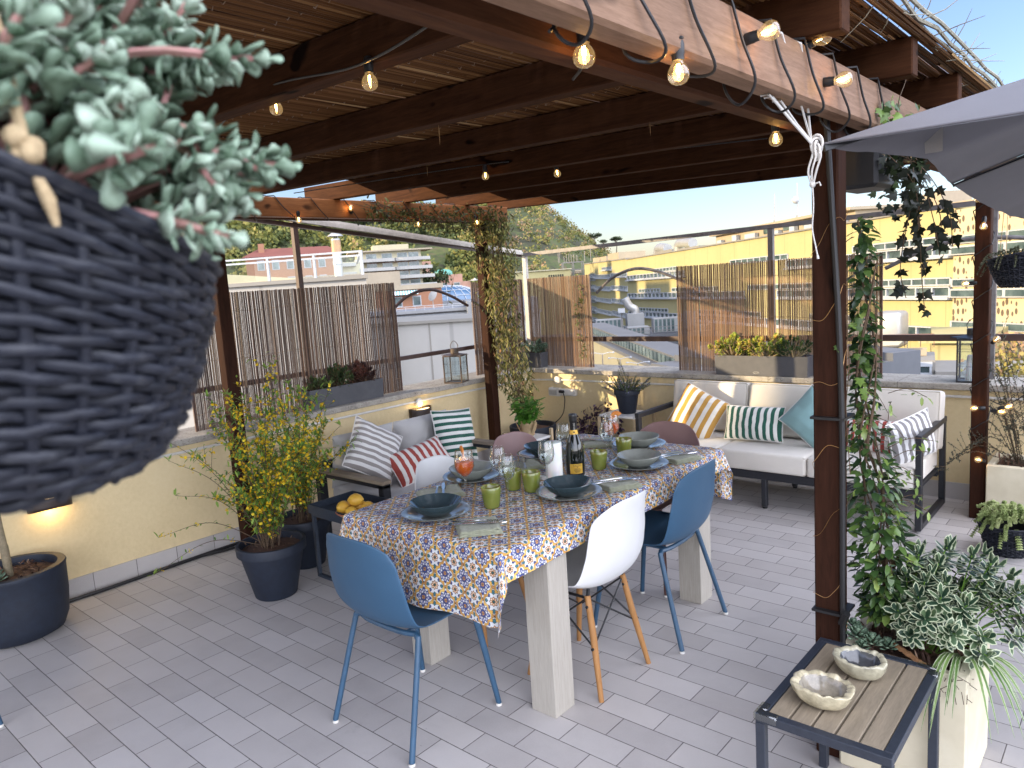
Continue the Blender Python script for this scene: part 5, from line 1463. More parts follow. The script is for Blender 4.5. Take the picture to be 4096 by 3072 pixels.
# ------------------------------------------------------------------ basil, rosemary, purple plant
t = plant('bushy basil in a kraft paper wrapped pot on the small white side table', (-3.735, 4.37, .451))
c = (-3.735, 4.37, .451)
b = MB(); b.lathe([(.0005, .002), (.046, 0), (.05, .004), (.066, .105), (.068, .125), (.064, .125), (.061, .10), (.0005, .095)], c, 40, wob=lambda a, z: 1 + (.012 + .3 * max(0, z - .09)) * sin(9 * a + z * 20) * .6)
for k in range(3):
    a = 2.2 + k * 2.0; b.leaf((c[0] + .05 * cos(a), c[1] + .05 * sin(a), c[2] + .01), (cos(a) * .35, sin(a) * .35, 1), (cos(a), sin(a), 0), .12, .05, .1, -.1)
b.build('paper_pot', plain('kraft paper', (.46, .34, .19), (.36, .25, .13), .85, 20, 0, .3, bscale=15, bd=.01), t, True, 60)
S = MB(); L = MB(); R_ = random.Random(6)
for i in range(24):
    a = R_.uniform(0, 2 * pi); o = .115 * sqrt(R_.random()); h = R_.uniform(.14, .27) - o * .4; s0 = V3(c) + V3((cos(a) * .03, sin(a) * .03, .09)); e = V3(c) + V3((cos(a) * o, sin(a) * o, .09 + h))
    pts = bez([s0, s0.lerp(e, .5) + rv(.01), e], 4); S.tube(pts, .002, 5, False)
    for k in (3, 5, 7, 8):
        for w in range(3):
            d = Quaternion((0, 0, 1), w * 2.1 + k) @ V3((1, 0, .1 if k < 8 else .8)); L.k = R_.uniform(.1, .9) * (.6 + .05 * k); L.leaf(pts[min(k, len(pts) - 1)], d + rv(.4), (0, 0, 1), R_.uniform(.040, .068), R_.uniform(.026, .042), -.25, .45, .5)
S.build('stems', F_['basil'], t); L.build('foliage', F_['basil'], t, True, 180)
t = plant('rosemary with lilac flowers in a dark pot on the white side table', (-3.41, 5.315, .4855))
c = (-3.41, 5.315, .4855)
round_pot(t, c, .072, .105, .205, M_['navy_pot'], .008, .045, .02)
S = MB(); L = MB(); Y = MB()
def needles(S, L, pts, ln, w, dens, R_, k=(0, 1), r=.0016):
    S.tube(pts, [r * (1 - .5 * j / len(pts)) for j in range(len(pts))], 4, False)
    for j in range(2, len(pts)):
        for q in range(dens):
            p = pts[j - 1].lerp(pts[j], R_.random()); ax = (pts[j] - pts[j - 1]).normalized(); d = (Quaternion(ax, R_.uniform(0, 6.3)) @ ax.orthogonal().normalized()) * .8 + ax * .7
            L.k = R_.uniform(*k); L.card(p, d, ax, R_.uniform(.7, 1.2) * ln, w)
for i in range(46):
    a = R_.uniform(0, 2 * pi); o = R_.uniform(.05, .19); h = R_.uniform(.03, .13); s0 = V3(c) + V3((cos(a) * .04, sin(a) * .04, .185)); e = s0 + V3((cos(a) * o, sin(a) * o, h))
    if i == 0: e = s0 + V3((-.10, .02, .27))
    if i in (1, 2): e = s0 + V3((-.16, .1, .12 + .05 * i))
    pts = bez([s0, s0.lerp(e, .6) + V3((0, 0, -.01)), e], 7); needles(S, L, pts, .017, .0038, 9, R_)
    for z in range(R_.randint(1, 5)): Y.k = R_.random(); p = pts[R_.randint(5, len(pts) - 1)]; Y.card(p + rv(.006), rv(), rv(), .013, .010); Y.card(p + rv(.006), rv(), rv(), .012, .009)
S.build('stems', M_['twig'], t); L.build('foliage', F_['rosemary'], t); Y.build('flowers', F_['lilac'], t)
t = plant('dark purple leaved plant in a dark pot on the floor by the back wall', (-3.86, 5.42, 0))
c = (-3.86, 5.42, 0); round_pot(t, c, .10, .135, .22, M_['navy_pot'], .01, .05, .03)
L = MB(); S = MB()
for i in range(420):
    d = rv(); d.z = abs(d.z); p = V3(c) + V3((d.x * .23 + .05, d.y * .17, .22 + d.z * .30 * R_.random() + (.06 if d.x > 0.2 else 0))); L.k = R_.random(); L.leaf(p, rv() + V3((d.x, d.y, -.2)), rv(), R_.uniform(.03, .05), R_.uniform(.02, .034), .2, .3)
for i in range(24): d = rv(); S.tube([(c[0], c[1], .18), (c[0] + d.x * .1, c[1] + d.y * .08, .32), (c[0] + d.x * .2 + .03, c[1] + d.y * .14, .30 + abs(d.z) * .2)], .0016, 4, False)
L.build('foliage', F_['purple'], t); S.build('stems', M_['twig'], t)

# ------------------------------------------------------------------ masonry planter with climber and variegated shrub
cream = plain('painted masonry', (.66, .60, .45), (.54, .48, .34), .85, 6, 0, .25, bscale=30, bd=.004)
def box_planter(label, x0, x1, y0, y1, h, w=.035):
    t = thing('masonry_planter', label, 'planter', ((x0 + x1) / 2, (y0 + y1) / 2, 0), 'masonry planters')
    b = MB(); b.box(x0, x1, y0, y0 + w, 0, h, .006); b.box(x0, x1, y1 - w, y1, 0, h, .006); b.box(x0, x0 + w, y0 + w - .004, y1 - w + .004, 0.002, h - .001, .004); b.box(x1 - w, x1, y0 + w - .004, y1 - w + .004, 0.002, h - .001, .004); b.build('box', cream, t, False)
    b = MB(); b.add([(x0 + w, y0 + w, h - .03), (x1 - w, y0 + w, h - .03), (x1 - w, y1 - w, h - .03), (x0 + w, y1 - w, h - .03)], [(0, 1, 2, 3)]); R_ = random.Random(2)
    for i in range(260): b.k = R_.random(); b.leaf((R_.uniform(x0 + w, x1 - w), R_.uniform(y0 + w, y1 - w), h - .026), rv() + V3((0, 0, .2)), (0, 0, 1), R_.uniform(.02, .06), R_.uniform(.008, .018), .1, 0)
    for i in range(40): p = V3((x1 - .06 + R_.uniform(-.03, .03), y0 + .04 + R_.uniform(-.02, .02), h - .01)); b.k = .1; b.tube([p, p + rv(.03), p + rv(.05) + V3((.02, -.03, -.03))], .0012, 3, False)
    b.build('soil', M_['chips'], t, False); return t
box_planter('cream masonry planter beside the near pergola post holding the variegated shrub', -.752, -.385, 2.372, 2.745, .42)
t = plant('green climber twining up the near pergola post from the masonry planter', (-.66, 2.62, .40), 'climbing plant', 'climbing_vine')
S = MB(); L = MB(); R_ = random.Random(41)
for i in range(9):
    a = R_.uniform(0, 6.3); pts = []
    for k in range(11):
        z = .39 + k * .14; f = k / 10; pts.append((-.655 - .058 * min(1, f * 1.8) + .03 * cos(a + k), 2.60 - .07 * min(1, f * 2) + .03 * sin(a + k), z))
    S.tube(bez(pts[:R_.randint(7, 11)], 4), [.004] * 60 if False else .0028, 5, False)
for i in range(5): S.tube(bez([(-.70 + R_.uniform(-.02, .05), 2.62, .39), (-.67 + R_.uniform(-.03, .03), 2.6, .5), (-.65 + R_.uniform(-.03, .03), 2.58, .68)], 5), .006, 6, False)
for i in range(1250):
    z = .50 + 1.30 * R_.random() ** 2.3; wd = .084 * (1.25 - .85 * (z - .45)) if z < 1.12 else .024
    if z < .62: wd = .075
    cx_ = -.642 - .085 * min(1, max(0, (z - .55) / .6)); q = wd * sqrt(R_.random()); a = R_.uniform(0, 6.3); p = V3((cx_ + q * cos(a), 2.545 + q * sin(a), z))
    d = V3((cos(a), sin(a), R_.uniform(-.9, .6))) + rv(.5); L.k = min(1, max(0, R_.gauss(.42, .27)))
    L.leaf(p, d, V3((0, 0, 1)) + rv(.5), R_.uniform(.030, .052), R_.uniform(.019, .030), .22, .3)
for i in range(22):
    z = R_.uniform(.55, 1.3); a = R_.uniform(-2.5, 1.2); p = V3((-.65, 2.54, z)); e = p + V3((cos(a) * .13, sin(a) * .08, R_.uniform(-.02, .09))); S.tube(bez([p, p.lerp(e, .5) + V3((0, 0, .02)), e], 4), .0012, 4, False)
    for k in range(5): L.k = R_.uniform(.7, 1); L.leaf(p.lerp(e, .5 + .125 * k), rv(), (0, 0, 1), .030, .012, .25, .2)
S.build('stems', M_['twig'], t); L.build('foliage', F_['jasmine'], t, True, 180)
t = plant('white edged variegated shrub spilling over the masonry planter', (-.49, 2.58, .40), 'shrub', 'variegated_shrub')
S = MB(); L = MB(); R_ = random.Random(52)
for i in range(88):
    a = R_.uniform(0, 6.3); o = .245 * sqrt(R_.random()); h = .30 * (1 - (o / .32) ** 2) * R_.uniform(.5, 1.25)
    s0 = V3((-.53 + cos(a) * .06, 2.58 + sin(a) * .06, .40)); e = V3((-.475 + cos(a) * o * (1 if cos(a) > 0 else .72), 2.60 + sin(a) * o * .95, .42 + h))
    pts = bez([s0, s0.lerp(e, .55) + V3((0, 0, .03)), e], 5); S.tube(pts, .0022, 5, False); ax = ((pts[-1] - pts[-3]).normalized() + V3((0, 0, .5))).normalized()
    for j in range(5):
        p = pts[-1] - ax * .013 * j; 
        for w in range(4 if j else 3):
            o_ = Quaternion(ax, w * (pi / 2) + j * .8) @ ax.orthogonal().normalized(); L.k = R_.uniform(.1, 1); q = .35 + .22 * j
            L.leaf(p, o_ * q + ax * max(.1, 1 - q * .8), ax, R_.uniform(.030, .052), R_.uniform(.020, .031), -.18, .25 if j else -.1, .55)
S.build('stems', F_['kerria'], t); L.build('foliage', F_['euonymus'], t, True, 180)
t = plant('grey green rosette succulents in the front left corner of the masonry planter', (-.70, 2.43, .41), 'succulent', 'succulent')
L = MB(); R_ = random.Random(3)
for cx_, cy_, r_, z in ((-.712, 2.435, .050, .43), (-.665, 2.425, .044, .425), (-.62, 2.435, .040, .42), (-.735, 2.47, .035, .445), (-.69, 2.40, .03, .415)):
    for j in range(30):
        w = j * 2.4; q = .2 + j * .028; L.k = R_.uniform(.2, .9); spoon(L, (cx_, cy_, z + .02 * (1 - q)), (cos(w) * q, sin(w) * q, 1.1 - q), (0, 0, 1), r_ * (.5 + .5 * q), r_ * .34)
L.build('foliage', F_['echev'], t, True, 180)
t = plant('striped spider plant with long arching blades at the right of the masonry planter', (-.42, 2.50, .40), 'plant', 'spider_plant')
L = MB(); R_ = random.Random(12)
for i in range(26):
    a = R_.uniform(-1.9, .9); ln = R_.uniform(.16, .34); z0 = .41; c0 = V3((-.425, 2.50, z0)); L.k = R_.random(); n = 9
    vs = []; ed = []; d = V3((cos(a), sin(a), 0)); x = V3((-sin(a), cos(a), 0))
    for k in range(n + 1):
        f = k / n; p = c0 + d * (ln * f * (.92)) + V3((0, 0, ln * (1.05 * f - 1.35 * f * f))); w = .0065 * (1 - f ** 2.2) + .0004
        vs += [p - x * w, p + V3((0, 0, -.0015)), p + x * w]; ed += [1, 0, 1]
    L.add(vs, [q for k in range(n) for q in ((3 * k, 3 * k + 1, 3 * k + 4, 3 * k + 3), (3 * k + 1, 3 * k + 2, 3 * k + 5, 3 * k + 4))], None, ed)
L.build('foliage', F_['spider'], t, True, 180)
b = MB(); b.k = .9; b.M = Matrix.Translation((-.555, 2.425, .425)) @ Matrix.Rotation(-.5, 4, 'Z') @ Matrix.Rotation(.15, 4, 'Y')
b.grid(lambda u, v: ((u - .5) * .13, (v - .5) * .028 * (1 - abs(u - .5)), .006 * noise.noise(V3((u * 9, v * 6, 2))) + .008 * (1 - (2 * v - 1) ** 2)), 24, 6)
tag(b.build('bark_piece', wood('split bark', (.40, .22, .10), (.14, .06, .03), 0, .8, 30, False, .5), None, True, 60), 'long piece of split bark lying on the soil of the masonry planter', 'bark')

# ------------------------------------------------------------------ right back: masonry planter with airy shrub, baskets
box_planter('cream masonry planter behind the right rear pergola post with a tall dark shrub', -.775, -.30, 5.20, 5.56, .365)
t = plant('tall airy shrub with tiny dark leaves in the rear masonry planter', (-.60, 5.36, .33), 'shrub', 'airy_shrub')
S = MB(); L = MB(); R_ = random.Random(77)
for i in range(34):
    a = R_.uniform(0, 6.3); o = .22 * sqrt(R_.random()); h = R_.uniform(.25, .86); s0 = V3((-.58 + .05 * cos(a), 5.36 + .05 * sin(a), .33)); e = s0 + V3((cos(a) * o, sin(a) * o * .7, h))
    if i < 4: e = V3((-1.02 + .05 * i, 5.10 + .02 * i, .32 + .05 * i))
    elif i < 7: e = V3((-.86 + .03 * i, 5.15, .95 + .06 * (i - 4)))
    pts = bez([s0, s0.lerp(e, .6) + V3((0, 0, .05 if i > 3 else .12)), e], 10); needles(S, L, pts, .013, .007, 7, R_, (0, 1), .0022)
    for k in range(6, len(pts), 2):
        q = pts[k] + rv(.07) + V3((0, 0, .04)); needles(S, L, [pts[k], pts[k].lerp(q, .35), pts[k].lerp(q, .7), q], .012, .006, 6, R_, (0, 1), .0012)
S.build('stems', M_['twig'], t); L.build('foliage', F_['shrub'], t)
t = thing('flower_basket', 'dark wicker basket of pale green sedum tails on the floor at the right', 'basket', (-.59, 4.72, 0))
wicker(t, (-.59, 4.72, 0), .092, .145, .17, 16, 34, sides=5)
L = MB(); R_ = random.Random(14)
for i in range(92):
    a = R_.uniform(0, 6.3); o = .165 * sqrt(R_.random()); s0 = V3((-.59 + .5 * o * cos(a), 4.72 + .5 * o * sin(a), .16)); dr = .12 if o > .13 else 0
    e = V3((-.59 + 1.12 * o * cos(a), 4.72 + 1.12 * o * sin(a), .205 + .05 * R_.random() - dr * R_.random() - .6 * max(0, o - .11)))
    pts = bez([s0, s0.lerp(e, .6) + V3((0, 0, .035)), e], 6); k0 = R_.uniform(.2, .9)
    for j in range(3, len(pts)):
        ax = (pts[j] - pts[j - 1]).normalized()
        for q in range(7): L.k = min(1, max(0, k0 + R_.uniform(-.25, .25))); o_ = Quaternion(ax, q * .9 + j * .4) @ ax.orthogonal().normalized(); spoon(L, pts[j], o_ * .9 + ax * .7, ax, .0165, .0085)
L.build('foliage', F_['sedum'], t, True, 180)
t = thing('hanging_basket', 'dark wicker basket of grey green trailing plant hanging at the right edge', 'hanging basket', (-.60, 4.95, 1.46))
Pb = wicker(t, (-.60, 4.95, 1.455), .085, .155, .165, 17, 34, tilt=(.16, -.1), sides=5)
L = MB(); S = MB()
for i in range(90):
    a = R_.uniform(0, 6.3); o = .15 * sqrt(R_.random()); s0 = Pb(a, 1.0, o - .15); far = o > .10; e = s0 + V3((cos(a) * .05, sin(a) * .05, .03 - (.11 * R_.random() if far and cos(a) < .3 else 0)))
    needles(S, L, bez([s0, s0.lerp(e, .5) + V3((0, 0, .025)), e], 6), .009, .006, 9, R_, (0, 1), .001)
L.build('foliage', F_['moss'], t); S.build('stems', M_['twig'], t)
for a in (2.4, 4.4, .4):
    e = Pb(a, 1.02); b = MB(); b.tube([e, e.lerp(V3((-.66, 4.95, 2.21)), .5), (-.66, 4.95, 2.21)], .0022, 5); b.build('cord', M_['jute'], t)

# ------------------------------------------------------------------ hanging ivy
t = thing('hanging_planter', 'black trough of ivy hung behind the near post with strands trailing down', 'hanging planter', (-.785, 2.70, 1.89))
b = MB(); b.box(-.845, -.705, 2.62, 2.86, 1.895, 2.06, .012); b.build('box', M_['cable'], t, False)
def ivy_leaf(L, p, d, n, s):
    p = V3(p); d = V3(d).normalized(); x = d.cross(V3(n))
    if x.length < 1e-3: x = d.orthogonal()
    x.normalize(); n = x.cross(d)
    o = [(0, -.05), (-.16, -.10), (-.46, .02), (-.30, .26), (-.50, .50), (-.20, .52), (0, 1.0), (.20, .52), (.50, .50), (.30, .26), (.46, .02), (.16, -.10)]
    vs = [p + d * (.3 * s)] + [p + x * (a * s) + d * (c_ * s) - n * (abs(a) * s * .22 + c_ * c_ * s * .12) for a, c_ in o]
    L.add(vs, [(0, i + 1, (i + 1) % 12 + 1) for i in range(12)])
S = MB(); L = MB(); R_ = random.Random(19)
for i in range(8):
    s0 = V3((R_.uniform(-.78, -.64), R_.uniform(2.62, 2.80), R_.uniform(1.98, 2.08))); xe = R_.uniform(-.70, -.50)
    e = V3((xe, 2.72 + R_.uniform(-.08, .08), R_.uniform(1.44, 1.72))); pts = bez([s0, s0.lerp(e, .3) + V3((.05, 0, .03)), e + V3((R_.uniform(-.03, .03), 0, .12)), e], 7)
    S.tube(pts, .0014, 4, False)
    for k in range(4, len(pts)):
        if R_.random() < .72: L.k = R_.uniform(0, .62) * (.7 if pts[k].z < 1.9 else 1.4); d = rv(); d.z -= .9; ivy_leaf(L, pts[k] + rv(.012), d, (rv() + V3((.2, -1, .3))), R_.uniform(.026, .046))
for i in range(105):     # mass under and over the trough
    z = R_.uniform(1.80, 2.10); L.k = R_.uniform(0, .7); d = rv(); d.z -= .7; ivy_leaf(L, (R_.uniform(-.72, -.60), R_.uniform(2.60, 2.84), z), d, rv() + V3((.3, -1, .3)), R_.uniform(.024, .040))
for i in range(46):      # shoots climbing the outer beam face
    L.k = R_.uniform(.75, 1); d = rv(); d.z -= .4; ivy_leaf(L, (-.675 + R_.uniform(-.01, .03), R_.uniform(2.55, 3.05), R_.uniform(2.05, 2.17)), d, V3((1, -.5, .4)) + rv(.4), R_.uniform(.024, .042))
S.tube(bez([(-.68, 2.75, 2.06), (-.66, 2.68, 2.15), (-.65, 2.72, 2.22), (-.64, 2.70, 2.27)], 6), .0015, 4, False)
for i in range(14):      # lone leaves low on the post
    L.k = R_.uniform(.75, 1); d = rv(); d.z -= .8; z = R_.uniform(1.05, 1.50); ivy_leaf(L, (-.745 + R_.uniform(-.012, .07), 2.38 + R_.uniform(0, .1), z), d, V3((.3, -1, .3)), R_.uniform(.022, .034))
S.tube(bez([(-.735, 2.4, 1.5), (-.72, 2.38, 1.35), (-.735, 2.4, 1.2), (-.72, 2.39, 1.0)], 6), .0014, 4, False)
S.build('stems', M_['twig'], t); L.build('foliage', F_['ivy'], t, True, 180)

# ------------------------------------------------------------------ parasol at the right and its ropes
t = thing('parasol', 'grey fabric parasol reaching in from the right edge, one corner roped to the beam', 'parasol', (1.0, 3.2, 0))
cloth_m = Mat('grey parasol fabric'); pn = cloth_m.noise(cloth_m.co(), 2.2, 4); pw_ = cloth_m.noise(cloth_m.co(), 600, 2)
cloth_m.col(cloth_m.ramp(pn, [(.3, (.125, .125, .14)), (.7, (.16, .16, .18))])).set(rough=.85, sheen=.1).bump(pn * 2 + pw_ * .3, .25, .01); cloth_m.transl((.12, .12, .13), .06)
T_ = V3((-.74, 2.16, 1.985)); CE = V3((1.0, 3.2, 2.46)); K_ = V3((-.55, 2.92, 1.895)); C2 = V3((-.47, 4.05, 1.79)); Q_ = V3((-.52, 2.42, 1.948)); C1 = V3((2.6, 2.05, 1.99)); C3 = V3((2.6, 4.3, 1.9))
def panel(a, b_, c_, sag, n=20, edge=None):
    def fn(u, v):
        e = a.lerp(b_, u) if edge is None else edge(u)
        p = e.lerp(c_, v); k = 4 * u * (1 - u) * (1 - v); p = p + V3((0, 0, -sag * k + .006 * noise.noise(V3((u * 9, v * 2, sag * 50))) * (1 - v)))
        return p
    return fn
def hem(u):
    pts = [T_, Q_, K_]; 
    return T_.lerp(Q_, u * 2.2) if u < .4545 else Q_.lerp(K_, (u - .4545) / .5455)
b = MB(); b.grid(panel(T_, C1, CE, .015), 30, 16); b.build('canopy_panel', cloth_m.m, t, True, 180)
b = MB(); b.grid(panel(T_, K_, CE, .01, edge=hem), 24, 16, flip=True); b.build('canopy_panel', cloth_m.m, t, True, 180)
b = MB(); b.grid(panel(K_, C2, CE, .02), 20, 16, flip=True); b.build('canopy_panel', cloth_m.m, t, True, 180)
b = MB(); b.grid(panel(C2, C3, CE, .02), 20, 16, flip=True); b.grid(panel(C1, C3, CE, .02), 20, 16); b.build('canopy_panel', cloth_m.m, t, True, 180)
dkf = fabric('dark parasol webbing', (.018, .019, .025))
b = MB(); b.bar(K_ + V3((0, 0, -.006)), CE + V3((0, 0, -.04)), .055, .004); b.build('rib_tape', dkf, t, False)
b = MB(); b.bar(T_ + V3((.02, .01, -.01)), CE + V3((0, 0, -.03)), .022, .016); b.build('rib', M_['black_metal'], t, False)
b = MB(); b.tube([T_ + V3((-.004, 0, .002)), T_.lerp(C1, .3) + V3((0, -.002, -.012)), T_.lerp(C1, .6) + V3((0, -.002, -.012)), C1], .0035, 6); b.tube([T_, Q_, K_, C2], .003, 6); b.build('hem', cloth_m.m, t)
b = MB(); b.add([(-.521, 2.375, 2.016), (-.474, 2.375, 2.018), (-.473, 2.375, 1.946), (-.516, 2.375, 1.945)], [(0, 1, 2, 3)])
b.build('corner_pocket', fabric('light parasol pocket', (.30, .29, .29)), t, False)
b = MB(); b.tube([(1, 3.2, 0.05), (1, 3.2, 2.5)], .025, 16); b.build('pole', M_['grey_metal'], t); b = MB(); b.box(.72, 1.28, 2.92, 3.48, 0, .06, .01); b.build('base', M_['grey_pot'], t, False)
t = thing('rope', 'white rope tying the parasol corner to the pergola beam', 'rope', (T_.x, T_.y, T_.z))
b = MB(); kn = T_ + V3((-.008, -.004, .006))
for p in ((-.688, 1.79, 2.195), (-.688, 1.91, 2.195), (-.716, 1.78, 2.064), (-.720, 1.81, 2.064), (-.724, 1.87, 2.064)):
    q = V3(p); b.tube([kn + rv(.004), kn.lerp(q, .5) + V3((0, 0, -.003)), q] + ([q + V3((-.02, .003, .012)), q + V3((-.05, .004, .013))] if p[2] > 2.1 else [q + V3((-.02, .002, .001))]), .0030, 6)
for k in range(4):
    a = k * .8; b.ring([kn + V3((.016 * cos(w) * cos(a) + .012, .016 * cos(w) * sin(a), .022 * sin(w) - .008 * k)) for w in [2 * pi * i / 18 for i in range(18)]], .0034, 6)
for dx in (.0, .012, -.010): b.tube(bez([kn, kn + V3((.014 + dx, -.01, -.03)), kn + V3((.002 + dx, -.01, -.075)), kn + V3((.0, 0, -.115))], 6), .0030, 6)
b.build('strands', M_['rope'], t)
b = MB(); e = kn + V3((0, 0, -.11)); b.sphere(e, .009, 8, 6); b.tube(bez([e, e + V3((.002, .0, -.06)), e + V3((-.002, .002, -.12)), e + V3((.006, .004, -.17)), e + V3((.012, .006, -.205))], 8), [.0020] * 30 + [.0034] * 3, 6); b.tube([e, e + V3((.02, -.004, .004)), e + V3((.024, -.004, -.006))], .0025, 5); b.build('loose_end', M_['rope'], t)

# ------------------------------------------------------------------ festoon lights
def festoon(label, wires, bulbs, glow=0):
    """bulbs: (position of the bulb, unit direction socket -> bulb tip)"""
    t = thing('string_light', label, 'string lights', bulbs[0][0], 'festoon strings on the pergola')
    b = MB()
    for w in wires: b.tube(w if len(w) > 30 else bez(w, 8), .0032, 6)
    b.build('cable', M_['cable'], t)
    for p, d in bulbs:
        M = Matrix.Translation(p) @ V3((0, 0, -1)).rotation_difference(V3(d).normalized()).to_matrix().to_4x4()
        k = MB(); k.M = M; k.lathe([(.0005, .062), (.009, .061), (.011, .055), (.0125, .05), (.0125, .034), (.0115, .030), (.0115, .022), (.0005, .022)], (0, 0, 0), 16); s_ = k.build('bulb_socket', M_['cable'], t, True, 40)
        k = MB(); k.M = M; k.lathe([(.0095, .024), (.0105, .018), (.0155, .012), (.0195, .004), (.0205, -.003), (.019, -.011), (.014, -.0175), (.007, -.0205), (.0005, -.021)], (0, 0, 0), 24); k.build('bulb_glass', M_['bulb'], s_, True, 180)
        k = MB(); k.M = M; k.tube([(-.002, 0, .016), (-.0035, 0, .004), (0, .001, -.007), (.0035, 0, .004), (.002, 0, .016)], .0011, 6); k.build('filament', M_['filament'], s_)
        if glow:
            l = bpy.data.lights.new('bulb_glow', 'POINT'); l.energy = glow; l.color = (1, .55, .18); l.shadow_soft_size = .012; o = bpy.data.objects.new('bulb_glow', l); COL.objects.link(o); o.parent = t; o.location = V3(p) - rootloc(t)
    return t
def wraps(x0, x1, z0, z1, y0, y1, n, r=.005):
    out = []; R_ = random.Random(n); st = (y1 - y0) / n
    for i in range(n):
        y = y0 + st * i; a = R_.uniform(.015, .05); k = R_.uniform(.02, .06)
        out += bez([(x1 + r, y, z1 + .006), (x1 + r + .004, y + .2 * st, (z0 + z1) / 2), (x1 + r + .012, y + .3 * st + k, z0 - .01), ((x0 + x1) / 2, y + .42 * st + k, z0 - a), (x0 - r, y + .55 * st, z0 + .01), (x0 - r, y + .8 * st, z1 + .004), ((x0 + x1) / 2, y + .9 * st, z1 + .006)], 6)[:-1]
    return out
festoon('black festoon string with lit round bulbs wound round the right front beam', [wraps(-.753, -.69, 2.068, 2.203, .9, 2.75, 9), [(-.757, 1.0, 2.062), (-.79, 1.10, 2.115), (-.80, 1.16, 2.118), (-.85, 1.22, 2.07), (-.93, 1.3, 2.072)], [(-.70, 1.30, 2.09), (-.69, 1.31, 2.095), (-.70, 1.34, 2.10)]],
        [((-.80, 1.155, 2.062), (0, 0, -1)), ((-.70, 1.315, 2.035), (0, 0, -1)), ((-.640, 1.60, 2.150), (1, .1, .12)), ((-.642, 2.085, 2.127), (1, .1, -.05)), ((-.91, 2.31, 2.045), (.0, 0, -1)), ((-.64, 2.80, 2.005), (.3, 0, -1)), ((-.66, 1.98, 2.215), (1, 0, .3))], .22)
festoon('festoon string with small bulbs hanging under the middle of the cane roof', [[(-1.0, 1.1, 2.21), (-1.52, 1.23, 2.225), (-2.12, 1.30, 2.29), (-3.1, 1.6, 2.30), (-4.4, 2.0, 2.30)], [(-1.5, 3.7, 2.28), (-2.62, 3.45, 2.32), (-2.91, 3.2, 2.33), (-4.40, 2.9, 2.34)]],
        [((-2.10, 1.352, 2.248), (0, 0, -1)), ((-1.53, 1.262, 2.19), (0, 0, -1)), ((-2.912, 3.176, 2.262), (0, 0, -1)), ((-2.659, 3.513, 2.262), (.2, 0, -1))])
festoon('festoon string with bulbs wound round the left beam', [wraps(-4.512, -4.45, 2.19, 2.318, 2.5, 5.0, 9)],
        [((-4.42, 2.93, 2.165), (0, 0, -1)), ((-4.415, 3.366, 2.262), (.5, -.4, .5)), ((-4.40, 4.657, 2.172), (.4, 0, -1)), ((-4.41, 4.0, 2.15), (.2, 0, -1))], .12)
helix = []
for i in range(160):
    a = i / 160 * 2 * pi * 6; q = max(abs(cos(a)), abs(sin(a))); helix.append(V3((-.8265 + .050 * cos(a) / q, 5.281 + .049 * sin(a) / q, .40 + 1.6 * i / 160)))
festoon('festoon string with lit bulbs wound round the right rear post', [helix, [(-.77, 5.25, .76), (-.70, 5.22, .74), (-.62, 5.25, .78), (-.5, 5.3, .9)]],
        [((-.81, 4.97, 1.955), (-.6, 0, .2)), ((-.815, 5.19, 1.805), (0, -.4, -1)), ((-.905, 5.20, 1.475), (-1, 0, 0)), ((-.74, 5.22, 1.135), (.3, -.5, .3)), ((-.845, 5.19, .715), (-1, -.3, 0)), ((-.70, 5.20, .70), (.8, -.2, 0)), ((-.665, 5.20, .735), (.9, 0, .3)), ((-.815, 5.19, .395), (-.4, -.8, .3))], .12)
# ------------------------------------------------------------------ the town around the terrace
def frame2(A, B, shear=0.):
    """local frame of a facade: x along it from A to B, y out of it towards the terrace, z up"""
    A = V3((A[0], A[1], 0)); B = V3((B[0], B[1], 0)); L = (B - A).length; u = (B - A) / L; n = V3((u.y, -u.x, 0))
    if n.dot(-A) < 0: n = -n
    M = Matrix(((u.x, n.x, 0, A.x), (u.y, n.y, 0, A.y), (shear, 0, 1, 0), (0, 0, 0, 1)))
    return M, L
W_ = {}
def wallmat(name, c, c2=None, joint=0, u=None, rough=.85, dim=.60):
    c = tuple(v * dim for v in c); c2 = tuple(v * dim for v in c2) if c2 else None
    m = Mat(name); p = m.world(); n = m.noise(p, .35, 5, .65, 0, (1, 1, .35)); f = m.noise(p, 3, 4)
    c2 = c2 or tuple(v * .78 for v in c)
    col = m.ramp(n * .7 + f * .3, [(.3, c2), (.65, c)])
    if joint:
        x, y, z = m.xyz(p); t = (x * u[0] + y * u[1]) / joint; g = t.fr().mn(1 - t.fr()).ss(.006, .018)
        col = m.mix((1 - g) * .45, col, tuple(v * .45 for v in c))
    m.col(col).set(rough=rough); return m.m
W_['yellow'] = wallmat('yellow concrete panels', (.64, .565, .27), (.55, .48, .225), 3.9, (.770, -.638))
W_['white'] = wallmat('white render', (.56, .545, .51), (.47, .455, .42), 3.0, (.83, .55))
W_['frame'] = plain('pale window frames', (.40, .42, .44), (.33, .35, .37), .5, .5)
W_['win'] = (lambda m: (m.col(m.ramp(m.noise(m.world(), .55, 4, .6), [(.35, (.03, .05, .055)), (.6, (.10, .14, .14)), (.75, (.30, .33, .30))])).set(rough=.10, spec=.6), m.m)[1])(Mat('office panes'))
W_['tan'] = wallmat('tan render', (.58, .48, .34)); W_['concrete'] = wallmat('grey concrete', (.36, .34, .30)); W_['orange'] = wallmat('orange render', (.52, .25, .14)); W_['pink'] = wallmat('pink render', (.60, .36, .27))
W_['bluegrey'] = wallmat('pale grey wall', (.34, .355, .37), (.27, .28, .30)); W_['roof_red'] = wallmat('red roof', (.36, .12, .08)); W_['metal'] = plain('galvanised ducts', (.40, .40, .39), (.32, .32, .31), .4, .8, .4); W_['cream'] = wallmat('cream wall', (.70, .63, .42))
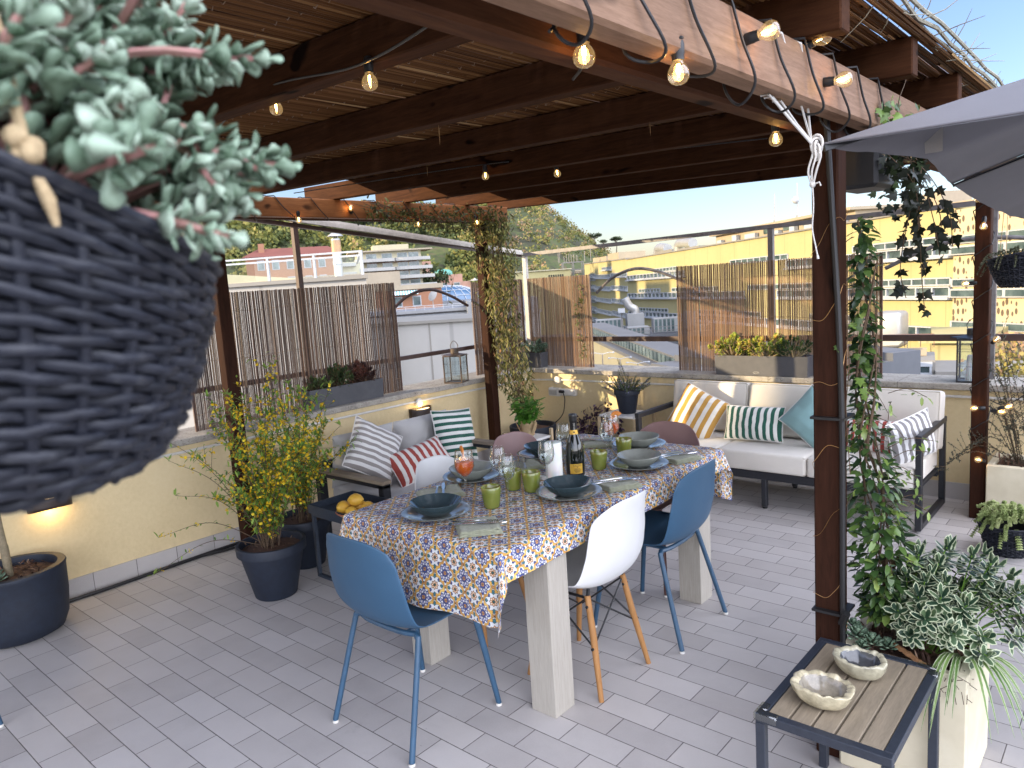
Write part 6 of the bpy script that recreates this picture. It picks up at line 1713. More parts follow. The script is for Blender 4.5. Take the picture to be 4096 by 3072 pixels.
def bpart(root, name, m, M, fn, smooth=False):
    b = MB(); b.M = M; fn(b); return b.build(name, m, root, smooth)

# ground far below and the hill
b = MB(); n = 48; b.add([(0, 0, -22)] + [(2600 * cos(2 * pi * i / n), 2600 * sin(2 * pi * i / n), -22) for i in range(n)], [(0, 1 + i, 1 + (i + 1) % n) for i in range(n)])
tag(b.build('ground', wallmat('city ground', (.16, .15, .13)), None, False), kind='structure')
ridge = [(-118, 40), (-106, 47), (-92, 50), (-78, 52), (-66, 50), (-60, 49.5), (-53, 47.5), (-46, 49), (-40.9, 48.5), (-38.3, 46.5), (-37.0, 37), (-36.0, 30), (-35.3, 25.5), (-34.2, 17.5), (-33.2, 11), (-31, 2), (-27, -10), (-20, -18), (-8, -21)]
def ridge_h(az):
    if az <= ridge[0][0]: return ridge[0][1]
    for (a, h0), (c, h1) in zip(ridge, ridge[1:]):
        if a <= az <= c: return h0 + (h1 - h0) * (az - a) / (c - a)
    return -22
def hill_z(az, r):
    h = ridge_h(az); k = min(1, max(0, (r - 215) / 285)); k = k * k * (3 - 2 * k)
    if r > 500: k = 1 - .25 * (r - 500) / 260
    p = V3((r * sin(radians(az)) / 60, r * cos(radians(az)) / 60, 0))
    return -22 + (h + 22) * k + 2.2 * noise.noise(p) * (k * (1 - k) * 4) + .9 * noise.noise(p * 5) * min(1, k * 3) * (1 if r < 480 else .4)
m = Mat('hill meadow and scrub'); p = m.world(); a_ = m.noise(p, .035, 6, .65); f_ = m.noise(p, .35, 5, .7)
m.col(m.ramp(a_ * .55 + f_ * .45, [(.36, (.018, .022, .010)), (.46, (.042, .040, .018)), (.54, (.055, .075, .018)), (.60, (.075, .06, .03)), (.68, (.11, .08, .045))])).set(rough=1); W_['hill'] = m.m
b = MB(); na, nr = 130, 46; 
b.grid(lambda u, v: (lambda az, r: (r * sin(radians(az)), r * cos(radians(az)), hill_z(az, r)))(-118 + 112 * u, 215 + 545 * v), na, nr)
tag(b.build('hill', W_['hill'], None, True, 180), kind='structure')
W_['trees'] = foliage('hillside woodland', [(0, (.022, .034, .014)), (.35, (.065, .085, .022)), (.65, (.17, .175, .04)), (.85, (.30, .25, .075)), (1, (.30, .19, .11))], .8, .2)
b = MB(); R_ = random.Random(4)
def clump(b, c, rx, rz_, n, s, k):
    for i in range(n):
        d = rv(); q = R_.random() ** .4; b.k = min(1, max(0, k + .18 * d.z + R_.uniform(-.14, .14)))
        o = V3((c[0] + d.x * rx * q, c[1] + d.y * rx * q, c[2] + d.z * rz_ * q)); b.card(o, rv(), rv(), s * R_.uniform(.7, 1.3), s * .8)
for i in range(3400):
    az = R_.uniform(-84, -33.4); r = 250 + 275 * R_.random() ** .8
    h = hill_z(az, r); bare = az > -41.5
    dens = noise.noise(V3((r * sin(radians(az)) / 38, r * cos(radians(az)) / 38, 2.)))
    if False: continue
    if dens < -.34: continue
    k = min(.95, max(.05, .36 + .30 * dens + R_.uniform(-.22, .30) + (.26 if bare else 0)))
    s_ = R_.uniform(2.2, 4.6) * (.55 if bare else 1)
    s_ *= 1.25; clump(b, (r * sin(radians(az)), r * cos(radians(az)), h + s_ * .65), s_ * .85, s_ * R_.uniform(.8, 1.25), 44 if not bare else 26, s_ * .42, k)
for i in range(46):      # bare poplar shoots on the crest
    az = R_.uniform(-41, -36.2); r = 498; h = hill_z(az, r); x, y = r * sin(radians(az)), r * cos(radians(az)); b.k = .8
    hh = R_.uniform(2.5, 7); b.tube([(x, y, h - 1), (x + R_.uniform(-.5, .5), y, h + hh)], [.16, .05], 3, False)
    for q in range(12): b.k = R_.uniform(.5, 1); b.card((x + R_.uniform(-.5, .5), y, h + hh * R_.uniform(.3, 1)), (0, 0, 1), rv(), .9, .35)
tag(b.build('woodland', W_['trees']), kind='stuff')
def tree(label, c, th, r0, crown, k, seed, name='tree', flat=1.):
    global R_; R_ = random.Random(seed)
    t = thing(name, label, 'tree', c); b = MB(); b.tube(bez([c, (c[0] + .3, c[1], c[2] + th * .5), (c[0] - .1, c[1], c[2] + th)], 5), [r0 * (1 - .05 * i) for i in range(11)], 6)
    for i in range(5): a = i * 1.3; b.tube([(c[0] - .1, c[1], c[2] + th * .78), (c[0] + crown * .6 * cos(a), c[1] + crown * .6 * sin(a), c[2] + th * 1.02)], [r0 * .5, r0 * .2], 5)
    b.build('trunk', M_['twig'], t)
    b = MB()
    for i in range(int(16)):
        d = rv(); clump(b, (c[0] + d.x * crown * .65, c[1] + d.y * crown * .65, c[2] + th + flat * crown * (.25 + .45 * d.z)), crown * .45, crown * .30 * flat + .2, 60, crown * .13, k)
    b.build('crown', W_['trees'], t); return t
tree('larger umbrella pine on the ridge right of the hill', (-267, 387, 18), 7.0, .34, 4.6, .10, 1, 'umbrella_pine', .45)
tree('small umbrella pine leaning right of the larger one on the ridge', (-262.2, 389.6, 17), 4.2, .26, 2.8, .10, 2, 'umbrella_pine', .5)
tree('flat topped umbrella pine standing right of the other two on the ridge', (-255.8, 394, 14), 8.2, .32, 4.2, .10, 3, 'umbrella_pine', .38)
tree('small dark cypress on the slope left of the umbrella pines', (-278.6, 390.8, 22.5), 4.2, .2, 1.2, .05, 4, 'cypress', 2.4)
tree('large dark cedar between the white apartments and the pink house', (-206, 190, -6), 9, .4, 8.5, .10, 6, 'cedar', .8)
tree('bright yellow green tree beyond the parapet at the right edge', (-2.75, 22.2, -5.4), 3.6, .1, 1.15, .86, 7, 'tree', 1.2)

# office block: near wing
OM, OL = frame2((-71.51, 113.33), (-11.84, 63.91), .0139)
t = thing('office_building', 'long yellow office block with ribbon windows across the street', 'building', (-40, 88, -22))
bpart(t, 'wall', W_['yellow'], OM, lambda b: b.box(0, OL, -26, 0, -22, 3.85))
perf = Mat('perforated sun screen'); pp = perf.world(); x_, y_, z_ = perf.xyz(pp); us = (x_ * .770 - y_ * .638)
vo = perf.node('ShaderNodeTexVoronoi'); perf.ln(perf.vec(us * 1.9, z_ * 1.05, 0.), vo.inputs['Vector']); vo.inputs['Scale'].default_value = 1.3; vo.inputs['Randomness'].default_value = .45
perf.col(perf.mix(X(perf.nt, vo.outputs['Distance']).ss(.30, .36), (.10, .075, .05), (.46, .39, .24))).set(rough=.85)
bpart(t, 'screen_wall', perf.m, OM, lambda b: b.box(OL + .02, OL + 34, -26, .12, -22, 3.55))
bpart(t, 'parapet_cap', W_['concrete'], OM, lambda b: b.box(-.2, OL + 34.2, -.6, .22, 3.86, 4.02))
bpart(t, 'roof_storey', W_['tan'], OM, lambda b: (b.box(30, 61, -13, -3, 3.9, 5.32), b.box(29.6, 61.4, -13.4, -2.2, 5.33, 5.62), b.box(61.5, 80, -12, -4, 3.9, 4.55), b.box(66, 68.6, -9, -6, 4.56, 5.9), b.box(86, 92, -9, -5, 3.9, 5.6)))
for x, w, h in ((31.5, 1.3, .6), (36, 1.2, .9), (39.5, 2.6, .75), (46, 1.6, .6), (50, 1., .8), (53, 1.5, .6), (57, 1.6, .8), (58.9, 1.2, .5)): bpart(t, 'air_unit', W_['frame'], OM, lambda b: b.box(x, x + w, -2.9, -2.4, 4.05 + h * .2, 4.05 + h))
bpart(t, 'roof_storey_window', W_['win'], OM, lambda b: [b.box(x, x + w, -2.99, -2.9, 4.5, 5.1) for x, w in ((43.3, 1.9), (47.8, 1.4), (55, 1.6), (52, .9))])
def strip(root, M, u0, u1, z0, z1, pitch, out=.18, lip=True):
    n = max(1, round((u1 - u0) / pitch)); p = (u1 - u0) / n; fr = .10
    def f(b):
        b.box(u0, u1, .004, out, z0, z0 + fr); b.box(u0, u1, .004, out, z1 - fr, z1)
        for i in range(n + 1): b.box(u0 + i * p - .07, u0 + i * p + .07, .005, out - .01, z0 + fr, z1 - fr)
        if lip: b.box(u0 - .2, u1 + .2, .003, out + .28, z0 - .2, z0 - .003)
    o = bpart(root, 'window_strip', W_['frame'], M, f)
    bpart(o, 'pane', W_['win'], M, lambda b: [b.box(u0 + i * p + .08, u0 + (i + 1) * p - .08, .003, .06, z0 + fr, z1 - fr) for i in range(n)])
for k in range(7):
    z = 1.62 - 3.1 * k - .012 * k
    for u0, u1 in ([(13.5, 23), (40.6, 54), (65.2, 77.2)], [(6, 16), (21, 37), (45, 60), (66, 77.2)], [(.5, 19), (30, 48), (58, 70)], [(3, 26), (34, 60), (66, 77)], [(0.5, 30), (40, 77)], [(5, 50)], [(5, 60)])[k]: strip(t, OM, u0, u1, z - .46, z + .16, 1.45, .14, False)
    for u0, u1 in ([(.3, 26), (54, 77.3)], [(.3, 44), (52, 77.3)], [(.3, 77.3)], [(.3, 60), (63, 77.3)], [(.3, 77)], [(.3, 77)], [(.3, 77)])[k]: strip(t, OM, u0, u1, z - 1.32, z - .52, 1.75, .30, True)
    bpart(t, 'end_window', W_['frame'], OM, lambda b: (b.box(OL + .05, OL + 34, .13, .35, z - .55, z + .02), b.box(OL + .05, OL + 34, .13, .5, z - 1.35, z - .72)))
    bpart(t, 'end_window_glass', W_['win'], OM, lambda b: [b.box(OL + .3 + 2.5 * i, OL + 2.5 + 2.5 * i, .36, .40, z - .48, z - .05) for i in range(13)] + [b.box(OL + .3 + 2.5 * i, OL + 2.5 + 2.5 * i, .51, .54, z - 1.26, z - .82) for i in range(13)])
def duct(b, c, r, L):
    b.tube(bez([(c[0], c[1], c[2]), (c[0], c[1], c[2] + r * 1.2), (c[0] + r * .8, c[1], c[2] + r * 1.9), (c[0] + L, c[1], c[2] + r * 1.6)], 6), r * .7, 12)
t = thing('roof_duct', 'big bent silver duct on the roof edge, right of two on the yellow office block', 'duct', OM @ V3((9, -6, 4))); bpart(t, 'pipe', W_['metal'], OM, lambda b: duct(b, (9, -6, 3.6), 1.1, 6), True); bpart(t, 'casing', W_['concrete'], OM, lambda b: b.box(16, 24, -6, -3, 3.9, 4.5))
t = thing('roof_duct', 'big bent silver duct left of the other one, between the two yellow office wings', 'duct', OM @ V3((-6, -8, 4))); bpart(t, 'pipe', W_['metal'], OM, lambda b: duct(b, (-6, -8, 3.5), 1.2, 5), True); bpart(t, 'casing', W_['concrete'], OM, lambda b: b.box(-2, 6, -9, -6, 3.6, 5.0))
for x, h, k, l in ((44, 3.6, 0, 'thin white mast antenna on the yellow office roof, leftmost of three'), (49, 4.1, 1, 'antenna mast with a round dish on the yellow office roof, middle of three'), (56.5, 4.4, 2, 'antenna mast with two dishes on the yellow office roof, rightmost of three')):
    t = thing('antenna', l, 'antenna', OM @ V3((x, -4, 5.6)))
    bpart(t, 'mast', W_['metal'], OM, lambda b: (b.tube([(x, -4, 5.5), (x, -4, 5.5 + h)], .07, 6), b.tube([(x - .4, -4, 5.6), (x, -4, 6.3), (x + .4, -4, 5.6)], .04, 4)))
    if k: bpart(t, 'dish', W_['frame'], OM, lambda b: (b.sphere((x, -3.8, 5.2 + h * .62), .42, 10, 6)), True)
# office block: far wing
FM, FL = frame2((-116, 162.9), (-80.05, 126.86), -.004)
t = thing('office_building', 'farther yellow office wing standing behind the silver roof ducts', 'building', (-98, 145, -22))
bpart(t, 'wall', W_['yellow'], FM, lambda b: b.box(0, FL, -24, 0, -22, 4.45)); bpart(t, 'parapet_cap', W_['concrete'], FM, lambda b: b.box(-.2, FL, -.6, .25, 4.46, 4.7))
bpart(t, 'roof_storey', W_['tan'], FM, lambda b: (b.box(2, 20, -9, -2, 4.5, 5.9), b.box(22, 34, -8, -2, 4.5, 6.3)))
for k in range(8):
    z = 1.9 - 2.72 * k
    for u0, u1 in ((7.5, 15.5), (15.6, 34), (35, FL - .3)): strip(t, FM, u0, u1, z - .85 - (.25 if u0 > 15 and u0 < 35 else 0), z - (.25 if u0 > 15 and u0 < 35 else 0), 1.5, .2, True)
    strip(t, FM, 7.5, 15.5, z - 1.75, z - 1.0, 1.5, .2, False)
strip(t, FM, 25, 36, 2.6, 3.3, 1.6, .2, True)
# machinery and low yellow house beside it
t = thing('roof_scaffold', 'steel frame with tanks and antennas left of the far yellow wing', 'scaffold', (-109.8, 149, -4))
SM, SL = frame2((-111.5, 147.6), (-107.5, 151.1))
bpart(t, 'frame', M_['grey_metal'], SM, lambda b: [b.bar((x, y, -4), (x, y, 5.0), .18, .18) for x in (0, 2.6, 5) for y in (0, -4)] + [b.bar((0, y, z), (5, y, z), .15, .15) for y in (0, -4) for z in (1.5, 3.2, 5)] + [b.tube([(x, -1, 5), (x, -1, 5 + h)], .07, 4) for x, h in ((-1, 3.8), (-.7, 3.2), (.4, 1.6), (1, 2), (1.6, 2.1), (2.2, 2), (2.8, 1.9), (3.6, 1.7), (7, 4), (5.5, 2.6))])
bpart(t, 'tank', W_['tan'], SM, lambda b: (b.box(.5, 2.2, -3, -1, 1.8, 2.9, .2), b.box(2.8, 4.6, -3, -1, 2.1, 3.0, .2)), False)
t = thing('house', 'low yellow house with a row of dark vents left of the steel frame', 'building', (-113, 144, -22)); HM, HL = frame2((-118, 137), (-108.5, 146.5))
bpart(t, 'wall', W_['yellow'], HM, lambda b: b.box(0, HL, -8, 0, -22, 3.3)); bpart(t, 'roof_slab', W_['cream'], HM, lambda b: b.box(-.3, HL + .3, -8, .4, 3.31, 3.55)); bpart(t, 'vents', M_['dark'], HM, lambda b: [b.box(8.0 + .55 * i, 8.35 + .55 * i, .002, .05, 1.7, 2.25) for i in range(7)])

W_['shade_grey'] = wallmat('grey roof with painted shade', (.17, .18, .20), (.12, .13, .145)); W_['shade_cream'] = wallmat('cream wall with painted shade', (.40, .385, .28), (.33, .315, .23)); W_['unit'] = wallmat('painted unit casing', (.42, .43, .43), (.34, .35, .35))  # roof and cream wall darkened, shade painted into their colours
# rooftop plant in the gap of the railing
RM, RL = frame2((-57.5, 78), (-40, 92.5))
t = thing('plant_roof_building', 'low grey roof carrying the air conditioning plant below the yellow office', 'building', (-48, 86, -22))
bpart(t, 'wall', W_['shade_grey'], RM, lambda b: b.box(-30, 60, -16, 0, -22, -6.95)); bpart(t, 'roof_edge', W_['shade_grey'], RM, lambda b: b.box(-30, 60, -.5, .15, -6.94, -6.55))
bpart(t, 'guard_rail', M_['grey_metal'], RM, lambda b: [b.bar((x, -.3, -6.5), (x, -.3, -5.6), .07, .07) for x in range(-2, 30, 2)] + [b.bar((-2, -.3, z), (28, -.3, z), .06, .06) for z in (-5.6, -6.05)])
def hvac(label, x0, x1, z0, z1, y, kind):
    t = thing('air_conditioner', label, 'ventilation unit', RM @ V3(((x0 + x1) / 2, y, z0)), 'rooftop ventilation units')
    bpart(t, 'casing', W_['unit'], RM, lambda b: b.box(x0, x1, y - 2, y, z0, z1, .04))
    if kind: bpart(t, 'louvre', W_['win'], RM, lambda b: [b.box(x0 + .15 + .55 * i, x0 + .5 + .55 * i, y + .002, y + .05, z0 + .15, z1 - .15) for i in range(int((x1 - x0 - .2) / .55))])
hvac('white louvred unit under the floodlight, leftmost on the plant roof', 3.0, 6.6, -6.5, -4.4, -3, 1); hvac('white louvred unit second from the left on the plant roof', 10.5, 14.0, -6.5, -4.6, -2, 1)
hvac('tall cabinet carrying the bent silver duct', 7.3, 9.6, -6.5, -3.9, -4, 0); hvac('low white unit in front of the bent duct', 6.9, 9.8, -6.55, -5.5, -1, 1); hvac('white louvred unit right of centre on the plant roof', 18.8, 23.8, -6.5, -5.0, -1, 1)
hvac('big pale container behind the louvred units', 15.6, 20.0, -6.5, -4.2, -6, 0); hvac('small low unit near the roof edge at right', 15.2, 18.2, -6.55, -5.7, -.8, 1); hvac('grey unit at the right end of the plant roof', 24.3, 28, -6.5, -5.4, -1.2, 1)
t = thing('roof_duct', 'bent silver duct rising from the plant roof', 'duct', RM @ V3((8.4, -5, -4))); bpart(t, 'pipe', W_['metal'], RM, lambda b: b.tube(bez([(8.6, -5, -4), (8.5, -5, -3.4), (7.8, -5, -2.9), (7.2, -5, -1.8)], 6), .55, 12), True)
t = thing('roof_duct', 'wide round silver duct at the right of the plant roof', 'duct', RM @ V3((23, -5, -5))); bpart(t, 'pipe', W_['metal'], RM, lambda b: b.tube(bez([(21, -5, -6), (21, -5, -4.3), (22, -5, -3.6), (27, -5, -3.3)], 6), 1.0, 14), True)
t = thing('floodlight', 'small floodlight on a thin pole on the plant roof', 'floodlight', RM @ V3((6.4, -2.5, -6.5))); bpart(t, 'pole', M_['grey_metal'], RM, lambda b: b.tube([(6.4, -2.5, -6.5), (6.4, -2.5, -3.5)], .05, 5)); bpart(t, 'head', W_['frame'], RM, lambda b: b.box(5.9, 6.8, -2.4, -2.1, -3.6, -3.0))
# lower wing with skylight strip, cream wall, street lamps
LM, LL = frame2((-22.6, 27.2), (-13.2, 35.2)); 
t = thing('low_wing', 'low cream wing with a sloping strip of skylights seen through the railing gap', 'building', (-18, 31, -22))
CW = [(-34.3, 49.1), (-20.6, 35.0)]
NM, NL = frame2(*CW); 
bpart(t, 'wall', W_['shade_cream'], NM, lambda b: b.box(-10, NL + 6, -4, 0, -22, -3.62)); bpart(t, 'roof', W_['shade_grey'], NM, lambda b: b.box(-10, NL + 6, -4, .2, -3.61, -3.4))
for k in range(1):
    bpart(t, 'skylight_strip', W_['shade_grey'], NM, lambda b: b.box(-8, NL + 5, -2.2 - 5 * k, -.4 - 5 * k, -3.39, -2.7))
    bpart(t, 'skylight_panes', W_['win'], NM, lambda b: [b.box(-8 + .9 * i, -7.35 + .9 * i, -.399 - 5 * k, -.33 - 5 * k, -3.3, -2.8) for i in range(int((NL + 13) / .9))])
t = thing('stepped_roof', 'stepped grey concrete roof below the reed screen edge', 'building', (-12.5, 23, -22)); PM, PL = frame2((-15.6, 26.2), (-10.9, 23.5))
for k in range(4): bpart(t, 'step', W_['shade_grey'], PM, lambda b: b.box(0, 9, -1.1 * k - 1.1, -1.1 * k, -22, -2.05 + .25 * k))
for i, (x, y, z) in enumerate(((-14.2, 21.78, -1.30), (-13.68, 22.1, -1.49), (-14.7, 21.45, -1.10))):
    t = thing('street_lamp', ['twin headed street lamp in the middle before the cream wall', 'right hand street lamp before the cream wall', 'left hand street lamp before the cream wall'][i], 'street lamp', (x, y, -6), 'street lamps'); b = MB(); b.tube([(x, y, -6), (x, y, z)], .018, 6); b.build('pole', M_['grey_metal'], t)
    for s in (-1, 1): b = MB(); b.tube([(x, y, z), (x + .2 * s, y + .12 * s, z + .05), (x + .3 * s, y + .18 * s, z + .05)], .012, 5); b.sphere((x + .32 * s, y + .19 * s, z + .045), .05, 8, 5, .5); b.build('lamp_head', W_['frame'], t)
# lower right terrace building
TM, TL = frame2((-12, 32.2), (-6.2, 33.45)); 
t = thing('terrace_house', 'low building with a white strip window and roof terrace at the right', 'building', (-8, 34, -22))
bpart(t, 'wall', W_['concrete'], TM, lambda b: (b.box(-4, TL - .6, -3, 0, -22, -2.62), b.box(TL - .6, TL + 3, -3, .6, -22, -3.0))); bpart(t, 'terrace_wall', W_['tan'], TM, lambda b: b.box(-4, TL - .9, -1.6, -1.4, -2.6, -2.28))
bpart(t, 'window_frame', W_['frame'], TM, lambda b: (b.box(-4, TL - .7, .002, .12, -2.86, -2.68), b.box(-4, TL - .7, .002, .12, -3.22, -3.12), [b.box(TL - .8 - .62 * i, TL - .72 - .62 * i, .003, .11, -3.12, -2.86) for i in range(9)]))
bpart(t, 'window_glass', W_['win'], TM, lambda b: b.box(-4, TL - .8, .001, .05, -3.12, -2.86))
bpart(t, 'terrace_frame', plain('rusty steel', (.22, .11, .07), None, .6), TM, lambda b: [b.bar((x, -2, -2.3), (x, -2, -1.75), .03, .03) for x in (3.2, 4.2, 4.8, 5.3)] + [b.bar((3.2, -2, z), (5.3, -2, z), .03, .03) for z in (-1.75, -2.0)])
t = thing('sun_sail', 'pale slanted awning over the neighbouring roof terrace', 'awning', (-8.4, 33.4, -1.9)); bpart(t, 'sail', W_['cream'], TM, lambda b: b.add([(2.6, -1.8, -1.82), (4.35, -1.8, -1.80), (4.0, -.6, -2.05), (2.6, -.6, -2.1)], [(0, 1, 2, 3)])); bpart(t, 'pole', M_['grey_metal'], TM, lambda b: (b.bar((4.3, -1.8, -2.5), (4.3, -1.8, -1.8), .03, .03), b.bar((2.7, -.7, -2.5), (2.7, -.7, -2.1), .03, .03)))
t = thing('water_tank', 'rounded pale grey tank behind the edge of the wide reed screen', 'tank', (-13, 52, -3)); b = MB(); b.box(-14.0, -12.3, 51, 53, -4.2, -1.9, .3, 3); b.build('body', W_['metal'], t, True)
t = thing('cream_block', 'cream stair block with a chamfered corner at the lower right', 'building', (-9, 50, -22)); b = MB(); b.poly([(-10.2, 49.2), (-7.2, 49.6), (-7.2, 55), (-11.5, 55)], -22, -3.2); b.poly([(-10.8, 48.6), (-7.2, 49.0), (-7.2, 49.55), (-10.6, 49.15)], -3.6, -3.3); b.build('wall', W_['yellow'], t, False)

# white neighbour with glass railing, left
AM, AL = frame2((-22.3, -.1), (-10.25, 8.0)); 
t = thing('white_building', 'white rendered neighbouring building with glass railing behind the left reed screen', 'building', (-14, 5.6, -22))
bpart(t, 'wall', W_['white'], AM, lambda b: b.poly([(0, 0), (AL, 0), (AL - 3.4, -9.4), (0, -9.4)], -22, 1.86)); bpart(t, 'coping', W_['concrete'], AM, lambda b: b.poly([(-.1, .06), (AL + .05, .06), (AL - .08, -.35), (-.1, -.35)], 1.861, 1.925))
bpart(t, 'railing', W_['frame'], AM, lambda b: [b.bar((x, -.15, 1.93), (x, -.15, 2.33), .04, .04) for x in (AL - .1, AL - .95, AL - 1.8, AL - 2.65, AL - 3.5, AL - 4.35)] + [b.bar((2, -.15, z), (AL - .08, -.15, z), .045, .03) for z in (2.33, 2.26)] + [b.bar((AL - .1, -.15, 2.33), (AL - 2.1, -5.8, 2.33), .045, .03)])
bpart(t, 'railing_glass', M_['pane'], AM, lambda b: b.add([(2, -.14, 1.94), (AL - .1, -.14, 1.94), (AL - .1, -.14, 2.25), (2, -.14, 2.25)], [(0, 1, 2, 3)]))
bpart(t, 'stair_wall', W_['cream'], AM, lambda b: b.add([(AL - 5, -1.2, 1.95), (AL - 1.6, -1.2, 1.95), (AL - 5, -1.2, 2.35)], [(0, 1, 2)]))
t = thing('white_building', 'lower white wall with a vertical joint behind the lantern', 'building', (-9, 9.5, -22)); BM_, BL_ = frame2((-11.9, 8.55), (-8.85, 10.58))
bpart(t, 'wall', W_['white'], BM_, lambda b: b.box(-4, BL_, -2.2, 0, -22, .965)); bpart(t, 'coping', W_['concrete'], BM_, lambda b: b.box(-4, BL_ + .05, -2.2, .06, .966, 1.02)); bpart(t, 'joint', W_['concrete'], BM_, lambda b: b.box(1.75, 1.775, .001, .012, -4, .96))
t = thing('chimney', 'tall silver flue with a conical cap on the white neighbouring roof', 'chimney', (-16.18, 11.76, 0)); b = MB(); b.lathe([(.115, 0), (.115, 2.35), (.125, 2.36), (.125, 2.45), (.115, 2.46), (.115, 3.02)], (-16.18, 11.76, 0), 20); b.build('flue', W_['metal'], t, True, 40)
b = MB(); b.lathe([(.20, 3.08), (.19, 3.10), (.02, 3.22), (.0005, 3.22)], (-16.18, 11.76, 0), 20); b.tube([(-16.08, 11.76, 3.0), (-16.08, 11.76, 3.1)], .012, 4); b.tube([(-16.28, 11.76, 3.0), (-16.28, 11.76, 3.1)], .012, 4); b.build('cap', W_['metal'], t, True, 40)
b = MB(); b.lathe([(.122, 2.66), (.122, 2.98)], (-16.18, 11.76, 0), 20); b.build('rusty_band', plain('rust streaked metal', (.42, .24, .10), (.30, .2, .12), .5, 8), t)
# red house, apartments, pink house, dome
def windows(root, M, us, zs, w, h, out=.05, fr=True):
    for u in us:
        for z in zs:
            o = bpart(root, 'window', W_['frame'], M, lambda b: b.box(u - w / 2 - .12, u + w / 2 + .12, .002, out, z - .12, z + h + .12))
            bpart(o, 'pane', W_['win'], M, lambda b: b.box(u - w / 2, u + w / 2, out + .002, out + .05, z, z + h))
QM, QL = frame2((-122, 69.2), (-113.0, 83.0)); t = thing('red_house', 'orange red house with white framed windows behind the glass railing', 'building', (-117, 76, -22))
bpart(t, 'wall', W_['orange'], QM, lambda b: b.box(0, QL, -10, 0, -22, 8.5)); bpart(t, 'roof', W_['roof_red'], QM, lambda b: b.add([(-.6, .7, 8.5), (QL + .6, .7, 8.5), (QL + .6, -11, 8.5), (-.6, -11, 8.5), (2, -5, 10.2), (QL - 2, -5, 10.2)], [(0, 1, 5, 4), (1, 2, 5), (2, 3, 4, 5), (3, 0, 4)])); bpart(t, 'chimney_stack', W_['orange'], QM, lambda b: b.box(2.2, 3.2, -3.5, -2.5, 8.6, 11))
windows(t, QM, (2.5, 5, 7.5, 10.5, 13), (6.3, 3.2), 1.0, 1.5); bpart(t, 'terrace_wall', W_['tan'], QM, lambda b: b.box(4, QL + 10, .1, 3, -22, 4.6))
ZM, ZL = frame2((-216, 160.5), (-197.5, 187.5)); t = thing('apartment_block', 'cream apartment block with curved white balcony bands on the hillside', 'building', (-206, 174, -22))
bpart(t, 'wall', W_['cream'], ZM, lambda b: (b.box(4, ZL - 6, -16, -2, -22, 14.6), b.box(10, ZL - 10, -14, -4, 14.6, 17.0), b.box(-6, 6, -14, 1, -22, 11.5))); bpart(t, 'roof_slab', W_['tan'], ZM, lambda b: b.box(1, ZL - 2, -17, 0, 14.61, 15.1))
def bow(b, u0, u1, z, hgt, dp):
    n = 10; pts = [(u0 + (u1 - u0) * i / n, dp * (1 - (2 * i / n - 1) ** 4)) for i in range(n + 1)]
    b.poly(pts + [(u1, -2.5), (u0, -2.5)], z, z + hgt)
for k in range(5): bpart(t, 'balcony', W_['white'], ZM, lambda b: (bow(b, 3, 17, 11.0 - 3.15 * k, 1.15, 1.8), bow(b, 17.3, ZL - 3 + k * .6, 11.0 - 3.15 * k, 1.15, 1.2), bow(b, -7, 4, 10.0 - 3.15 * k, 1.15, 3.2))); windows(t, ZM @ Matrix.Translation((0, -2, 0)), (9, 14.5, 20, 24), (12.3 - 3.15 * k,), 3.4, 1.5)
bpart(t, 'awning', plain('dark red awnings', (.22, .08, .06), None, .8), ZM, lambda b: [b.box(8, 25, -1.9, -.9, 13.75 - 3.15 * k, 13.9 - 3.15 * k) for k in range(1, 4)])
YM, YL = frame2((-224, 198), (-207, 217)); t = thing('pink_house', 'pink stepped house with a green dome roof right of the apartments', 'building', (-216, 208, -22))
bpart(t, 'wall', W_['pink'], YM, lambda b: (b.box(2, YL - 6, -9, 0, -22, 5.4), b.box(2, YL - 3, -9, 2, -22, 2.4), b.box(2, YL, -9, 3.5, -22, -.6), b.box(4, 7.5, -6, -2, 5.4, 11.2))); windows(t, YM @ Matrix.Translation((0, 2, 0)), (12, 17), (.6,), 2.2, 1.4)
bpart(t, 'dome', plain('green copper', (.12, .34, .27), None, .5, 1), YM, lambda b: b.lathe([(3, 5.4), (2.9, 6.6), (2.1, 7.4), (.01, 7.8)], (12, -4, 0), 20, 1.3), True)
b = MB(); b.k = 1; c_ = YM @ V3((YL - 1.5, 2.5, 2.4)); b.lathe([(1.9, 0), (.05, 1.1)], c_, 8); b.tube([c_ - V3((0, 0, 1.5)), c_ + V3((0, 0, 1))], .06, 4); tag(b.build('terrace_umbrella', W_['white'], None, False), 'small white umbrella on the terrace of the pink house', 'umbrella')
t = thing('dome_building', 'white pavilion with a blue glass dome and a long low roof', 'building', (-79, 76, -22)); DM, DL = frame2((-84, 70.5), (-74.2, 81.3))
gl = Mat('blue dome glass'); gl.col((.06, .12, .20)).set(rough=.12, spec=.6)
bpart(t, 'drum', W_['bluegrey'], DM, lambda b: b.lathe([(5.8, -22), (5.8, -.8), (5.5, -.75)], (7.6, -6, 0), 40, 1, .8)); bpart(t, 'dome', gl.m, DM, lambda b: b.lathe([(5.6, -.75), (5.2, -.1), (4.1, .7), (2.4, 1.25), (.01, 1.45)], (7.6, -6, 0), 40, 1, .8), True)
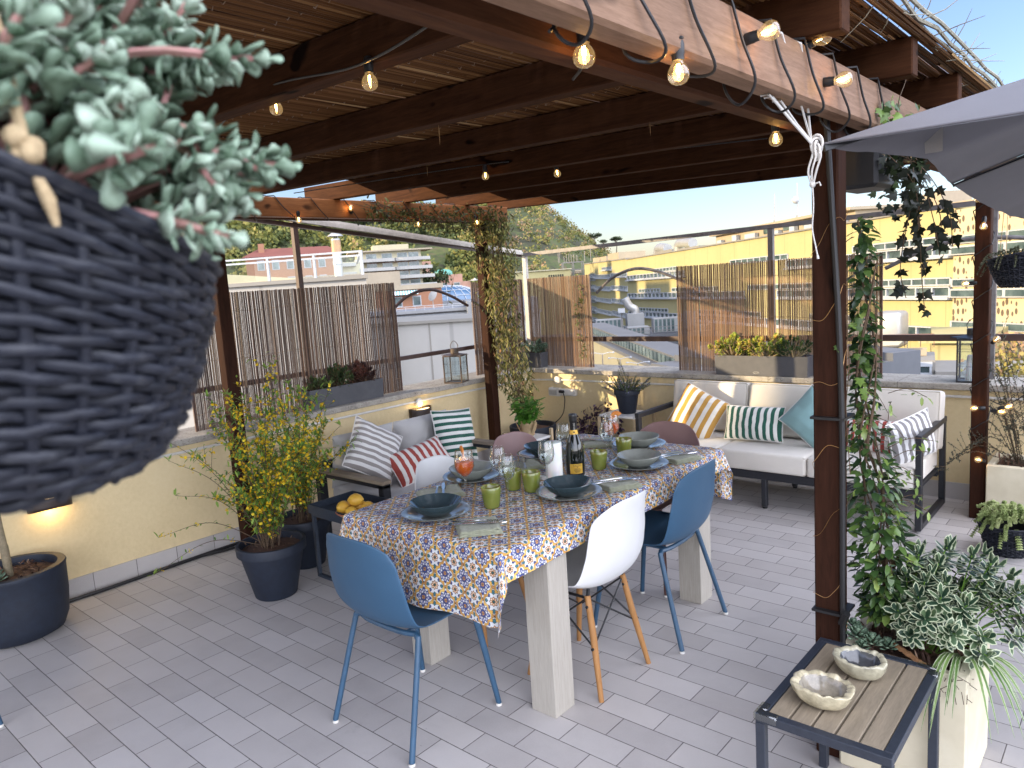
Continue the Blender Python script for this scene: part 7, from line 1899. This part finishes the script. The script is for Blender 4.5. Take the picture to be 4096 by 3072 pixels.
bpart(t, 'dome_ribs', W_['frame'], DM, lambda b: [b.tube([(7.6 + r * 1.005 * cos(a), -6 + r * .805 * sin(a), z) for r, z in ((5.62, -.73), (5.22, -.07), (4.13, .73), (2.42, 1.28), (.1, 1.48))], .06, 4) for a in [2 * pi * i / 24 for i in range(24)]] + [b.ring([(7.6 + r * cos(q), -6 + r * .8 * sin(q), z) for q in [2 * pi * i / 32 for i in range(32)]], .05, 4) for r, z in ((5.22, -.07), (4.12, .72), (2.4, 1.27))])
VM, VL = frame2((-64.5, 47.6), (-52.5, 61)); bpart(t, 'low_wall', W_['bluegrey'], VM, lambda b: (b.box(-6, VL, -6, 0, -22, -.9), b.box(-6, VL - 6.5, -6, .8, -22, -1.55), b.box(VL - 5.5, VL + 2, -6, 1.0, -22, -.25))); bpart(t, 'dark_band', M_['dark'], VM, lambda b: (b.box(-6, VL - 5.6, .002, .1, -1.35, -1.2), b.box(-6, VL - 6.5, .82, .9, -2.2, -2.05), [b.box(VL - 5 + .75 * i, VL - 4.8 + .75 * i, 1.02, 1.1, -2.4, -.6) for i in range(8)])); bpart(t, 'parapet_rail', W_['frame'], VM, lambda b: [b.bar((-6, -.2, z), (VL - 5.6, -.2, z), .06, .05) for z in (-.45, -.65)] + [b.bar((x, -.2, -.9), (x, -.2, -.45), .05, .05) for x in range(-6, 12, 1)])
t = thing('satellite_dish', 'white satellite dish in front of the blue glass dome', 'satellite dish', (-69.7, 64.6, -1)); b = MB(); b.M = Matrix.Translation((-69.7, 64.6, .4)) @ Matrix.Rotation(radians(65), 4, 'X'); b.lathe([(.0005, .1), (.4, .06), (.72, -.06), (.74, -.05)], (0, 0, 0), 24); b.build('dish', W_['white'], t); b = MB(); b.tube([(-69.7, 64.6, -1.3), (-69.7, 64.6, .4)], .06, 5); b.build('mast', W_['metal'], t)
XM, XL = frame2((-77.5, 63), (-73, 68.6)); t = thing('orange_house', 'small orange house with a striped awning below the apartments', 'building', (-75, 66, -22)); bpart(t, 'wall', W_['orange'], XM, lambda b: b.box(-1, XL + .6, -6, 0, -22, 1.3)); bpart(t, 'roof_slab', W_['tan'], XM, lambda b: b.box(-1.2, XL + .8, -6, .3, 1.31, 1.9)); bpart(t, 'awning', stripes('teal awning stripes', (.7, .7, .68), (.10, .35, .36), 10), XM, lambda b: b.grid(lambda u, v: (1 + 3.6 * u, .02 + 1.2 * v, 1.2 - .55 * v), 8, 2)); windows(t, XM, (1.9, 4.4), (-.8,), .9, 1.1)
# unseen blocks added to shade the terrace and the lower office storeys
t = thing('terrace_sun_blocker', 'unseen cream block added behind the camera to keep the low sun off the terrace', 'building', (-16, -32, -22)); b = MB(); b.M = Matrix.Translation((-24.82, -25.0, 0)) @ Matrix.Rotation(atan2(-.57, .765), 4, 'Z'); b.box(0, 24, -10, 0, -22, 13.2); b.build('wall', W_['cream'], t, False)
t = thing('office_sun_blocker', 'unseen tall cream block added left of the view to shade the lower office storeys', 'building', (-195, -20, -22)); b = MB(); b.M = Matrix.Translation((-178, -8, 0)) @ Matrix.Rotation(radians(-36.7), 4, 'Z'); b.box(-62, 58, -14, 0, -22, 36.2); b.box(-62, -14, -13, -1, 36.2, 42.6); b.box(-22, -17, -12, -2, 42.6, 45.5); b.box(-38, -33, -12, -2, 42.6, 45); b.box(-10, 7, -13, -1, 36.2, 41.5); b.box(7, 18, -13, -1, 36.2, 39.6); b.box(22, 33, -13, -1, 36.2, 38.8); b.box(38, 46, -13, -1, 36.2, 38.0); b.build('wall', W_['cream'], t, False)

# ------------------------------------------------------------------ camera, light, sky
F = V3((-.65678328, .74118036, -.13887906)); RT = V3((.75285786, .65498143, -.06484119)); UP = V3((-.04290419, .1471428, .98818431))
cam = bpy.data.cameras.new('camera'); co = bpy.data.objects.new('camera', cam); COL.objects.link(co)
M = Matrix((RT, UP, -F)).transposed().to_4x4(); M.translation = (0, 0, 1.6736); co.matrix_world = M
cam.sensor_width = 36; cam.sensor_fit = 'HORIZONTAL'; cam.lens = 26.053; cam.clip_start = .02; cam.clip_end = 4000
cam.dof.use_dof = True; cam.dof.focus_distance = 2.9; cam.dof.aperture_fstop = 9.5
sc.camera = co
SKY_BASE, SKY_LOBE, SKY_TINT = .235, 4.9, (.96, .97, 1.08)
sund = V3((-.57, -.765, .229)).normalized()
EL = math.asin(sund.z); AZ = atan2(sund.x, sund.y)
w = bpy.data.worlds.new('World'); sc.world = w; w.use_nodes = True; nt = w.node_tree
sky = nt.nodes.new('ShaderNodeTexSky'); sky.sky_type = 'NISHITA'; sky.sun_disc = False; sky.sun_elevation = EL; sky.sun_rotation = AZ % (2 * pi); sky.altitude = 50; sky.air_density = 1.0; sky.dust_density = .6; sky.ozone_density = 1.5
bgn = nt.nodes['Background']; 
# sky glow added on the right, outside the view, to brighten the shaded terrace
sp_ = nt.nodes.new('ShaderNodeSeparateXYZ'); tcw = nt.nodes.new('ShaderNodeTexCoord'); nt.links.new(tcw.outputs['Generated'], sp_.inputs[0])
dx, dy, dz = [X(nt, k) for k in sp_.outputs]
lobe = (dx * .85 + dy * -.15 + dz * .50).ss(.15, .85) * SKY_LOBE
sky_fill = nt.nodes.new('ShaderNodeBackground'); sky_fill.inputs[0].default_value = (*SKY_TINT, 1); nt.links.new(lobe.k, sky_fill.inputs[1])
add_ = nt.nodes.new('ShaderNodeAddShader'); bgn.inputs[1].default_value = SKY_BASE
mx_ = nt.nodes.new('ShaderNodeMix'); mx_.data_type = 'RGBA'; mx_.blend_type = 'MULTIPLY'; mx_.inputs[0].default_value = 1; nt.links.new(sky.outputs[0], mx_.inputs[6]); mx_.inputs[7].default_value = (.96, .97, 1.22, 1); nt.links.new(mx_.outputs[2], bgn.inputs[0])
nt.links.new(bgn.outputs[0], add_.inputs[0]); nt.links.new(sky_fill.outputs[0], add_.inputs[1]); nt.links.new(add_.outputs[0], nt.nodes['World Output'].inputs[0])
sl = bpy.data.lights.new('sun', 'SUN'); sl.energy = 9.0; sl.angle = radians(.55); sl.color = (1., .78, .48)
so = bpy.data.objects.new('sun', sl); COL.objects.link(so); so.rotation_euler = sund.to_track_quat('Z', 'Y').to_euler(); so.location = (0, 0, 30)
sc.view_settings.view_transform = 'Standard'; sc.view_settings.look = 'None'; sc.view_settings.exposure = 0; sc.view_settings.gamma = 1
sc.render.engine = 'CYCLES'
cy = sc.cycles; cy.use_denoising = True; cy.max_bounces = 10; cy.diffuse_bounces = 5; cy.glossy_bounces = 4; cy.transmission_bounces = 6; cy.transparent_max_bounces = 24; cy.sample_clamp_indirect = 6; cy.caustics_reflective = False; cy.caustics_refractive = False
try: cy.denoiser = 'OPENIMAGEDENOISE'; cy.denoising_input_passes = 'RGB_ALBEDO_NORMAL'
except Exception: pass
